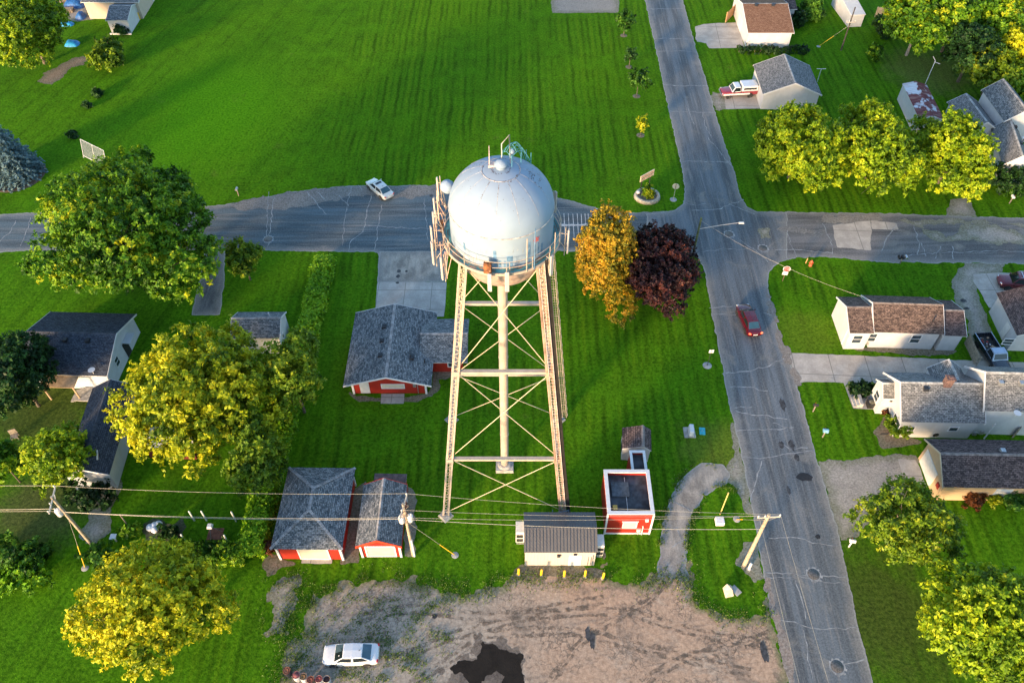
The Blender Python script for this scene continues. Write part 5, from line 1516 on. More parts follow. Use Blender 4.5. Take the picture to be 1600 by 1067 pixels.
def sedan(name, label, cat, front, rear, L, W, H, col, glassm=None, lit=False, sunroof=False, mirror=None, group=None, suv=False, zc=.55):
    f, r = g(*front, zc), g(*rear, zc)
    d = f - r
    c = (f + r) / 2
    T = thing(name, label, cat, (c.x, c.y, .012), math.atan2(d.y, d.x), group)
    hw = W / 2
    b = MB()
    k = H / 1.45
    if not suv:
        st = [(-.5, .70, .72, .42), (-.492, .84, .82, .34), (-.47, .92, .88, .26), (-.40, .965, .915, .22), (-.28, .99, .9, .2), (0, 1.0, .885, .2), (.2, .995, .87, .2), (.3, .985, .84, .2), (.4, .955, .775, .21), (.46, .88, .7, .25), (.488, .76, .64, .32), (.5, .58, .58, .38)]
        cab_base, cab_roof, rz = (-.385, .285), (-.215, .11), H
    else:
        st = [(-.5, .86, 1.0, .45), (-.49, .95, 1.04, .36), (-.46, .985, 1.06, .3), (-.3, 1, 1.06, .28), (0, 1, 1.05, .28), (.22, 1, 1.04, .28), (.34, .985, 1.0, .28), (.44, .94, .94, .3), (.485, .84, .86, .38), (.5, .7, .78, .44)]
        cab_base, cab_roof, rz = (-.495, .24), (-.46, .11), H
    ring_loft(b, [(x * L, w * hw, zt * (k if not suv else 1), zb) for x, w, zt, zb in st])
    P = paint(*col)
    body = b.build('body', P, T)
    md = body.modifiers.new('Sub', 'SUBSURF'); md.levels = 1; md.render_levels = 1
    # wheel arches: dark half-discs just proud of the flanks
    a = MB()
    for x in (-.3 * L, .3 * L):
        for s in (-1, 1):
            n = 20; rr = .385
            ymax = s * (hw * .992 + .004)
            V = [(x + rr * math.cos(2 * PI * i / n), ymax, .32 + rr * math.sin(2 * PI * i / n)) for i in range(n)]
            V2 = [(p[0], p[1] - s * .12, p[2]) for p in V]
            a.add(V + V2, [tuple(range(n))] + [(i, (i + 1) % n, n + (i + 1) % n, n + i) for i in range(n)])
    a.build('wheel_arch', BLACK, body)
    wheels(T, (-.3 * L, .3 * L), hw * .998, .325 if not suv else .36)
    # cabin
    zb = (.925 * k if not suv else 1.05) - .03
    wb, wr = hw * .93, hw * .7
    x0, x1, X0, X1 = cab_base[0] * L, cab_base[1] * L, cab_roof[0] * L, cab_roof[1] * L
    m = MB()
    ym = .012
    Vb = [(x0, -wb * .9, zb + .03), (x0, wb * .9, zb + .03), (x1, wb * .92, zb - .02), (x1, -wb * .92, zb - .02), ((x0 + x1) / 2, wb, zb), ((x0 + x1) / 2, -wb, zb)]
    Vt = [(X0, -wr * .94, rz - .05), (X0, wr * .94, rz - .05), (X1, wr * .96, rz - .04), (X1, -wr * .96, rz - .04), ((X0 + X1) / 2, wr, rz - .02), ((X0 + X1) / 2, -wr, rz - .02)]
    V = Vb + Vt + [((X0 + X1) / 2, 0, rz + .015), (X0, 0, rz - .02), (X1, 0, rz - .005), (x1, 0, zb - .02), (x0, 0, zb + .03)]
    m.add(V, [(0, 6, 13, 16), (16, 13, 7, 1), (2, 8, 14, 15), (15, 14, 9, 3), (1, 7, 10, 4), (4, 10, 8, 2), (3, 9, 11, 5), (5, 11, 6, 0), (6, 11, 12, 13), (11, 9, 14, 12), (13, 12, 10, 7), (12, 14, 8, 10)], 0, False)
    cab = m.build('cabin', P, T, bevel=.035)
    G = glassm or CARGLASS
    m = MB()
    V = [Vector(v) for v in V]
    q1, q2 = inset((V[2], V[15], V[14], V[8]), 0.0, .06), inset((V[15], V[3], V[9], V[14]), 0.0, .06)
    q1[0] = q1[0].lerp(q1[1], .09); q1[3] = q1[3].lerp(q1[2], .09); q2[1] = q2[1].lerp(q2[0], .09); q2[2] = q2[2].lerp(q2[3], .09)
    quad_panel(m, q1, .012); quad_panel(m, q2, .012)
    m.build('windscreen', CARGLASS, cab)
    m = MB()
    q1, q2 = inset((V[0], V[16], V[13], V[6]), 0.0, .08), inset((V[16], V[1], V[7], V[13]), 0.0, .08)
    q1[0] = q1[0].lerp(q1[1], .14); q1[3] = q1[3].lerp(q1[2], .1); q2[1] = q2[1].lerp(q2[0], .14); q2[2] = q2[2].lerp(q2[3], .1)
    quad_panel(m, [q1[1], q1[0], q1[3], q1[2]][::-1] if False else q1[::-1] if (q1[1] - q1[0]).cross(q1[2] - q1[0]).x > 0 else q1, .012)
    quad_panel(m, q2[::-1] if (q2[1] - q2[0]).cross(q2[2] - q2[0]).x > 0 else q2, .012)
    m.build('rear_window', REARGLASS if not suv else CARGLASS, cab)
    for s, (bf, bm, bb, tf, tm, tb) in ((1, (2, 4, 1, 8, 10, 7)), (-1, (3, 5, 0, 9, 11, 6))):
        for fr, (i0, i1, j1, j0) in (('front', (bf, bm, tm, tf)), ('rear', (bm, bb, tb, tm))):
            q = inset((V[i0], V[i1], V[j1], V[j0]), .07, .14)
            n = (q[1] - q[0]).cross(q[2] - q[0])
            if n.y * s < 0: q = q[::-1]
            m = MB(); quad_panel(m, q, .012); m.build('side_window', CARGLASS, cab)
    if sunroof:
        m = MB(); xm = X0 + (X1 - X0) * .72
        m.box((xm, 0, rz + .012), (.42, wr * 1.35, .03)); m.build('sunroof', CARGLASS, cab)
    if suv:
        for s in (-1, 1):
            m = MB(); m.tube([(X0 + .1, s * wr * .86, rz + .06), (X1 - .1, s * wr * .86, rz + .07)], .025, 6); m.build('roof_rail', CHROME, cab)
        for t in (.1, .35, .6, .85):
            m = MB(); xx = X0 + (X1 - X0) * t; m.box((xx, 0, rz + .05), (.07, wr * 1.7, .03)); m.build('roof_bar', CHROME, cab)
    else:
        m = MB(); m.box((X0 + .18, 0, rz + .03), (.12, .04, .06), taper=.5); m.build('aerial_fin', BLACK, cab)
    # lamps, plates, mirrors, bumpers
    for s in (-1, 1):
        m = MB(); zz = .8 * k if not suv else .95
        m.tube([(-.485 * L, s * hw * .86, zz + .02), (-.497 * L, s * hw * .62, zz)], .075, 8); m.build('tail_lamp', REDLAMP if not lit else LITRED, T)
        m = MB(); m.tube([(.468 * L, s * hw * .8, .66 if not suv else .82), (.487 * L, s * hw * .55, .62 if not suv else .8)], .075, 8); m.build('headlight', CLEARLAMP, T)
        m = MB(); m.box((x1 - .25, s * (hw + .09), zb + .02), (.1, .18, .13)); m.build('mirror', mirror or P, T, bevel=.02)
    m = MB(); m.box((-.5 * L - .008, 0, .62 if not suv else .8), (.02, .5, .13)); m.build('number_plate', PLATE, T)
    m = MB(); m.box((.49 * L, 0, .45), (.06, hw * 1.1, .16)); m.build('grille', BLACK, T)
    m = MB(); m.box((0, 0, .24), (L * .9, W * .84, .14)); m.build('underside', BLACK, T)
    for s in (-1, 1):
        m = MB()
        for xx in (-.13 * L, .1 * L): m.box((xx, s * (hw * .99 + .005), .74 * k if not suv else .9), (.16, .02, .03))
        m.build('door_handle', P, T)
    return T
LITRED = plain('lit_red_lamp', (.7, .08, .03), .2, var=.05)
LITRED.node_tree.nodes['Principled BSDF'].inputs['Emission Color'].default_value = (1, .12, .04, 1)
LITRED.node_tree.nodes['Principled BSDF'].inputs['Emission Strength'].default_value = 1.2

sedan('parked_sedan', 'white sedan parked on the gravel lot beside the barrels', 'car', (505.5, 1022), (591, 1020), 4.62, 1.8, 1.46, ('pearl_white_paint', (.6, .61, .63), 0, .3), mirror=BLACK, group='parked cars', zc=.7)
sedan('parked_sedan', 'silver sedan with a sunroof parked nose-in at the field edge', 'car', (579, 283), (608, 307.5), 4.7, 1.8, 1.46, ('silver_paint', (.55, .58, .56), .35, .3), sunroof=True, group='parked cars')
sedan('moving_sedan', 'dark red sedan driving up the main road with its lamps lit', 'car', (1161, 479), (1179, 521), 4.8, 1.84, 1.47, ('dark_red_paint', (.1, .003, .01), .3, .25), lit=True)
sedan('maroon_van', 'maroon sport utility vehicle with roof bars, cut off by the right edge', 'car', (1566, 437), (1620, 442), 4.7, 1.9, 1.8, ('maroon_paint', (.13, .01, .018), .3, .3), suv=True, group='parked cars', zc=.8)

def pickup(name, label, front, rear, L, W, col, col2=None, camper=False, load=False, zc=.7):
    f, r = g(*front, zc), g(*rear, zc)
    d = (f - r); d.z = 0; d.normalize()
    c = f - d * (L / 2)
    T = thing(name, label, 'pickup truck', (c.x, c.y, .012), math.atan2(d.y, d.x))
    hw = W / 2
    P = paint(*col); P2 = paint(*col2) if col2 else P
    b = MB()
    ring_loft(b, [(-.02 * L, hw * .98, 1.08, .42), (.1 * L, hw, 1.08, .42), (.2 * L, hw, 1.07, .42), (.3 * L, hw * .99, 1.05, .42), (.42 * L, hw * .96, 1.0, .44), (.475 * L, hw * .92, .95, .46), (.5 * L, hw * .86, .86, .5)])
    body = b.build('body', P, T)
    md = body.modifiers.new('Sub', 'SUBSURF'); md.levels = md.render_levels = 1
    # bed
    x0, x1 = -.5 * L, -.04 * L
    m = MB(); th = .09
    m.box(((x0 + x1) / 2, 0, .58), (x1 - x0, W * .97, .1))
    for s in (-1, 1): m.box(((x0 + x1) / 2, s * (hw - th / 2 - .01), .84), (x1 - x0, th, .56))
    m.box((x0 + th / 2, 0, .84), (th, W - 2 * th - .02, .56)); m.box((x1 - th / 2, 0, .84), (th, W - 2 * th - .02, .56))
    bed = m.build('bed', P, T, bevel=.02)
    m = MB(); m.box(((x0 + x1) / 2, 0, .645), (x1 - x0 - 2 * th - .01, W - 2 * th - .04, .02)); m.build('bed_liner', BLACK, bed)
    for s in (-1, 1):
        m = MB(); m.box(((x0 + x1) / 2, s * (hw - th / 2 - .01), 1.135), (x1 - x0, th * .9, .03)); m.build('bed_rail', P2 if col2 else STEEL, bed)
    # cab
    xa, xb, XA, XB = -.03 * L, .24 * L, .0 * L, .15 * L
    wb, wr, zb, rz = hw * .95, hw * .78, 1.06, 1.78
    m = MB()
    V = [Vector(v) for v in ((xa, -wb, zb), (xb, -wb, zb), (xb, wb, zb), (xa, wb, zb), (XA, -wr, rz), (XB, -wr, rz), (XB, wr, rz), (XA, wr, rz))]
    m.add(V, [(0, 1, 5, 4), (1, 2, 6, 5), (2, 3, 7, 6), (3, 0, 4, 7), (4, 5, 6, 7)])
    cab = m.build('cab', P2, T, bevel=.05)
    for nm, q in (('windscreen', (V[1], V[2], V[6], V[5])), ('rear_window', (V[3], V[0], V[4], V[7])), ('side_window', (V[0], V[1], V[5], V[4])), ('side_window', (V[2], V[3], V[7], V[6]))):
        m = MB(); quad_panel(m, inset(q, .08, .14), .012); m.build(nm, CARGLASS, cab)
    wheels(T, (-.3 * L, .32 * L), hw * 1.0, .37, .24)
    a = MB()
    for x in (-.3 * L, .32 * L):
        for s in (-1, 1):
            n = 20; rr = .43
            V2 = [(x + rr * math.cos(2 * PI * i / n), s * (hw + .002), .4 + rr * math.sin(2 * PI * i / n)) for i in range(n)]
            a.add(V2 + [(p[0], p[1] - s * .1, p[2]) for p in V2], [tuple(range(n))] + [(i, (i + 1) % n, n + (i + 1) % n, n + i) for i in range(n)])
    a.build('wheel_arch', BLACK, body)
    m = MB(); m.box((.505 * L, 0, .55), (.14, W * .96, .2)); m.build('bumper', CHROME, T, bevel=.03)
    m = MB(); m.box((-.51 * L, 0, .55), (.14, W * .94, .18)); m.build('bumper', CHROME, T, bevel=.03)
    m = MB(); m.box((.499 * L, 0, .76), (.04, hw * 1.1, .18)); m.build('grille', BLACK, T)
    for s in (-1, 1):
        m = MB(); m.box((.494 * L, s * hw * .7, .78), (.05, .3, .17)); m.build('headlight', CLEARLAMP, T)
        m = MB(); m.box((-.502 * L, s * hw * .88, .86), (.03, .14, .34)); m.build('tail_lamp', REDLAMP, T)
        m = MB(); m.box((xb - .2, s * (hw + .1), 1.15), (.1, .2, .2)); m.build('mirror', BLACK, T)
        if camper:
            m = MB(); m.box((.1 * L, s * (hw + .006), .72), (L * .76, .02, .26)); m.build('side_stripe', P2, T)
    if camper:
        m = MB(); m.box(((x0 + x1) / 2 - .02, 0, 1.55), (x1 - x0 + .04, W * .98, .78), taper=.93)
        cp = m.build('camper_shell', P2, T, bevel=.06)
        for s in (-1, 1):
            m = MB(); m.box(((x0 + x1) / 2, s * (hw * .967), 1.5), (x1 - x0 - .5, .03, .28), M=Matrix.Rotation(R(-s * 3.2), 3, 'X')); m.build('side_window', CARGLASS, cp)
    if load:
        rnd = random.Random(4)
        for k in range(16):
            m = MB(); s_ = rnd.uniform(.1, .32)
            m.box((rnd.uniform(x0 + .35, x1 - .35), rnd.uniform(-.55, .55), .67 + s_ * .3), (s_, s_ * rnd.uniform(.4, 1), s_ * .6), rnd.random() * 3)
            t = thing('scrap', None, None) if False else None
            m.build('load', [plain('load_tan', (.35, .25, .17), .8), plain('load_grey', (.4, .4, .43), .7), plain('load_red', (.3, .05, .04), .7)][k % 3], bed, kind='stuff')
    return T
pickup('camper_truck', 'old red and white pickup truck with a white camper shell', (1127, 142), (1190, 138.5), 5.4, 1.95, ('old_red_paint', (.23, .02, .03), .1, .35), ('old_white_paint', (.58, .58, .58), 0, .4), camper=True, zc=.9)
pickup('dark_pickup', 'dark blue-grey pickup truck with a loaded open bed between the white houses', (1572, 581), (1540, 530), 5.5, 1.95, ('dark_slate_paint', (.022, .028, .04), .3, .28), ('silver_blue_paint', (.3, .36, .46), .4, .3), load=True, zc=.9)
# ------------------------------------------------------------------ poles, wires, signs and small things
PORC = plain('porcelain', (.62, .6, .56), .35, var=.05)
CANM = plain('transformer_grey', (.62, .6, .6), .4, var=.08)
poles = {}
def utility_pole(key, label, base, top, arm=None, arm_z=.35, r0=.17, r1=.115, cans=0, matl=None, group='utility poles', arm_l=2.4):
    zt = top_z(base, top)
    b = g(*base)
    T = thing('utility_pole', label, 'utility pole', (b.x, b.y, 0), 0, group)
    m = MB(); m.tube([(0, 0, -.2), (0, 0, zt * .5), (0, 0, zt)], [r0, (r0 + r1) / 2, r1], 14); m.build('pole', matl or POLEWOOD, T)
    ends = []
    if arm is not None:
        a = R(arm); d = Vector((math.cos(a), math.sin(a), 0)); z = zt - arm_z
        m = MB(); m.beam(d * (-arm_l / 2) + Vector((0, -.14, z)), d * (arm_l / 2) + Vector((0, -.14, z)), .1, .12)
        ca = m.build('crossarm', plain('arm_wood', (.5, .44, .36), .8, var=.15), T)
        m = MB()
        for s in (-1, 1): m.beam(d * (s * .8) + Vector((0, -.14, z)), Vector((0, -.1, z - .75)), .03, .04)
        m.build('brace', STEEL, T)
        for k in (-.47, -.18, .47):
            p = d * (arm_l * k) + Vector((0, -.14, z + .06))
            m = MB(); m.lathe([(.03, 0), (.03, .08), (.07, .1), (.055, .16), (.075, .18), (.05, .26), (0, .28)], 12, p); m.build('insulator', PORC, ca)
            ends.append(Vector((b.x, b.y, 0)) + p + Vector((0, 0, .25)))
    for k in range(cans):
        a = R((200, 20)[k]); p = Vector((.36 * math.cos(a), .36 * math.sin(a), zt - 2.4 - .2 * k))
        m = MB(); m.lathe([(.0, -.45), (.24, -.43), (.26, -.3), (.26, .3), (.27, .34), (.22, .42), (0, .44)], 20, p)
        c = m.build('transformer', CANM, T)
        m = MB()
        for q in (-.12, .12): m.lathe([(.03, .4), (.045, .5), (.03, .56), (.045, .62), (.02, .72), (0, .73)], 10, p + Vector((q, 0, 0)))
        m.build('bushing', PORC, c)
        m = MB(); m.tube([p + Vector((0, 0, .7)), p + Vector((.1, .2, 1.2)), (0, 0, zt - .4)], .02, 5); m.build('jumper', BLACK, c)
    poles[key] = dict(T=T, b=b, zt=zt, ends=ends)
    return T
utility_pole('left', 'weathered utility pole with one transformer beside the stone path at left', (145, 852), (76, 776), 100, .3, cans=1, arm_l=2.6)
utility_pole('mid', 'utility pole with two transformers and a white sleeve beside the gabled red garage', (646, 867), (629, 787), 80, .3, cans=2)
utility_pole('right', 'bare orange-lit utility pole leaning over the main road edge', (1161, 886), (1200, 803), 4, .2, r0=.2, r1=.14, arm_l=1.9)
utility_pole('north', 'thin dark utility pole standing on the lawn beside the metal-roofed shed', (1314, 79), (1334, 12), 0, 2.4, r0=.13, r1=.09, matl=plain('dark_pole', (.07, .055, .045), .9, var=.4, scale=2), arm_l=1.4)
for k, (z0, z1) in (('mid', (.1, 3.2)),):
    m = MB(); m.tube([(.12, -.14, z0), (.12, -.14, z1)], .1, 10); m.build('cable_guard', plain('guard_grey', (.6, .6, .6), .5), poles[k]['T'])
    m = MB()
    for i in range(14):
        a = random.random() * 6.28; z = poles[k]['zt'] - random.uniform(.2, 3.2)
        m.tube([(0, .1, z), (.45 * math.cos(a), .45 * math.sin(a), z - .2), (.1, 0, z - random.uniform(.4, 1))], .018, 5)
    m.build('cable_loop', plain('loop_copper', (.3, .2, .14), .6, var=.3), poles[k]['T'], kind='stuff')
# street lamp behind the purple maple
b = g(1078, 418); zt = top_z((1078, 418), (1096, 340))
T = thing('street_lamp', 'street lamp on a mossy wooden pole behind the purple maple', 'street lamp', (b.x, b.y, 0))
m = MB(); m.tube([(0, 0, -.1), (0, 0, zt)], [.16, .11], 12); m.build('pole', plain('mossy_pole', (.12, .14, .06), .95, var=.3), T)
za = zt - 1.7
e = g(1156, 348, za + .3); e = Vector((e.x - b.x, e.y - b.y, za + .3))
m = MB(); m.tube([(.1, 0, za), e * .5 + Vector((0, 0, za * .5 + .05)), e], .032, 8); m.build('lamp_arm', plain('arm_cream', (.6, .52, .45), .5), T)
m = MB(); m.box(e + Vector((.2, 0, -.02)), (.7, .32, .16), taper=.7); m.build('lamp_head', PORC, T, bevel=.04)
poles['lamp'] = dict(T=T, b=b, zt=zt, ends=[])

# wires: each span is a thing
def wire(label, p, q, sag=.5, r=.011, matl=None, name='power_line', group='overhead wires'):
    p, q = Vector(p), Vector(q)
    m = MB(); c = (p + q) / 2
    pts = [p.lerp(q, t / 14) - Vector((0, 0, sag * 4 * (t / 14) * (1 - t / 14))) - c for t in range(15)]
    m.tube(pts, r, 5)
    return m.build(name, matl or WIRE, label=label, cat='wire', group=group, loc=c)
PL, PM, PR = poles['left'], poles['mid'], poles['right']
def at_pole(p, dz, dx=0, dy=0): return Vector((p['b'].x + dx, p['b'].y + dy, p['zt'] - dz))
spans = [('left', 'mid', 'left transformer pole and the garage pole'), ('mid', 'right', 'garage pole and the orange-lit pole')]
for ka, kb, txt in spans:
    A, B = poles[ka], poles[kb]
    wire('topmost bare wire between %s' % txt, A['ends'][2], B['ends'][2], .55)
    wire('middle bare wire between %s' % txt, A['ends'][0], B['ends'][0], .55)
    wire('thick lowest cable between %s' % txt, at_pole(A, 2.6, .1), at_pole(B, 2.5, -.15), .6, .02)
wire('extra bare wire strung between the two transformers and the orange-lit pole', PM['ends'][1], PR['ends'][1], .55)
for i in (0, 2):
    e = PL['ends'][i]
    wire('bare wire running off the left edge, %s of the three on the crossarm' % ('lowest', 'middle', 'highest')[i], e, e + Vector((-40, .8 + i * .2, 0)), .6)
wire('lower cable running off the left edge from the left transformer pole', at_pole(PL, 2.0), at_pole(PL, 2.0, -40, .5), .6, .017)
for i, txt in ((0, 'western'), (2, 'eastern')):
    e = PR['ends'][i]
    wire('bare wire running down the photo over the main road, the %s one' % txt, e, e + Vector((.9 + .4 * i, -34, 0)), .5)
wire('service cable crossing the street to the corner cottage from the street lamp', (b.x + .1, b.y, zt - .5), g(1349, 464, 4.3), .9, .011)
wire('thin cable crossing the street from the corner cottage to the lamp head', (b.x + .1, b.y, zt - .9), g(1197, 403, 5.2), .4, .015) if False else None
# guy wires with yellow guards
def guy(label, top, foot, guard=2.2, up=False):
    f = g(*foot); top = Vector(top)
    T = thing('guy_wire', label, 'guy wire', f)
    d = top - f
    m = MB(); m.tube([Vector((0, 0, 0)), d], .014, 5); m.build('cable', WIRE, T)
    u = d.normalized(); s = -u * 0 if not up else d - u * guard
    m = MB(); m.tube([u * .15, u * guard], .045, 8); m.build('guard', YELLOW, T)
    m = MB(); m.lathe([(.0, .02), (.3, .015), (.34, 0)], 12, (0, 0, .006)); m.build('anchor_pad', CONC, T)
guy('guy wire from the left transformer pole with yellow guard down to the hedge', at_pole(PL, 3.2), (133, 887), 2.6)
guy('guy wire from the garage pole down to the lawn by the tower', at_pole(PM, 3.0), (711, 867), 2.4)
guy('guy wire with yellow guard slanting from the black pole to the hedge row', at_pole(poles['north'], 3.0), (1279, 73), 2.8)
guy('short guy wire with yellow guard beside the white marker plate', at_pole(PR, 1.0), (1151, 811), 2.2)

# bollards by the metal shed
proto = None
for i, (x, y, lab) in enumerate(((810.5, 897, 'yellow bollard beyond the west end of the metal shed'), (845.5, 898, 'second yellow bollard, before the blank wall of the metal shed'), (881.5, 900, 'yellow bollard standing straight before the middle of the metal shed'),
                                (914, 900, 'yellow bollard before the shed door with a yellow stain below'), (942, 903, 'yellow bollard beyond the east end of the metal shed'))):
    p = g(x, y)
    if proto is None:
        proto = thing('bollard', lab, 'bollard', (p.x, p.y, .01), 0, 'yellow bollards before the metal shed')
        m = MB(); m.tube([(0, 0, 0), (0, 0, 1.0)], .11, 14); m.lathe([(.11, 1.0), (.09, 1.06), (.05, 1.1), (0, 1.11)], 14, cap=False); m.build('post', YELLOW, proto)
        m = MB(); m.lathe([(0, .02), (.2, .018), (.22, 0)], 14); m.build('base_collar', CONC, proto)
    else:
        c = copy_tree(proto); c.location = (p.x, p.y, .01); c['label'] = lab; c.rotation_euler = (R(random.uniform(-2, 2)), R(random.uniform(-2, 2)), 0)
# barrels
rustlid = [plain('lid_rust_%s' % n, c, .8, var=.4, scale=5) for n, c in (('orange', (.32, .12, .06)), ('maroon', (.22, .07, .07)), ('brown', (.25, .13, .05)), ('redbrown', (.26, .07, .04)), ('red', (.3, .06, .05)), ('dark', (.14, .06, .05)))]
BL, WL = plain('drum_navy', (.015, .018, .03), .5, var=.3), plain('drum_pale', (.42, .43, .46), .5, var=.2)
for i, (x, y, body, lab, tilt) in enumerate(((451.5, 1053, BL, 'navy drum with ring-marked rusty lid, at the left end of the barrel row', 0), (466, 1060, WL, 'pale drum with a domed pinkish lid, second from the left end of the row', 0), (477, 1062, WL, 'pale drum filled with brown rust between two other pale drums', 0), (488, 1067, BL, 'low navy drum with orange-brown lid, lowest in the photo', 0),
                                 (501, 1066, WL, 'pale drum with red rusted lid beside the end drum', 0), (513, 1066, WL, 'pale drum with dark open top, nearest the white sedan', 0))):
    p = g(x, y, 0)
    T = thing('barrel', lab, 'barrel', (p.x, p.y, .01), i * .7, 'drums in a row on the gravel lot')
    m = MB(); m.lathe([(.27, 0), (.29, .02), (.285, .28), (.3, .3), (.285, .32), (.285, .56), (.3, .58), (.285, .6), (.285, .86), (.3, .88), (.3, .9), (.27, .89)], 24, cap=False); m.build('drum', body, T)
    m = MB()
    if i == 1: m.lathe([(.285, .86), (.2, .92), (.1, .95), (0, .955)], 20)
    elif i == 5: m.lathe([(.28, .62), (.1, .64), (0, .7)], 20)
    else: m.lathe([(.285, .87), (.2, .862), (.19, .885), (.08, .885), (.07, .86), (0, .86)], 20)
    m.build('lid', rustlid[i], T)
    m = MB(); m.tube([(.29 * math.cos(2 * PI * k / 20), .29 * math.sin(2 * PI * k / 20), .9) for k in range(21)], .015, 5, cap=False); m.build('rim', rustlid[(i + 3) % 6], T)

# town sign in its planter
p = g(1011, 308)
T = thing('planter', 'round pale planter ring with yellow flowers below the town sign', 'planter', (p.x, p.y, 0))
m = MB(); n = 32
for i in range(n):
    a, b2 = 2 * PI * i / n, 2 * PI * (i + 1) / n
    V = []
    for t in (a, b2):
        for r, z in ((1.15, 0), (1.75, 0), (1.62, .42), (1.3, .42)): V.append((r * 1.02 * math.cos(t), r * .95 * math.sin(t), z))
    m.add(V, [(0, 1, 5, 4), (1, 2, 6, 5), (2, 3, 7, 6), (3, 0, 4, 7)], 0, True)
m.build('ring', plain('planter_concrete', (.4, .36, .28), .85, var=.2), T, weld=True)
m = MB(); m.lathe([(0, .3), (1.1, .26), (1.28, .2)], 24); m.build('soil', DIRT, T, fix=False)
m = MB(); m.lathe([(0, .75), (.2, .7), (.28, .55), (.2, .4), (0, .36)], 14, (-1.2, .3, 0)); m.build('white_stone', PORC, T)
sgn = g(1010, 303)
T2 = thing('town_sign', 'cream signboard with red and black lettering on dark posts in the planter', 'sign', (sgn.x, sgn.y + .3, .2))
zA = 1.75
A = g(1000, 285, zA); B = g(1021, 273.5, zA)
u2 = (B - A); u2.z = 0; Lb = u2.length; u2.normalize()
loc = Vector(T2.location)
c0 = (A + B) / 2 - loc; c0.z = 0
ang = math.atan2(u2.y, u2.x)
h0, h1 = zA - .2, zA + .85 - .2 + .1
m = MB(); m.box(c0 + Vector((0, 0, (h0 + h1) / 2)), (Lb, .08, h1 - h0), ang); bd = m.build('board', plain('sign_cream', (.66, .54, .36), .6, var=.1), T2)
nrm = Vector((u2.y, -u2.x, 0))
rnd = random.Random(2)
m = MB()
for row, (zz, hh) in enumerate(((h0 + .72, .15), (h0 + .46, .17), (h0 + .2, .13))):
    x = -Lb / 2 + .25
    while x < Lb / 2 - .25:
        wv = rnd.uniform(.06, .17)
        m.box(c0 + u2 * (x + wv / 2) + nrm * .045 + Vector((0, 0, zz)), (wv, .01, hh * rnd.uniform(.6, 1)), ang, mi=(0 if row == 1 else 1)); x += wv + rnd.uniform(.04, .1)
m.build('lettering', [plain('letter_black', (.05, .04, .035), .6), plain('letter_red', (.4, .09, .06), .6)], bd, kind='stuff')
for t in (-.32, .32):
    m = MB(); q = c0 + u2 * (Lb * t) - nrm * .1
    m.tube([q, q + Vector((0, 0, h1))], .07, 8); m.build('post', plain('post_dark', (.02, .02, .018), .8), T2)
# round yellow sign, stop sign
def text_mesh(s, size, name, matl, parent, M, ext=.006):
    cu = bpy.data.curves.new(name, 'FONT'); cu.body = s; cu.size = size; cu.align_x = 'CENTER'; cu.align_y = 'CENTER'; cu.extrude = ext
    o = bpy.data.objects.new(name, cu); COL.objects.link(o)
    dg = bpy.context.evaluated_depsgraph_get(); me = bpy.data.meshes.new_from_object(o.evaluated_get(dg))
    bpy.data.objects.remove(o)
    me.transform(M); me.materials.clear(); me.materials.append(matl)
    n = bpy.data.objects.new(name, me); COL.objects.link(n); n.parent = parent
    return n
def disc(mb, c, r, y, n, rot=0, th=.02, mi=0):
    V = [(c[0] + r * math.cos(rot + 2 * PI * k / n), y, c[1] + r * math.sin(rot + 2 * PI * k / n)) for k in range(n)]
    V2 = [(v[0], y + th, v[2]) for v in V]
    mb.add(V + V2, [tuple(range(n)), tuple(range(2 * n - 1, n - 1, -1))] + [(k, n + k, n + (k + 1) % n, (k + 1) % n) for k in range(n)], mi)
b = g(1052, 312); zt = top_z((1052, 312), (1053.5, 287))
T = thing('round_sign', 'round cream sign with a brown vertical bar on a pale post', 'sign', (b.x, b.y, 0), R(-12))
m = MB(); m.tube([(0, .05, 0), (0, .05, zt)], .04, 8); m.build('post', plain('post_cream', (.5, .46, .3), .6), T)
m = MB(); disc(m, (0, zt - .4), .45, -.03, 28); fc = m.build('sign_face', plain('sign_pale_yellow', (.66, .58, .38), .5, var=.05), T)
m = MB(); m.box((0, -.04, zt - .4), (.09, .012, .8)); m.build('bar', plain('sign_brown', (.22, .1, .07), .5), fc)
m = MB(); m.lathe([(0, .06), (.35, .06), (.45, .02), (.47, 0)], 16); m.build('stone_foot', CONC, T)
b = g(1222.5, 440); zt = top_z((1222.5, 440), (1227, 416))
T = thing('stop_sign', 'red octagonal STOP sign with a small white plate below at the corner', 'sign', (b.x, b.y, 0), R(-8))
m = MB(); m.tube([(0, .06, 0), (0, .06, zt)], .045, 8); m.build('post', plain('post_brown', (.16, .1, .06), .8), T)
m = MB(); disc(m, (0, zt - .42), .46, -.01, 8, PI / 8); fc = m.build('rim', TRIM, T)
m = MB(); disc(m, (0, zt - .42), .4, -.02, 8, PI / 8, .015); m.build('sign_face', plain('stop_red', (.5, .02, .02), .45, var=.05), T)
text_mesh('STOP', .36, 'lettering', TRIM, fc, Matrix.Translation((0, -.028, zt - .42)) @ Matrix.Rotation(PI / 2, 4, 'X'))
m = MB(); m.box((-.03, -.01, zt - 1.12), (.62, .02, .5)); m.build('plate', plain('plate_cream', (.72, .7, .6), .5), T)
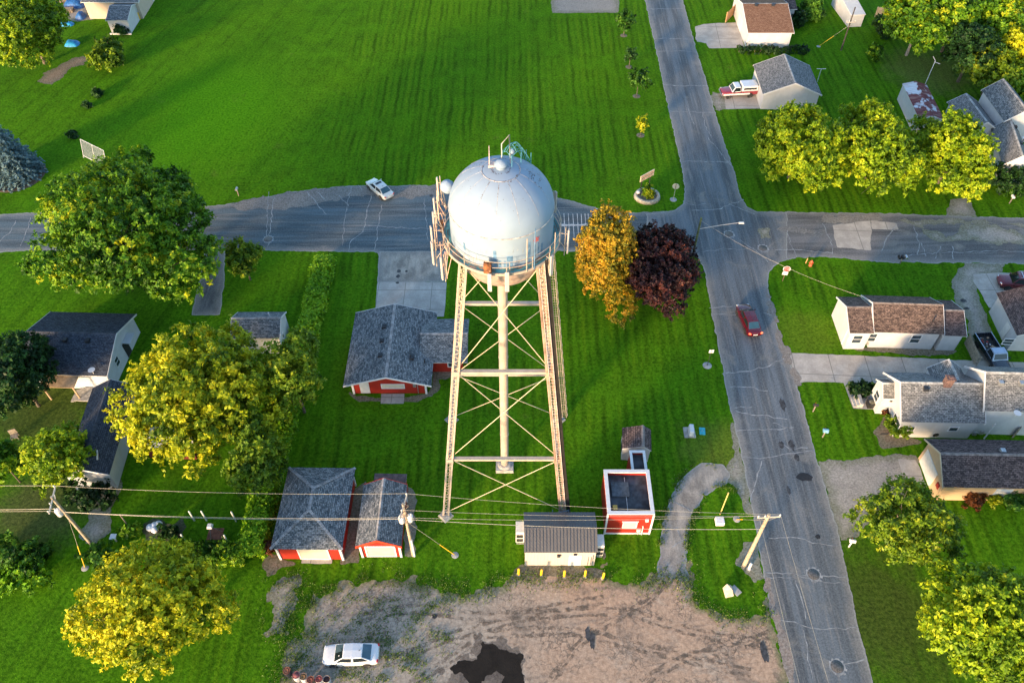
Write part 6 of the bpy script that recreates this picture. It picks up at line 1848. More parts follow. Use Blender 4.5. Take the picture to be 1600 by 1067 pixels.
# hydrant and marker stub
b = g(1266, 415)
T = thing('fire_hydrant', 'orange-red fire hydrant on the grass corner', 'fire hydrant', (b.x, b.y, 0))
HY = plain('hydrant_orange', (.55, .1, .04), .5, var=.15)
m = MB(); m.lathe([(.22, 0), (.22, .06), (.15, .08), (.14, .55), (.2, .58), (.2, .63), (.17, .7), (.1, .8), (.04, .84), (.04, .9), (0, .9)], 18); m.build('barrel', HY, T)
for (d, r) in (((1, 0), .075), ((-1, 0), .075), ((0, -1), .1)):
    m = MB(); m.tube([(d[0] * .1, d[1] * .1, .45), (d[0] * .27, d[1] * .27, .45)], r, 12); m.build('nozzle', HY, T)
b = g(1259, 411)
T = thing('marker_stub', 'short yellow-orange marker stub standing beside the hydrant', 'marker post', (b.x, b.y, 0))
m = MB(); m.tube([(0, 0, 0), (.06, .05, .75)], .06, 10); m.build('post', plain('marker_orange', (.6, .32, .12), .6), T)
# mailboxes
def mailbox(x, y, body, label, n=1, post=None, w=.22, rz=0, h=1.05, group='mailboxes along the roads'):
    b = g(x, y)
    T = thing('mailbox', label, 'mailbox', (b.x, b.y, 0), rz, group)
    m = MB(); m.beam((0, 0, 0), (0, 0, h), .1, .1); m.build('post', post or WOOD, T)
    for k in range(n):
        off = (k - (n - 1) / 2) * .42
        m = MB(); prof = [(-w / 2, 0), (w / 2, 0), (w / 2, .14)] + [(w / 2 * math.cos(t), .14 + w / 2 * math.sin(t)) for t in [PI * i / 8 for i in range(1, 8)]] + [(-w / 2, .14)]
        V = [(p[0] + off, -.26, h + p[1]) for p in prof] + [(p[0] + off, .26, h + p[1]) for p in prof]; q = len(prof)
        m.add(V, [tuple(range(q)), tuple(range(2 * q - 1, q - 1, -1))] + [(i, q + i, q + (i + 1) % q, (i + 1) % q) for i in range(q)])
        bo = m.build('box', body if not isinstance(body, list) else body[k], T)
        m = MB(); m.box((off + w / 2 + .015, .05, h + .22), (.02, .05, .2)); m.build('flag', REDPLAIN, bo)
mailbox(1406, 412, [BLACK, BLACK, CHROME], 'row of dark mailboxes on one post at the side street kerb', 3, h=.95, w=.3)
mailbox(1270, 643, BLACK, 'black mailbox with a red flag on the lawn corner by the shared driveway', 1, rz=R(80))
mailbox(1285, 683, plain('tub_blue', (.16, .34, .45), .5), 'pale-topped mailbox over a blue newspaper tub on the lawn strip', 1, rz=R(80), w=.4)
mailbox(1326, 854, TRIM, 'white mailbox on the grass verge below the gravel parking', 1, TRIM, rz=R(80), w=.3)
mailbox(373, 306, STEEL, 'pale grey mailbox on the field edge right of the big green maple', 1, h=1.0, w=.3)
mailbox(1577, 318, TRIM, 'white mailbox at the right end of the lawn behind the side street', 1, h=1.0, w=.3)
# meter pedestal & utility boxes
b = g(1077, 676)
T = thing('pedestal_box', 'white rounded utility box on a concrete pad in the lawn', 'utility box', (b.x, b.y, 0))
m = MB(); m.box((0, 0, .06), (1.15, 1.25, .12)); m.build('pad', CONC, T)
m = MB(); m.box((.12, 0, .5), (.5, 1.15, .76), R(-4), taper=.9); m.build('cabinet', TRIM, T, bevel=.1)
b = g(1097, 674)
T = thing('valve_cover', 'flat turquoise valve cover beside the white utility box', 'valve cover', (b.x, b.y, 0))
m = MB(); m.box((0, 0, .06), (.6, .85, .12), R(-6)); m.build('lid', plain('turquoise', (.04, .35, .42), .5), T, bevel=.02)
m = MB(); m.tube([(-.1, 0, .13), (0, 0, .17), (.1, 0, .13)], .02, 6); m.build('handle', STEEL, T)
b = g(1105, 571)
zt = top_z((1105, 571), (1111, 546))
T = thing('twin_plate_sign', 'thin post with two small white plates in a round stone base', 'sign', (b.x, b.y, 0))
m = MB(); m.tube([(0, 0, 0), (0, 0, zt)], .035, 8); m.build('post', plain('post_dark', (.02, .02, .018), .8), T)
m = MB(); m.lathe([(0, .05), (.42, .05), (.5, 0)], 16); m.build('stone_foot', CONC, T)
for s in (-1, 1):
    m = MB(); m.box((s * .14, -.05, zt - .25), (.22, .02, .5)); m.build('plate', TRIM, T)
b = g(1123, 818)
T = thing('marker_plate', 'white square plate on a yellow slanted pole in the grass island', 'marker plate', (b.x, b.y, 0))
m = MB(); m.box((0, 0, .5), (.8, .75, .5), taper=.95); m.build('plate_box', plain('plate_pink_white', (.72, .66, .66), .5), T, bevel=.03)
b = g(1124, 806); zt = top_z((1126, 802), (1141, 769))
T = thing('warning_post', 'thin yellow-tan post standing behind the white square plate', 'post', (b.x + .1, b.y + .2, 0))
m = MB(); m.tube([(0, 0, 0), (.0, 0, zt)], .055, 8); m.build('post', plain('post_tan', (.6, .42, .14), .6), T)
m = MB(); m.tube([(0, 0, zt), (0, 0, zt + .05)], .065, 8); m.build('cap', plain('post_tan', (.6, .42, .14), .6), T)
b = g(1137, 925)
T = thing('boulder', 'pale faceted boulder lying in the grass island', 'boulder', (b.x, b.y, 0), R(20))
m = MB(); m.add([(-.45, -.4, 0), (.35, -.5, 0), (.5, .3, 0), (-.2, .55, 0), (-.35, -.35, .7), (.1, -.3, 1.0), (.3, .2, .8), (-.1, .4, 1.05), (-.4, .1, .6)], [(0, 1, 5, 4), (1, 2, 6, 5), (2, 3, 7, 6), (3, 0, 4, 8, 7), (4, 5, 8), (5, 7, 8), (5, 6, 7)]); m.build('rock', plain('boulder_cream', (.55, .46, .34), .85, var=.15), T, bevel=.05)
m = MB(); m.box((.75, -.1, .02), (.6, .9, .05), .3); m.build('slab', CONC, T)
b = g(1170, 888)
T = thing('pole_marker', 'stubby white cable marker at the foot of the orange-lit pole', 'marker post', (b.x, b.y, 0))
m = MB(); m.tube([(0, 0, 0), (0, 0, .95)], .13, 12); m.lathe([(.13, .95), (.09, 1.02), (0, 1.04)], 12, cap=False); m.build('post', PORC, T)
m = MB(); m.lathe([(0, .03), (.22, .02), (.25, 0)], 12); m.build('base_collar', CONC, T)
def _mesh():
    m, nt, bs = nodes('wire_mesh')
    bs.inputs['Base Color'].default_value = (.2, .24, .27, 1)
    co = objco(nt)
    sep = N(nt, 'ShaderNodeSeparateXYZ'); nt.links.new(co, sep.inputs[0])
    w1 = math_(nt, 'FRACT', math_(nt, 'MULTIPLY', math_(nt, 'ADD', sep.outputs['X'], sep.outputs['Z']), 9))
    w2 = math_(nt, 'FRACT', math_(nt, 'MULTIPLY', math_(nt, 'SUBTRACT', sep.outputs['X'], sep.outputs['Z']), 9))
    hit = math_(nt, 'MAXIMUM', math_(nt, 'LESS_THAN', w1, .2), math_(nt, 'LESS_THAN', w2, .2))
    tr = N(nt, 'ShaderNodeBsdfTransparent'); mx = N(nt, 'ShaderNodeMixShader')
    nt.links.new(hit, mx.inputs[0]); nt.links.new(tr.outputs[0], mx.inputs[1]); nt.links.new(bs.outputs[0], mx.inputs[2])
    nt.links.new(mx.outputs[0], nt.nodes['Material Output'].inputs['Surface'])
    return m
MESHM = _mesh()
# mesh backstop panel on the field behind the big maple
b0, b1 = g(131, 241 + 6), g(167, 262 + 3)
mid = (b0 + b1) / 2; u3 = (b1 - b0); Lp = u3.length; a3 = math.atan2(u3.y, u3.x)
T = thing('backstop', 'white-framed grey mesh panel standing on the field behind the big maple', 'backstop', (mid.x, mid.y, 0), a3)
m = MB()
for x in (-Lp / 2, 0, Lp / 2): m.tube([(x, 0, 0), (x, .7, 2.7)], .035, 8)
for t in (.12, 1.0): m.tube([(-Lp / 2, .7 * t, 2.7 * t), (Lp / 2, .7 * t, 2.7 * t)], .035, 8)
m.build('frame', TRIM, T)
for s in (-1, 1):
    m = MB(); m.slab([(s * Lp / 4 - Lp / 4 + .1, .1, .38), (s * Lp / 4 + Lp / 4 - .1, .1, .38), (s * Lp / 4 + Lp / 4 - .1, .68, 2.62), (s * Lp / 4 - Lp / 4 + .1, .68, 2.62)], .02); m.build('mesh_panel', MESHM, T)
# picket fences
def fence(name, label, p, q, h, matl, board=.14, rails=True, cat='fence'):
    a, c = g(*p), g(*q); d = c - a; L2 = d.length; ang = math.atan2(d.y, d.x)
    T = thing(name, label, cat, (a.x, a.y, 0), ang)
    m = MB(); x = .08
    rnd = random.Random(int(L2 * 100))
    while x < L2 - .05:
        m.box((x, 0, h / 2 + .05), (board * .93, .025, h * rnd.uniform(.985, 1.0))); x += board
    m.build('boards', matl, T)
    for z in (.4, h - .25):
        m = MB(); m.box((L2 / 2, .035, z), (L2, .04, .09)); m.build('rail', matl, T)
    for k in range(max(2, int(L2 / 2.4) + 1)):
        m = MB(); xx = L2 * k / max(1, int(L2 / 2.4)); m.box((xx, .08, h / 2 + .05), (.1, .1, h + .1)); m.build('post', matl, T)
FW = plain('fence_grey', (.3, .26, .2), .85, var=.25, scale=4)
FO = plain('fence_orange', (.5, .27, .13), .8, var=.2, scale=4)
fence('board_fence', 'grey board fence at the top edge beside the dense trees', (1367, 27), (1424, 27.5), 1.7, FW)
fence('cedar_fence', 'orange cedar fence slanting up from the concrete pad at the top', (1134, 36), (1176, -8), 1.8, FO)
fence('garden_gate', 'grey plank gate between the long white cottage and the dark pickup', (1506, 536), (1523, 572), 1.5, FW, cat='gate')
fence('side_gate', 'grey plank fence panel by the east end of the large white house', (1583, 684), (1592, 668), 1.5, FW, cat='gate')
# deck steps behind the cedar fence
p = g(1192, 12)
T = thing('wooden_deck', 'grey wooden deck with steps behind the brown-roofed garage at top', 'deck', (p.x, p.y, 0))
DK = plain('deck_wood', (.2, .17, .13), .85, var=.3, scale=4)
m = MB(); m.box((1.2, 1.6, .9), (5, 2.6, .12)); m.build('platform', DK, T)
for k in range(4):
    m = MB(); m.box((-.6, .1 - .3 * k, .75 - .2 * k), (1.4, .3, .06)); m.build('step', DK, T)
for x in (-1.2, 0.1, 2.2, 3.6):
    m = MB(); m.box((x, .35, .9), (.1, .1, 1.8)); m.build('post', DK, T)
m = MB(); m.box((2.0, .35, 1.75), (3.4, .06, .1)); m.build('rail', DK, T)
# flowering urn at the porch of the big white house
p = g(1359.5, 634)
T = thing('flower_urn', 'dark square planter beside the white porch', 'planter', (p.x, p.y, 0))
m = MB(); m.box((0, 0, .35), (.8, .7, .7), taper=1.1); m.build('pot', BLACK, T)
m = MB(); m.lathe([(0, .72), (.3, .71), (.33, .7)], 12); m.build('soil', DIRT, T)
# condenser beside the big white house
p = g(1459.5, 681)
T = thing('heat_pump', 'white outdoor heat pump by the south wall of the large white house', 'heat pump', (p.x, p.y, 0))
m = MB(); m.box((0, 0, .45), (.85, .4, .8)); m.build('cabinet', TRIM, T, bevel=.03)
m = MB(); disc(m, (-.08, .48), .3, -.225, 24, 0, .03); m.build('fan_grille', BLACK, T)
# garden things behind the left hedge
stake = plain('stake_white', (.62, .66, .62), .5, var=.12)
proto = None
for (bx, by, tx, ty, lab) in ((304, 813, 293, 798, 'white garden stake, leftmost of the upper three behind the hedge'), (323, 813, 313, 797, 'white garden stake with a hooked top, next to the bird feeder'), (369, 814, 361, 799, 'white garden stake nearest the tall hedge, upper row'),
                              (292, 849, 281, 835, 'white garden stake standing in the weedy garden bed'), (358, 850, 349, 837, 'white garden stake in the lower corner near the hedge')):
    b = g(bx, by); zt = top_z((bx, by), (tx, ty))
    if proto is None:
        proto = thing('garden_stake', lab, 'stake', (b.x, b.y, 0), 0, 'white stakes in the back garden')
        m = MB(); m.tube([(0, 0, 0), (0, 0, 1.75)], .075, 10); m.build('post', stake, proto)
        m = MB(); m.lathe([(.08, 1.75), (.06, 1.8), (0, 1.82)], 10); m.build('cap', stake, proto)
    else:
        c = copy_tree(proto); c.location = (b.x, b.y, 0); c['label'] = lab
b = g(335, 834)
T = thing('bird_feeder', 'white bird feeder on a tripod over a brown patch in the back garden', 'bird feeder', (b.x, b.y, 0))
for a in (20, 140, 260):
    m = MB(); m.tube([(.75 * math.cos(R(a)), .75 * math.sin(R(a)), 0), (0, 0, 1.5)], .025, 6); m.build('leg', STEEL, T)
m = MB(); m.box((0, 0, 1.55), (.5, .5, .3), taper=.7); m.build('house', TRIM, T)
m = MB(); m.box((.1, 0, .02), (1.4, 1.2, .03)); m.build('mat', plain('brick_mat', (.2, .08, .05), .9, var=.3), T)
b = g(182, 845)
T = thing('bird_bath', 'small white square stand beside the golden tree in the back garden', 'stand', (b.x, b.y, 0))
m = MB(); m.box((0, 0, .85), (.55, .55, .1)); m.build('top', TRIM, T)
m = MB(); m.tube([(0, 0, 0), (0, 0, .8)], .08, 8); m.build('stem', TRIM, T)
b = g(198, 818); zt = top_z((198, 818), (190, 804))
T = thing('clothes_post', 'T-shaped wooden clothesline post in the back garden', 'clothes post', (b.x, b.y, 0))
m = MB(); m.tube([(0, 0, 0), (0, 0, zt)], .06, 8); m.build('post', WOOD, T)
m = MB(); m.tube([(-.6, 0, zt), (.6, 0, zt)], .045, 8); m.build('crossbar', WOOD, T)
for i, (x, y, lab) in enumerate(((236, 826, 'white round bag at the left of the cluster of four'), (243, 823, 'white round bag at the back of the cluster, middle'), (249, 821, 'white round bag at the right of the cluster of four'), (243, 829, 'white round bag in front of the other three'))):
    b = g(x, y)
    m = MB(); m.lathe([(0, 0), (.3, .03), (.36, .25), (.3, .46), (.12, .56), (.05, .62), (0, .63)], 16)
    m.build('white_bag', plain('bag_white', (.66, .68, .76), .6, var=.06), label=lab, cat='bag', group='white bags by the garden bed', loc=(b.x, b.y, 0))
b = g(1443, 137)
zt = top_z((1443, 136), (1446, 118))
T = thing('roof_aerial', 'white television aerial mast beside the rusty shed', 'aerial', (g(1443, 138, 0).x, g(1443, 138, 0).y, 0))
m = MB(); m.tube([(0, 0, 0), (0, 0, 4.6)], .05, 8); m.build('mast', TRIM, T)
m = MB(); m.tube([(0, 0, 4.6), (-.5, .2, 5.2)], .04, 6); m.tube([(0, 0, 4.4), (.7, -.4, 4.3)], .035, 6); m.build('arm', TRIM, T)
b = g(1275, 121, 0)
T = thing('clothes_post', 'white T-shaped clothes post beside the grey-roofed garage', 'clothes post', (g(1277, 128).x, g(1277, 128).y, 0))
m = MB(); m.tube([(0, 0, 0), (0, 0, 2.2)], .05, 8); m.build('post', TRIM, T)
m = MB(); m.tube([(-.7, 0, 2.2), (.7, 0, 2.2)], .045, 8); m.build('crossbar', TRIM, T)
# junk at the top left: tarps, pallets, paddling pools
TB = plain('tarp_blue', (.02, .1, .3), .5, var=.25, scale=2); TB2 = plain('tarp_cyan', (.02, .24, .5), .5, var=.2, scale=2)
def tarp(x, y, sx, sy, h, m_, label, seed):
    b = g(x, y); rnd = random.Random(seed); n = 9; m = MB(); V = []
    for i in range(n):
        for j in range(n):
            u, v = i / (n - 1) * 2 - 1, j / (n - 1) * 2 - 1
            r = max(abs(u), abs(v)); z = h * max(0, 1 - r ** 3) * rnd.uniform(.75, 1.1)
            k = 1 - .18 * (u * u * v * v)
            V.append((u * sx * k, v * sy * k, max(.01, z)))
    m.add(V, [(i * n + j, (i + 1) * n + j, (i + 1) * n + j + 1, i * n + j + 1) for i in range(n - 1) for j in range(n - 1)], 0, True)
    m.build('tarp', m_, label=label, cat='tarp', loc=(b.x, b.y, 0), group='blue tarps over junk')
tarp(117, 10, 1.9, 1.1, 1.2, TB, 'dark blue tarp heap at the top edge beside the beige house', 1)
tarp(127, 28, .8, 1.0, 1.0, TB, 'small dark blue tarp bundle left of the white shed', 2)
tarp(104, 39, 1.3, .7, .5, TB2, 'sky blue tarp half under the top-left tree', 3)
tarp(113, 70, 1.2, .9, .7, TB2, 'bright blue tarp beside the round bush', 4)
for i, (x, y, lab) in enumerate(((104, 19, 'stacked pale pallets in front of the dark blue tarp'), (96, 3, 'brown wooden crate stack at the very top edge'))):
    b = g(x, y); T = thing('pallet_stack', lab, 'pallets', (b.x, b.y, 0), .1, 'pallets at the top left')
    for k in range(4):
        m = MB()
        for j in range(5): m.box((0, -.5 + .25 * j, .13 + .15 * k), (2.6, .16, .03))
        for j in (-1, 0, 1): m.box((j * 1.1, 0, .06 + .15 * k), (.1, 1.1, .1))
        m.build('pallet', WOOD, T)
b = g(152, 26)
T = thing('wood_pile', 'small pile of split wood against the beige house wall', 'wood pile', (b.x, b.y, 0))
rnd = random.Random(3)
for k in range(8):
    m = MB(); a = rnd.random() * 3; q = Vector((rnd.uniform(-.5, .5), rnd.uniform(-.3, .3), .12 + .08 * k)); m.tube([q - Vector((math.cos(a), math.sin(a), 0)) * .5, q + Vector((math.cos(a), math.sin(a), 0)) * .5], .1, 7); m.build('log', plain('log_tan', (.4, .27, .16), .85, var=.25), T)
b = g(218, 31); T = thing('yellow_post', 'stubby yellow post at the corner of the beige house', 'post', (b.x, b.y, 0))
m = MB(); m.tube([(0, 0, 0), (0, 0, 1.2)], .2, 10); m.build('post', YELLOW, T); m = MB(); m.lathe([(.2, 1.2), (.1, 1.28), (0, 1.3)], 10, cap=False); m.build('cap', YELLOW, T)
b = g(25, 685); T = thing('garden_chair', 'weathered wooden garden chair on the trampled lawn at far left', 'chair', (b.x, b.y, 0), .4)
m = MB(); m.box((0, 0, .42), (.7, .7, .06)); m.build('seat', WOOD, T); m = MB(); m.box((0, .36, .75), (.7, .06, .7)); m.build('backrest', WOOD, T)
for x in (-.3, .3):
    for y in (-.3, .3):
        m = MB(); m.box((x, y, .2), (.07, .07, .4)); m.build('leg', WOOD, T)
# ------------------------------------------------------------------ trees, hedges, shrubs
def scale_at(p): return F_PX / ((Vector(p) - CAM).dot(_f))

def leaf_mesh(name, P, Nn, size, tone, mat, parent, rng, elong=1.5, kind=None, label=None):
    """one rhombic leaf spray per row of P, facing roughly along Nn"""
    n = len(P)
    Nn = Nn / np.maximum(np.linalg.norm(Nn, axis=1, keepdims=True), 1e-6)
    r = rng.normal(size=(n, 3))
    x = np.cross(Nn, r); x /= np.maximum(np.linalg.norm(x, axis=1, keepdims=True), 1e-6)
    y = np.cross(Nn, x)
    s = (size * rng.uniform(.6, 1.35, n))[:, None]
    bend = Nn * s * .22
    a = P - x * s * .5 * elong - bend; b = P + y * s * .42; c = P + x * s * .5 * elong - bend; d = P - y * s * .42
    co = np.stack([a, b, c, d], 1).reshape(-1, 3).astype(np.float32)
    me = bpy.data.meshes.new(name)
    me.vertices.add(4 * n); me.vertices.foreach_set('co', co.ravel())
    me.loops.add(4 * n); me.loops.foreach_set('vertex_index', np.arange(4 * n, dtype=np.int32))
    me.polygons.add(n)
    me.polygons.foreach_set('loop_start', np.arange(0, 4 * n, 4, dtype=np.int32))
    me.polygons.foreach_set('loop_total', np.full(n, 4, dtype=np.int32))
    me.update(calc_edges=True)
    at = me.attributes.new('tone', 'FLOAT', 'POINT')
    at.data.foreach_set('value', np.repeat(np.clip(tone, 0, 1), 4).astype(np.float32))
    me.materials.append(mat)
    o = bpy.data.objects.new(name, me); COL.objects.link(o)
    if parent is not None: o.parent = parent
    return tag(o, label, kind=kind)

def unit(rng, n):
    v = rng.normal(size=(n, 3)); return v / np.linalg.norm(v, axis=1, keepdims=True)

def crown_points(rng, rad, lobes, lobe_r, spacing, flat=.0, low=-.45, gap=.18, cone=0.0):
    """leaf sprays at the branch ends of a crown made of lobes; rad = (rx, ry, rz)"""
    rad = np.array(rad); R0 = float(np.mean(rad))
    C = []
    ga = PI * (3 - math.sqrt(5))
    for i in range(lobes):
        t = (i + .5) / lobes
        z = low + (1 - low) * (1 - t)
        q = math.sqrt(max(0, 1 - z * z)) if cone == 0 else (1 - (z - low) / (1 - low)) ** .75 * .95 + .08
        a = i * ga + rng.normal() * .3
        k = (1 - lobe_r) * rng.uniform(.72, 1.2)
        C.append((k * q * math.cos(a), k * q * math.sin(a), (1 - lobe_r * .7) * z * rng.uniform(.85, 1.08)))
    C.append((0, 0, 0)); C = np.array(C)
    LR = np.append(lobe_r * rng.uniform(.6, 1.35, lobes), 1 - lobe_r * 1.4)
    area = 4 * PI * (LR * R0) ** 2
    sp = spacing * 1.75                                  # distance between sprays
    P, Nn, G = [], [], []
    gid = 0
    for k in range(len(C)):
        n = max(6, int(area[k] / sp ** 2))
        d = unit(rng, n)
        p = C[k] + d * LR[k] * (1 - .25 * rng.random(n) ** 2)[:, None]
        keep = np.ones(n, bool)
        for j in range(len(C)):
            if j != k: keep &= (np.linalg.norm(p - C[j], axis=1) / LR[j] > .8) | (rng.random(n) < .08)
        keep &= (p[:, 2] > low - lobe_r * .8)
        keep &= ~((d[:, 2] < -.35) & (rng.random(n) < .6))
        keep &= rng.random(n) > gap * .6
        p, d = p[keep] * rad, d[keep]
        m = len(p)
        out = d + p / rad * .7 + np.array([0, 0, .35]) + rng.normal(size=(m, 3)) * .42
        out /= np.maximum(np.linalg.norm(out, axis=1, keepdims=True), 1e-6)
        L = sp * (.5 + 1.5 * rng.random(m) ** 2)
        per = 7
        t = rng.random((m, per)) ** .8
        q = p[:, None] + out[:, None] * (L[:, None] * (t - .35))[..., None] + rng.normal(size=(m, per, 3)) * (sp * .2 * (1.15 - t * .7))[..., None]
        P.append(q.reshape(-1, 3)); Nn.append(np.repeat(out * .6 + d * .6, per, 0)); G.append(np.repeat(np.arange(gid, gid + m), per)); gid += m
    # a thin scatter of inner leaves so that the heart of the crown is not empty
    n = int(sum(area) / sp ** 2 * .9)
    v = unit(rng, n) * (rng.uniform(.3, .8, n))[:, None]
    v = v[v[:, 2] > low * .8]
    P.append(v * rad); Nn.append(v + np.array([0, 0, .3])); G.append(np.arange(gid, gid + len(v)))
    P, Nn, G = np.concatenate(P), np.concatenate(Nn), np.concatenate(G)
    crown_points.groups = G
    return P, Nn, C[:-1] * rad

def foliage(parent, rng, P, Nn, mat, clump, leaf, per, upb=.35, tone_bias=0.0, name='crown', patch=None, zoff=0.0, kind=None, wild=.65, groups=None):
    n = len(P)
    G = groups if groups is not None else np.arange(n)
    gt = rng.normal(size=int(G.max()) + 1) * .2
    ct = .45 + tone_bias + gt[G]
    f = fnoise(P[:, 0] + 31, P[:, 1] + P[:, 2] * .7 + 7, .35, int(rng.integers(1000)), 2)
    ct = ct + f * .55
    Q = np.repeat(P, per, 0) + rng.normal(size=(n * per, 3)) * clump * .5
    M = np.repeat(Nn, per, 0)
    M = M / np.maximum(np.linalg.norm(M, axis=1, keepdims=True), 1e-6)
    M = M * .7 + np.array([0, 0, upb]) + rng.normal(size=M.shape) * wild * .8
    T = np.repeat(ct, per) + rng.normal(size=n * per) * .1
    Q[:, 2] += zoff
    Q[:, 2] = np.maximum(Q[:, 2], .04)
    return leaf_mesh(name, Q, M, leaf, T, mat, parent, rng, kind=kind)

def limbs(T, rng, zc, rad, tips, r0, bark, fork=.45, lean=(0, 0), n=9):
    m = MB()
    zf = max(.4, zc - rad[2] * .62)
    top = zc + rad[2] * .35
    m.tube([(0, 0, -.15), (r0 * .1, 0, zf * .5), (0, r0 * .15, zf), (0, 0, top)], [r0 * 1.25, r0, r0 * .85, r0 * .25], 10)
    idx = rng.permutation(len(tips))[:n]
    for i in idx:
        t = Vector(tips[i]) + Vector((0, 0, zc)); t *= .97
        s = Vector((0, 0, zf + (max(zf, t.z - rad[2] * .5) - zf) * rng.uniform(.2, .7)))
        mid = s.lerp(t, .5) + Vector((0, 0, -.08 * (t - s).length))
        m.tube([s, mid, t], [r0 * .5, r0 * .33, r0 * .1], 7)
        for k in range(2):
            e = t + Vector(rng.normal(size=3)) * rad[0] * .16
            m.tube([mid.lerp(t, .4 + .3 * k), e], [r0 * .18, r0 * .05], 5)
    return m.build('trunk', bark, T, fix=False)

GREENL = leafmat('maple_green_leaves', [(0, (.02, .07, .004)), (.45, (.085, .215, .007)), (.75, (.2, .34, .01)), (1, (.45, .48, .015))])
YGREEN = leafmat('yellow_green_leaves', [(0, (.05, .11, .004)), (.4, (.17, .29, .006)), (.7, (.3, .41, .01)), (1, (.45, .5, .014))])
GOLDL = leafmat('golden_leaves', [(0, (.06, .12, .004)), (.3, (.2, .27, .006)), (.6, (.4, .44, .01)), (1, (.6, .55, .015))])
ORANGEL = leafmat('orange_yellow_leaves', [(0, (.06, .08, .008)), (.35, (.22, .2, .015)), (.65, (.46, .29, .015)), (1, (.6, .32, .03))])
PURPLE = leafmat('purple_leaves', [(0, (.008, .004, .006)), (.5, (.028, .011, .014)), (.85, (.07, .02, .018)), (1, (.13, .035, .02))], .15)
DARKG = leafmat('dark_green_leaves', [(0, (.006, .022, .006)), (.5, (.018, .06, .012)), (1, (.05, .13, .02))])
LUSH = leafmat('hedge_leaves', [(0, (.018, .06, .006)), (.5, (.05, .15, .012)), (1, (.12, .26, .02))])
HEDGEL = leafmat('clipped_hedge_leaves', [(0, (.06, .16, .004)), (.5, (.17, .38, .008)), (1, (.36, .55, .02))])
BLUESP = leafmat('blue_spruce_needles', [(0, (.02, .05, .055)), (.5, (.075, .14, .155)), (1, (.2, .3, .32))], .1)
LIMEL = leafmat('lime_leaves', [(0, (.035, .085, .004)), (.5, (.14, .24, .008)), (1, (.36, .4, .016))])
REDL = leafmat('rust_leaves', [(0, (.04, .02, .008)), (.5, (.15, .045, .012)), (1, (.3, .12, .03))])

def tree(name, label, px, py, rx, ry, zc, mat, rz=None, lobes=22, lobe_r=.36, clump=.5, leaf=.34, per=9, spacing=.52, seed=1, group=None, bark=None, r0=None, cat='tree', low=-.5, gap=.18, cone=0.0, upb=.35, bias=0.0, wild=.65, n=9, k_=None):
    rng = np.random.default_rng(seed)
    c = g(px, py, zc); sc = scale_at(c)
    RX = rx / sc
    RZ = rz if rz else RX * .72
    # depth radius so that the height in the picture comes out right
    ph = math.atan2(c.y, CAM_H - zc)
    RY = math.sqrt(max((ry / sc) ** 2 - (RZ * math.sin(ph)) ** 2, (RX * .55) ** 2)) / max(.45, math.cos(ph))
    RY = min(RY, RX * 1.45)
    k_ = k_ or (.9 if rx > 24 else .95)
    RX, RY, RZ = RX * k_, RY * k_, RZ * k_
    T = thing(name, label, cat, (c.x, c.y, 0), rng.uniform(0, 0), group)
    P, Nn, tips = crown_points(rng, (RX, RY, RZ), lobes, lobe_r, spacing, low=low, gap=gap, cone=cone)
    foliage(T, rng, P, Nn, mat, clump * .55, leaf, max(3, per // 2), upb, bias, zoff=zc, wild=wild, groups=crown_points.groups)
    limbs(T, rng, zc, (RX, RY, RZ), tips, r0 or max(.07, RX * .045), bark or BARK, n=n)
    return T

tree('maple_tree', 'largest tree, a broad green maple with yellow patches over the side street', 196, 360, 156, 134, 8.0, GREENL, rz=6.6, lobes=34, lobe_r=.3, spacing=.46, clump=.5, leaf=.27, per=9, seed=11, gap=.34)
tree('golden_tree', 'broad golden tree between the charcoal roofs and the red ranch house', 314, 622, 128, 122, 6.6, GOLDL, rz=5.2, lobes=30, lobe_r=.32, spacing=.4, clump=.45, leaf=.24, per=9, seed=12, gap=.42, bias=.03)
tree('green_tree', 'mid-green tree pressed against the right side of the broad golden tree', 458, 590, 52, 100, 5.8, LIMEL, rz=4.6, lobes=18, spacing=.4, leaf=.24, seed=13, gap=.32)
tree('green_tree', 'smaller green tree below the broad golden tree beside the hip-roofed garage', 402, 712, 48, 66, 5.0, LIMEL, rz=3.8, lobes=14, spacing=.38, leaf=.23, seed=14, gap=.3, bias=-.1)
tree('yellow_tree', 'small yellow-green tree behind the left transformer pole', 93, 716, 55, 56, 4.2, YGREEN, rz=3.0, lobes=18, spacing=.37, leaf=.23, clump=.4, seed=15, gap=.34, bias=.08)
tree('yellow_tree', 'large bright yellow tree at the bottom left below the back garden', 240, 952, 128, 106, 5.6, GOLDL, rz=4.6, lobes=30, lobe_r=.31, spacing=.36, clump=.4, leaf=.22, per=9, seed=16, gap=.36, bias=.1)
tree('dark_tree', 'dark green tree at the left edge beside the charcoal-roofed house', 26, 588, 56, 82, 5.0, DARKG, rz=4.2, lobes=20, spacing=.42, leaf=.26, seed=17)
tree('dark_tree', 'small dark green tree cut off by the left edge under the trampled lawn', 4, 722, 28, 42, 3.6, GREENL, rz=2.6, lobes=12, spacing=.45, leaf=.3, seed=18)
tree('yellow_tree', 'yellow-green tree in the top left corner beside the tarps', 46, 48, 60, 62, 5.6, YGREEN, rz=5.0, lobes=24, spacing=.45, clump=.45, leaf=.28, seed=19, bias=-.08, r0=.28)
tree('round_bush', 'round dark bush below the little white shed at top left', 167, 86, 32, 27, 1.9, LIMEL, rz=2.3, lobes=14, spacing=.45, leaf=.34, seed=20, cat='bush', low=-.7, bias=-.1)
tree('small_maple', 'small round yellow-tinged green tree beside the narrow dark driveway', 380, 405, 32, 34, 3.4, LIMEL, rz=2.2, lobes=12, spacing=.38, leaf=.22, seed=21, bias=-.05)
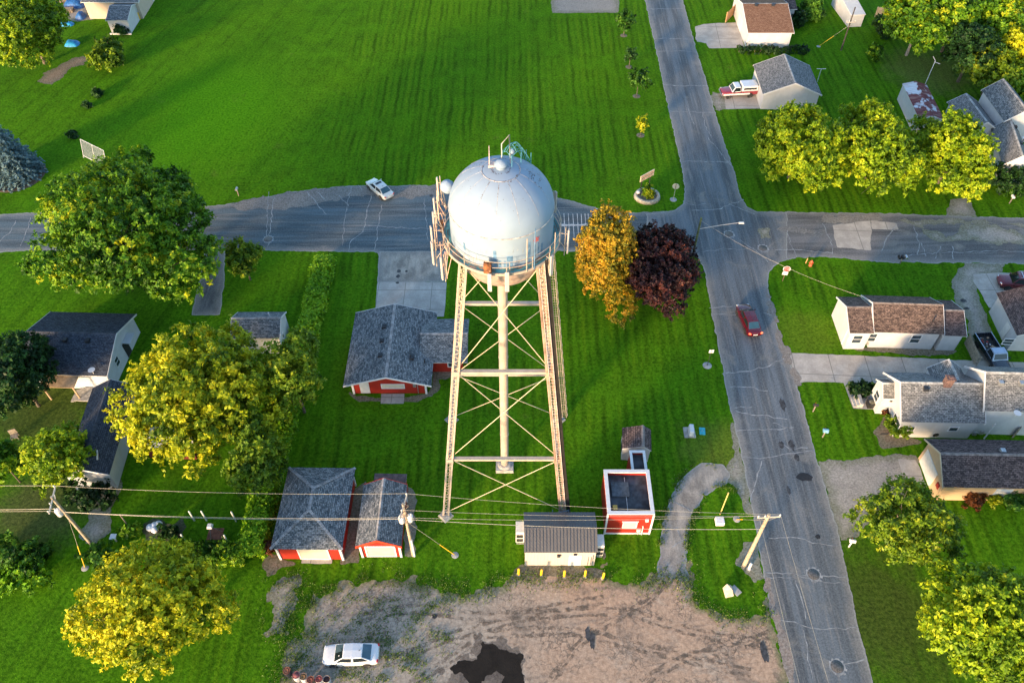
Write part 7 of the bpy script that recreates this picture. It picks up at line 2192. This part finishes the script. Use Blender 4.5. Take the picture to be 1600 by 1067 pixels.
tree('orange_tree', 'orange-yellow pointed tree leaning on the purple maple', 950, 400, 62, 82, 5.6, ORANGEL, rz=6.0, lobes=24, lobe_r=.3, spacing=.36, clump=.38, leaf=.21, seed=22, gap=.4, low=-.75, cone=1, bias=.05, k_=1.0)
tree('purple_maple', 'dark purple maple beside the main road crossing', 1033, 417, 66, 88, 4.8, PURPLE, rz=4.9, lobes=20, lobe_r=.34, spacing=.36, clump=.38, leaf=.22, seed=23, low=-.7, bias=.02)
for i, (x, y, rx, ry, lab) in enumerate(((1248, 230, 66, 78, 'round yellow-green clipped maple nearest the main road, by the grey-roofed garage'), (1371, 235, 66, 80, 'round yellow-green clipped maple, middle one of the three along the side street'), (1489, 238, 58, 70, 'round yellow-green clipped maple before the cluster of grey roofs'))):
    tree('clipped_maple', lab, x, y, rx, ry, 5.0, YGREEN, rz=4.4, lobes=34, lobe_r=.24, spacing=.38, clump=.34, leaf=.24, per=9, seed=30 + i, group='three clipped maples along the side street', r0=.24, gap=.14, bias=.04, k_=1.0)
tree('roadside_tree', 'loose green tree with pale bark beside the gravel parking and brown garage', 1416, 818, 82, 84, 4.4, LIMEL, rz=3.6, lobes=20, lobe_r=.34, spacing=.37, clump=.42, leaf=.2, per=8, seed=40, gap=.45, bark=PALEBARK, r0=.2)
tree('corner_tree', 'large yellow and green tree in the bottom right corner', 1548, 985, 108, 112, 6.0, YGREEN, rz=5.0, lobes=28, lobe_r=.32, spacing=.38, clump=.42, leaf=.23, per=9, seed=41, gap=.32, bias=.02)
NT = [(1438, 32, 46, 48, 6.0, GREENL, 4.2, 'mid-green tree with a pale bare trunk at the edge of the dense grove', PALEBARK), (1497, 22, 42, 42, 6.5, GREENL, 4.2, 'green tree at the top edge in the middle of the dense grove', None),
      (1518, 82, 36, 44, 5.0, DARKG, 3.8, 'darkest tree of the grove, rising over the mown circle', None), (1556, 40, 34, 44, 6.0, GREENL, 4.0, 'green tree in the grove between the two golden crowns', None),
      (1588, 8, 32, 30, 6.5, GOLDL, 3.6, 'golden tree in the top right corner', None), (1594, 82, 27, 34, 5.5, GOLDL, 3.4, 'golden tree at the right edge above the cluster of grey roofs', None),
      (1553, 112, 40, 30, 4.0, LIMEL, 3.0, 'lighter green tree of the grove, directly above the cluster of grey roofs', None), (1600, 135, 24, 22, 3.8, GREENL, 2.6, 'green tree at the right edge behind the speckled roof', None)]
for i, (x, y, rx, ry, zc, mt, rz, lab, bk) in enumerate(NT):
    tree('grove_tree', lab, x, y, rx * 1.2, ry * 1.18, zc, mt, rz=rz, lobes=18, spacing=.5, clump=.55, leaf=.32, per=9, seed=50 + i, group='dense grove in the north-east', bark=bk, r0=.22)
for i, (x, y, rx, ry, zc, mt, lab, n) in enumerate(((977, 33, 16, 19, 2.6, LUSH, 'leafy green sapling nearest the sandy infield', 'sapling'), (985, 88, 7, 13, 1.9, DARKG, 'sparse thin sapling between the two leafy green saplings', 'sapling'), (998, 125, 19, 18, 2.8, LUSH, 'bushiest green sapling in the row along the main road', 'sapling'), (1003, 196, 7, 13, 1.7, GOLDL, 'yellowing little sapling, nearest the town sign', 'sapling'))):
    thin = rx < 10
    t = tree(n, lab, x, y, rx, ry, zc, mt, rz=zc * .55, lobes=9, spacing=.4 if not thin else .5, clump=.3, leaf=.3 if not thin else .22, per=7, seed=70 + i, group='saplings along the main road', r0=.06, n=5, gap=.4 if thin else .2)
    b = MB(); b.lathe([(0, .03), (.45, .025), (.6, 0)], 14, (0, 0, .005)); b.build('mulch_ring', DIRT, t, fix=False)
# blue spruce
def spruce():
    rng = np.random.default_rng(5)
    b = g(26, 274); H = 10.5; RB = 4.0
    T = thing('blue_spruce', 'blue-grey spruce at the left edge of the field', 'spruce tree', (b.x, b.y, 0))
    P, Nn, tn = [], [], []
    tiers = 24
    for k in range(tiers):
        t = k / tiers; z0 = .5 + (H - .7) * t; r = RB * (1 - t) ** .85
        nb = max(6, int(r * 6.5))
        for j in range(nb):
            a = 2 * PI * (j + rng.random() * .7) / nb + k
            L = r * rng.uniform(.82, 1.1)
            m = max(4, int(L / .22))
            for q in range(m):
                s = (q + .6) / m
                if s < .3: continue
                for _ in range(6):
                    w = .3 * (1.15 - s)
                    P.append((math.cos(a) * L * s + rng.normal() * w, math.sin(a) * L * s + rng.normal() * w, z0 - .35 * s * r * .35 + rng.normal() * .08 + .12 * s))
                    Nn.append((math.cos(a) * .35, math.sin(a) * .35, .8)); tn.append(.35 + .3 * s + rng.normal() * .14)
    P = np.array(P); Nn = np.array(Nn) + rng.normal(size=(len(Nn), 3)) * .3
    P[:, 2] = np.maximum(P[:, 2], .1)
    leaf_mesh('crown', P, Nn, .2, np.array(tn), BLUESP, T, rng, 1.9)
    m = MB(); m.tube([(0, 0, -.1), (0, 0, H * .5), (0, 0, H)], [.24, .15, .03], 9); m.build('trunk', BARK, T)
    m = MB(); m.lathe([(0, .1), (RB * .75, .06), (RB * .95, 0)], 24, (0, 0, .004)); m.build('mulch_ring', plain('mulch', (.17, .12, .08), .95, var=.4, scale=4), T, fix=False)
spruce()

def hedge(name, label, pts, w, h, mat, seed, leaf=.24, spacing=.28, per=7, cat='hedge', bias=0.0, lumpy=.18, group=None):
    rng = np.random.default_rng(seed)
    pts = [g(x, y) for x, y in pts]
    o = sum(pts, Vector()) / len(pts)
    T = thing(name, label, cat, (o.x, o.y, 0), 0, group)
    P, Nn = [], []
    for a, b in zip(pts[:-1], pts[1:]):
        d = b - a; L = d.length; d.normalize(); sd_ = Vector((-d.y, d.x, 0))
        n = int(L * (w + 2 * h) / spacing ** 2)
        u = rng.random(n) * L; s = rng.random(n) * (w + 2 * h)
        for i in range(n):
            wob = 1 + lumpy * math.sin(u[i] * 1.9 + seed) + lumpy * rng.normal() * .5
            hh = h * (1 + lumpy * .6 * math.sin(u[i] * 1.3 + 2 * seed))
            if s[i] < h: y, z, nn = -w / 2, s[i], -sd_
            elif s[i] < h + w: y, z, nn = s[i] - h - w / 2, h, Vector((0, 0, 1))
            else: y, z, nn = w / 2, s[i] - h - w, sd_
            if z > h * .8: y *= .9
            p = a + d * u[i] + sd_ * (y * wob) - o
            P.append((p.x, p.y, z / h * hh)); Nn.append(nn)
    P, Nn = np.array(P), np.array([tuple(v) for v in Nn])
    foliage(T, rng, P, Nn, mat, .26, leaf, per, .3, bias, name='foliage')
    m = MB()
    for a, b in zip(pts[:-1], pts[1:]):
        d = b - a; k = max(2, int(d.length / .8))
        for i in range(k):
            q = a + d * ((i + .5) / k) - o; q.z = 0
            m.tube([q, q + Vector((rng.normal() * .1, rng.normal() * .1, h * .8))], [.05, .02], 5)
    m.build('stems', BARK, T, fix=False, kind='stuff')
    return T
hedge('tall_hedge', 'long clipped green hedge running down from the side street past the golden tree', [(509, 412), (499, 455), (489, 500), (478, 540), (466, 585), (452, 640), (436, 700), (421, 755), (407, 815), (395, 876)], 2.1, 1.35, HEDGEL, 3, leaf=.22, spacing=.19, bias=.15, lumpy=.1)
hedge('low_hedge', 'dark low hedge row between the brown-roofed garage and the grey-roofed garage', [(1150, 82), (1200, 83), (1262, 82)], 1.3, .8, DARKG, 4, leaf=.26, spacing=.4)
hedge('dark_hedge', 'dark trimmed hedge along the foot of the back garden', [(255, 866), (320, 868), (385, 872)], 1.6, 1.3, GREENL, 5, bias=-.15)
SH = [(34, 894, 64, 26, .75, HEDGEL, 'bright green spreading shrub mass at the left edge of the lower lawn', 'shrub'), (26, 866, 56, 22, .9, LUSH, 'darker shrub mass behind the bright green shrubs at the left edge', 'shrub'),
      (156, 868, 30, 15, .7, LUSH, 'low bright creeper at the foot of the left transformer pole', 'creeper'), (140, 775, 44, 30, 1.8, DARKG, 'dark green bush under the small yellow-green tree by the annex wall', 'bush'),
      (1404, 668, 24, 20, .9, LIMEL, 'loose shrub at the corner of the large white house', 'shrub'), (1396, 650, 14, 10, .6, REDL, 'reddish low shrub by the white porch', 'shrub'), (1345, 607, 22, 8, .5, DARKG, 'dark low planting along the garden path', 'planting'),
      (1270, 14, 20, 20, 1.6, LUSH, 'bright green bush at the top edge beside the brown-roofed house', 'bush'), (1246, 28, 14, 16, 1.3, DARKG, 'dark bush against the wall of the brown-roofed house', 'bush'), (1369, 83, 12, 12, 1.1, GREENL, 'small round blue-green bush alone on the lawn near the grove', 'bush'),
      (1381, 40, 20, 16, 1.5, DARKG, 'dark tangled bush below the grey board fence', 'bush'), (1578, 278, 42, 24, 1.6, DARKG, 'dark green shrubbery before the cluster of grey roofs', 'shrubbery'),
      (1520, 779, 22, 9, .7, REDL, 'rust-red shrub along the tan garage wall', 'shrub'), (1583, 782, 22, 12, .8, LUSH, 'green leafy shrub along the tan garage wall at the right edge', 'shrub'), (1553, 780, 10, 8, .6, GOLDL, 'yellow shrub between the red and green ones by the tan wall', 'shrub'),
      (188, 47, 9, 8, .7, DARKG, 'dark bush against the front of the little white shed', 'bush'), (1011, 299, 8, 8, .7, YGREEN, 'leafy yellow-green plants growing in the planter ring', 'plants'), (1016, 305, 6, 4, .55, GOLDL, 'yellow flowers at the front of the planter ring', 'flowers'),
      (265, 832, 18, 9, .35, DARKG, 'weedy dark plants in the garden bed beside the white bags', 'plants'), (205, 830, 16, 9, .5, GREENL, 'dark leafy plants between stone path and garden bed', 'plants'), (420, 855, 10, 9, .5, REDL, 'brown dead leaves heaped beside the hip-roofed garage', 'leaf pile'),
      (113, 211, 5, 4, .4, DARKG, 'tiny dark sapling shrub alone on the field behind the spruce', 'shrub'), (152, 146, 6, 5, .4, DARKG, 'tiny dark shrub on the field below the round bush', 'shrub'), (136, 165, 4, 4, .35, DARKG, 'tiniest dark shrub on the field, left of its neighbour', 'shrub'), (1583, 300, 14, 8, .5, LUSH, 'light green low plants at the right edge lawn', 'plants')]
for i, (x, y, rx, ry, zc, mt, lab, cat) in enumerate(SH):
    tree(cat.replace(' ', '_'), lab, x, y, rx, ry, zc, mt, rz=zc * 1.05, lobes=9, lobe_r=.42, spacing=.3 if rx < 30 else .4, clump=.3, leaf=.24, per=8, seed=100 + i, cat=cat, low=-.8, r0=.04, n=5, gap=.2)
# weeds and tufts creeping over the gravel lot and path edges
def weeds():
    rng = np.random.default_rng(77)
    P = []
    lot = [(478, 962), (488, 932), (520, 917), (560, 908), (600, 901), (640, 905), (690, 921), (720, 926), (760, 921), (795, 905), (806, 897), (840, 903), (905, 902), (946, 897), (975, 916), (1000, 914), (1020, 906), (1074, 900), (1078, 925), (1095, 950), (1130, 963), (1165, 967), (1188, 961), (1196, 938)]
    left = [(480, 990), (458, 998), (446, 1020), (440, 1067), (430, 1090)]
    path = [(1030, 865), (1035, 820), (1045, 780), (1065, 745), (1085, 729), (1105, 722), (1127, 726), (1141, 741)]
    path2 = [(1073, 870), (1076, 830), (1086, 800), (1100, 775), (1120, 763), (1138, 757), (1152, 770)]
    bank = [(418, 925), (430, 905), (462, 900), (472, 915), (462, 935), (452, 960), (446, 985), (424, 990), (420, 960)]
    for line, dens, spread in ((lot, 190, .6), (left, 190, .9), (path, 120, .22), (path2, 120, .22), (bank, 150, .5)):
        for a, b in zip(line[:-1], line[1:]):
            a, b = g(*a), g(*b); n = int((b - a).length * dens)
            t = rng.random(n)
            q = np.array(a)[None] * (1 - t)[:, None] + np.array(b)[None] * t[:, None]
            q[:, :2] += rng.normal(size=(n, 2)) * spread
            k = fnoise(q[:, 0], q[:, 1], .9, 4) > -.02
            P.append(q[k])
    for k in range(140):       # scattered tufts on the lot
        x, y = rng.uniform(440, 700), rng.uniform(930, 1067)
        c = np.array(g(x, y)); m = int(rng.integers(15, 70))
        q = c[None] + rng.normal(size=(m, 3)) * np.array([.35, .25, 0]); P.append(q)
    P = np.concatenate(P); n = len(P)
    P[:, 2] = .03 + rng.random(n) * .1
    Nn = rng.normal(size=(n, 3)) * .7 + np.array([0, 0, .7])
    o = leaf_mesh('weeds', P, Nn, .085, .45 + rng.normal(size=n) * .25, leafmat('weed_leaves', [(0, (.05, .09, .01)), (.5, (.09, .18, .015)), (1, (.26, .28, .09))]), None, rng, 1.8, kind='stuff', label='weeds and grass tufts creeping over the gravel lot')
weeds()
# ------------------------------------------------------------------ light and camera
SUN_EL, SUN_AZ = R(8.5), R(217.0)      # low evening sun in the south-west
w = bpy.data.worlds.new('World'); SC.world = w
w.use_nodes = True
nt = w.node_tree
bg = nt.nodes['Background']
sky = nt.nodes.new('ShaderNodeTexSky')
sky.sky_type = 'NISHITA'
sky.sun_disc = False
sky.sun_elevation = SUN_EL
sky.sun_rotation = SUN_AZ
sky.ozone_density = 2.0
sky.dust_density = 1.0
nt.links.new(sky.outputs[0], bg.inputs['Color'])
bg.inputs['Strength'].default_value = 0.15
sd = Vector((math.sin(SUN_AZ) * math.cos(SUN_EL), math.cos(SUN_AZ) * math.cos(SUN_EL), math.sin(SUN_EL)))
L = bpy.data.lights.new('Sun', 'SUN')
L.energy = 2.7
L.angle = R(8.0)
L.color = (1.0, 0.68, 0.39)
lo = bpy.data.objects.new('Sun', L); COL.objects.link(lo)
lo.rotation_euler = (-sd).to_track_quat('-Z', 'Y').to_euler()
cam = bpy.data.cameras.new('Camera')
cam.sensor_width = 36.0
cam.lens = 36.0 * F_PX / 1600.0
cam.clip_end = 5000
co = bpy.data.objects.new('Camera', cam); COL.objects.link(co)
co.location = CAM
co.rotation_euler = (TILT, 0, 0)
SC.camera = co
vs = SC.view_settings
vs.view_transform = 'Standard'
vs.look = 'None'
vs.exposure = 2.1
vs.gamma = 1.0
SC.render.engine = 'CYCLES'
SC.cycles.max_bounces = 6
SC.cycles.use_denoising = True
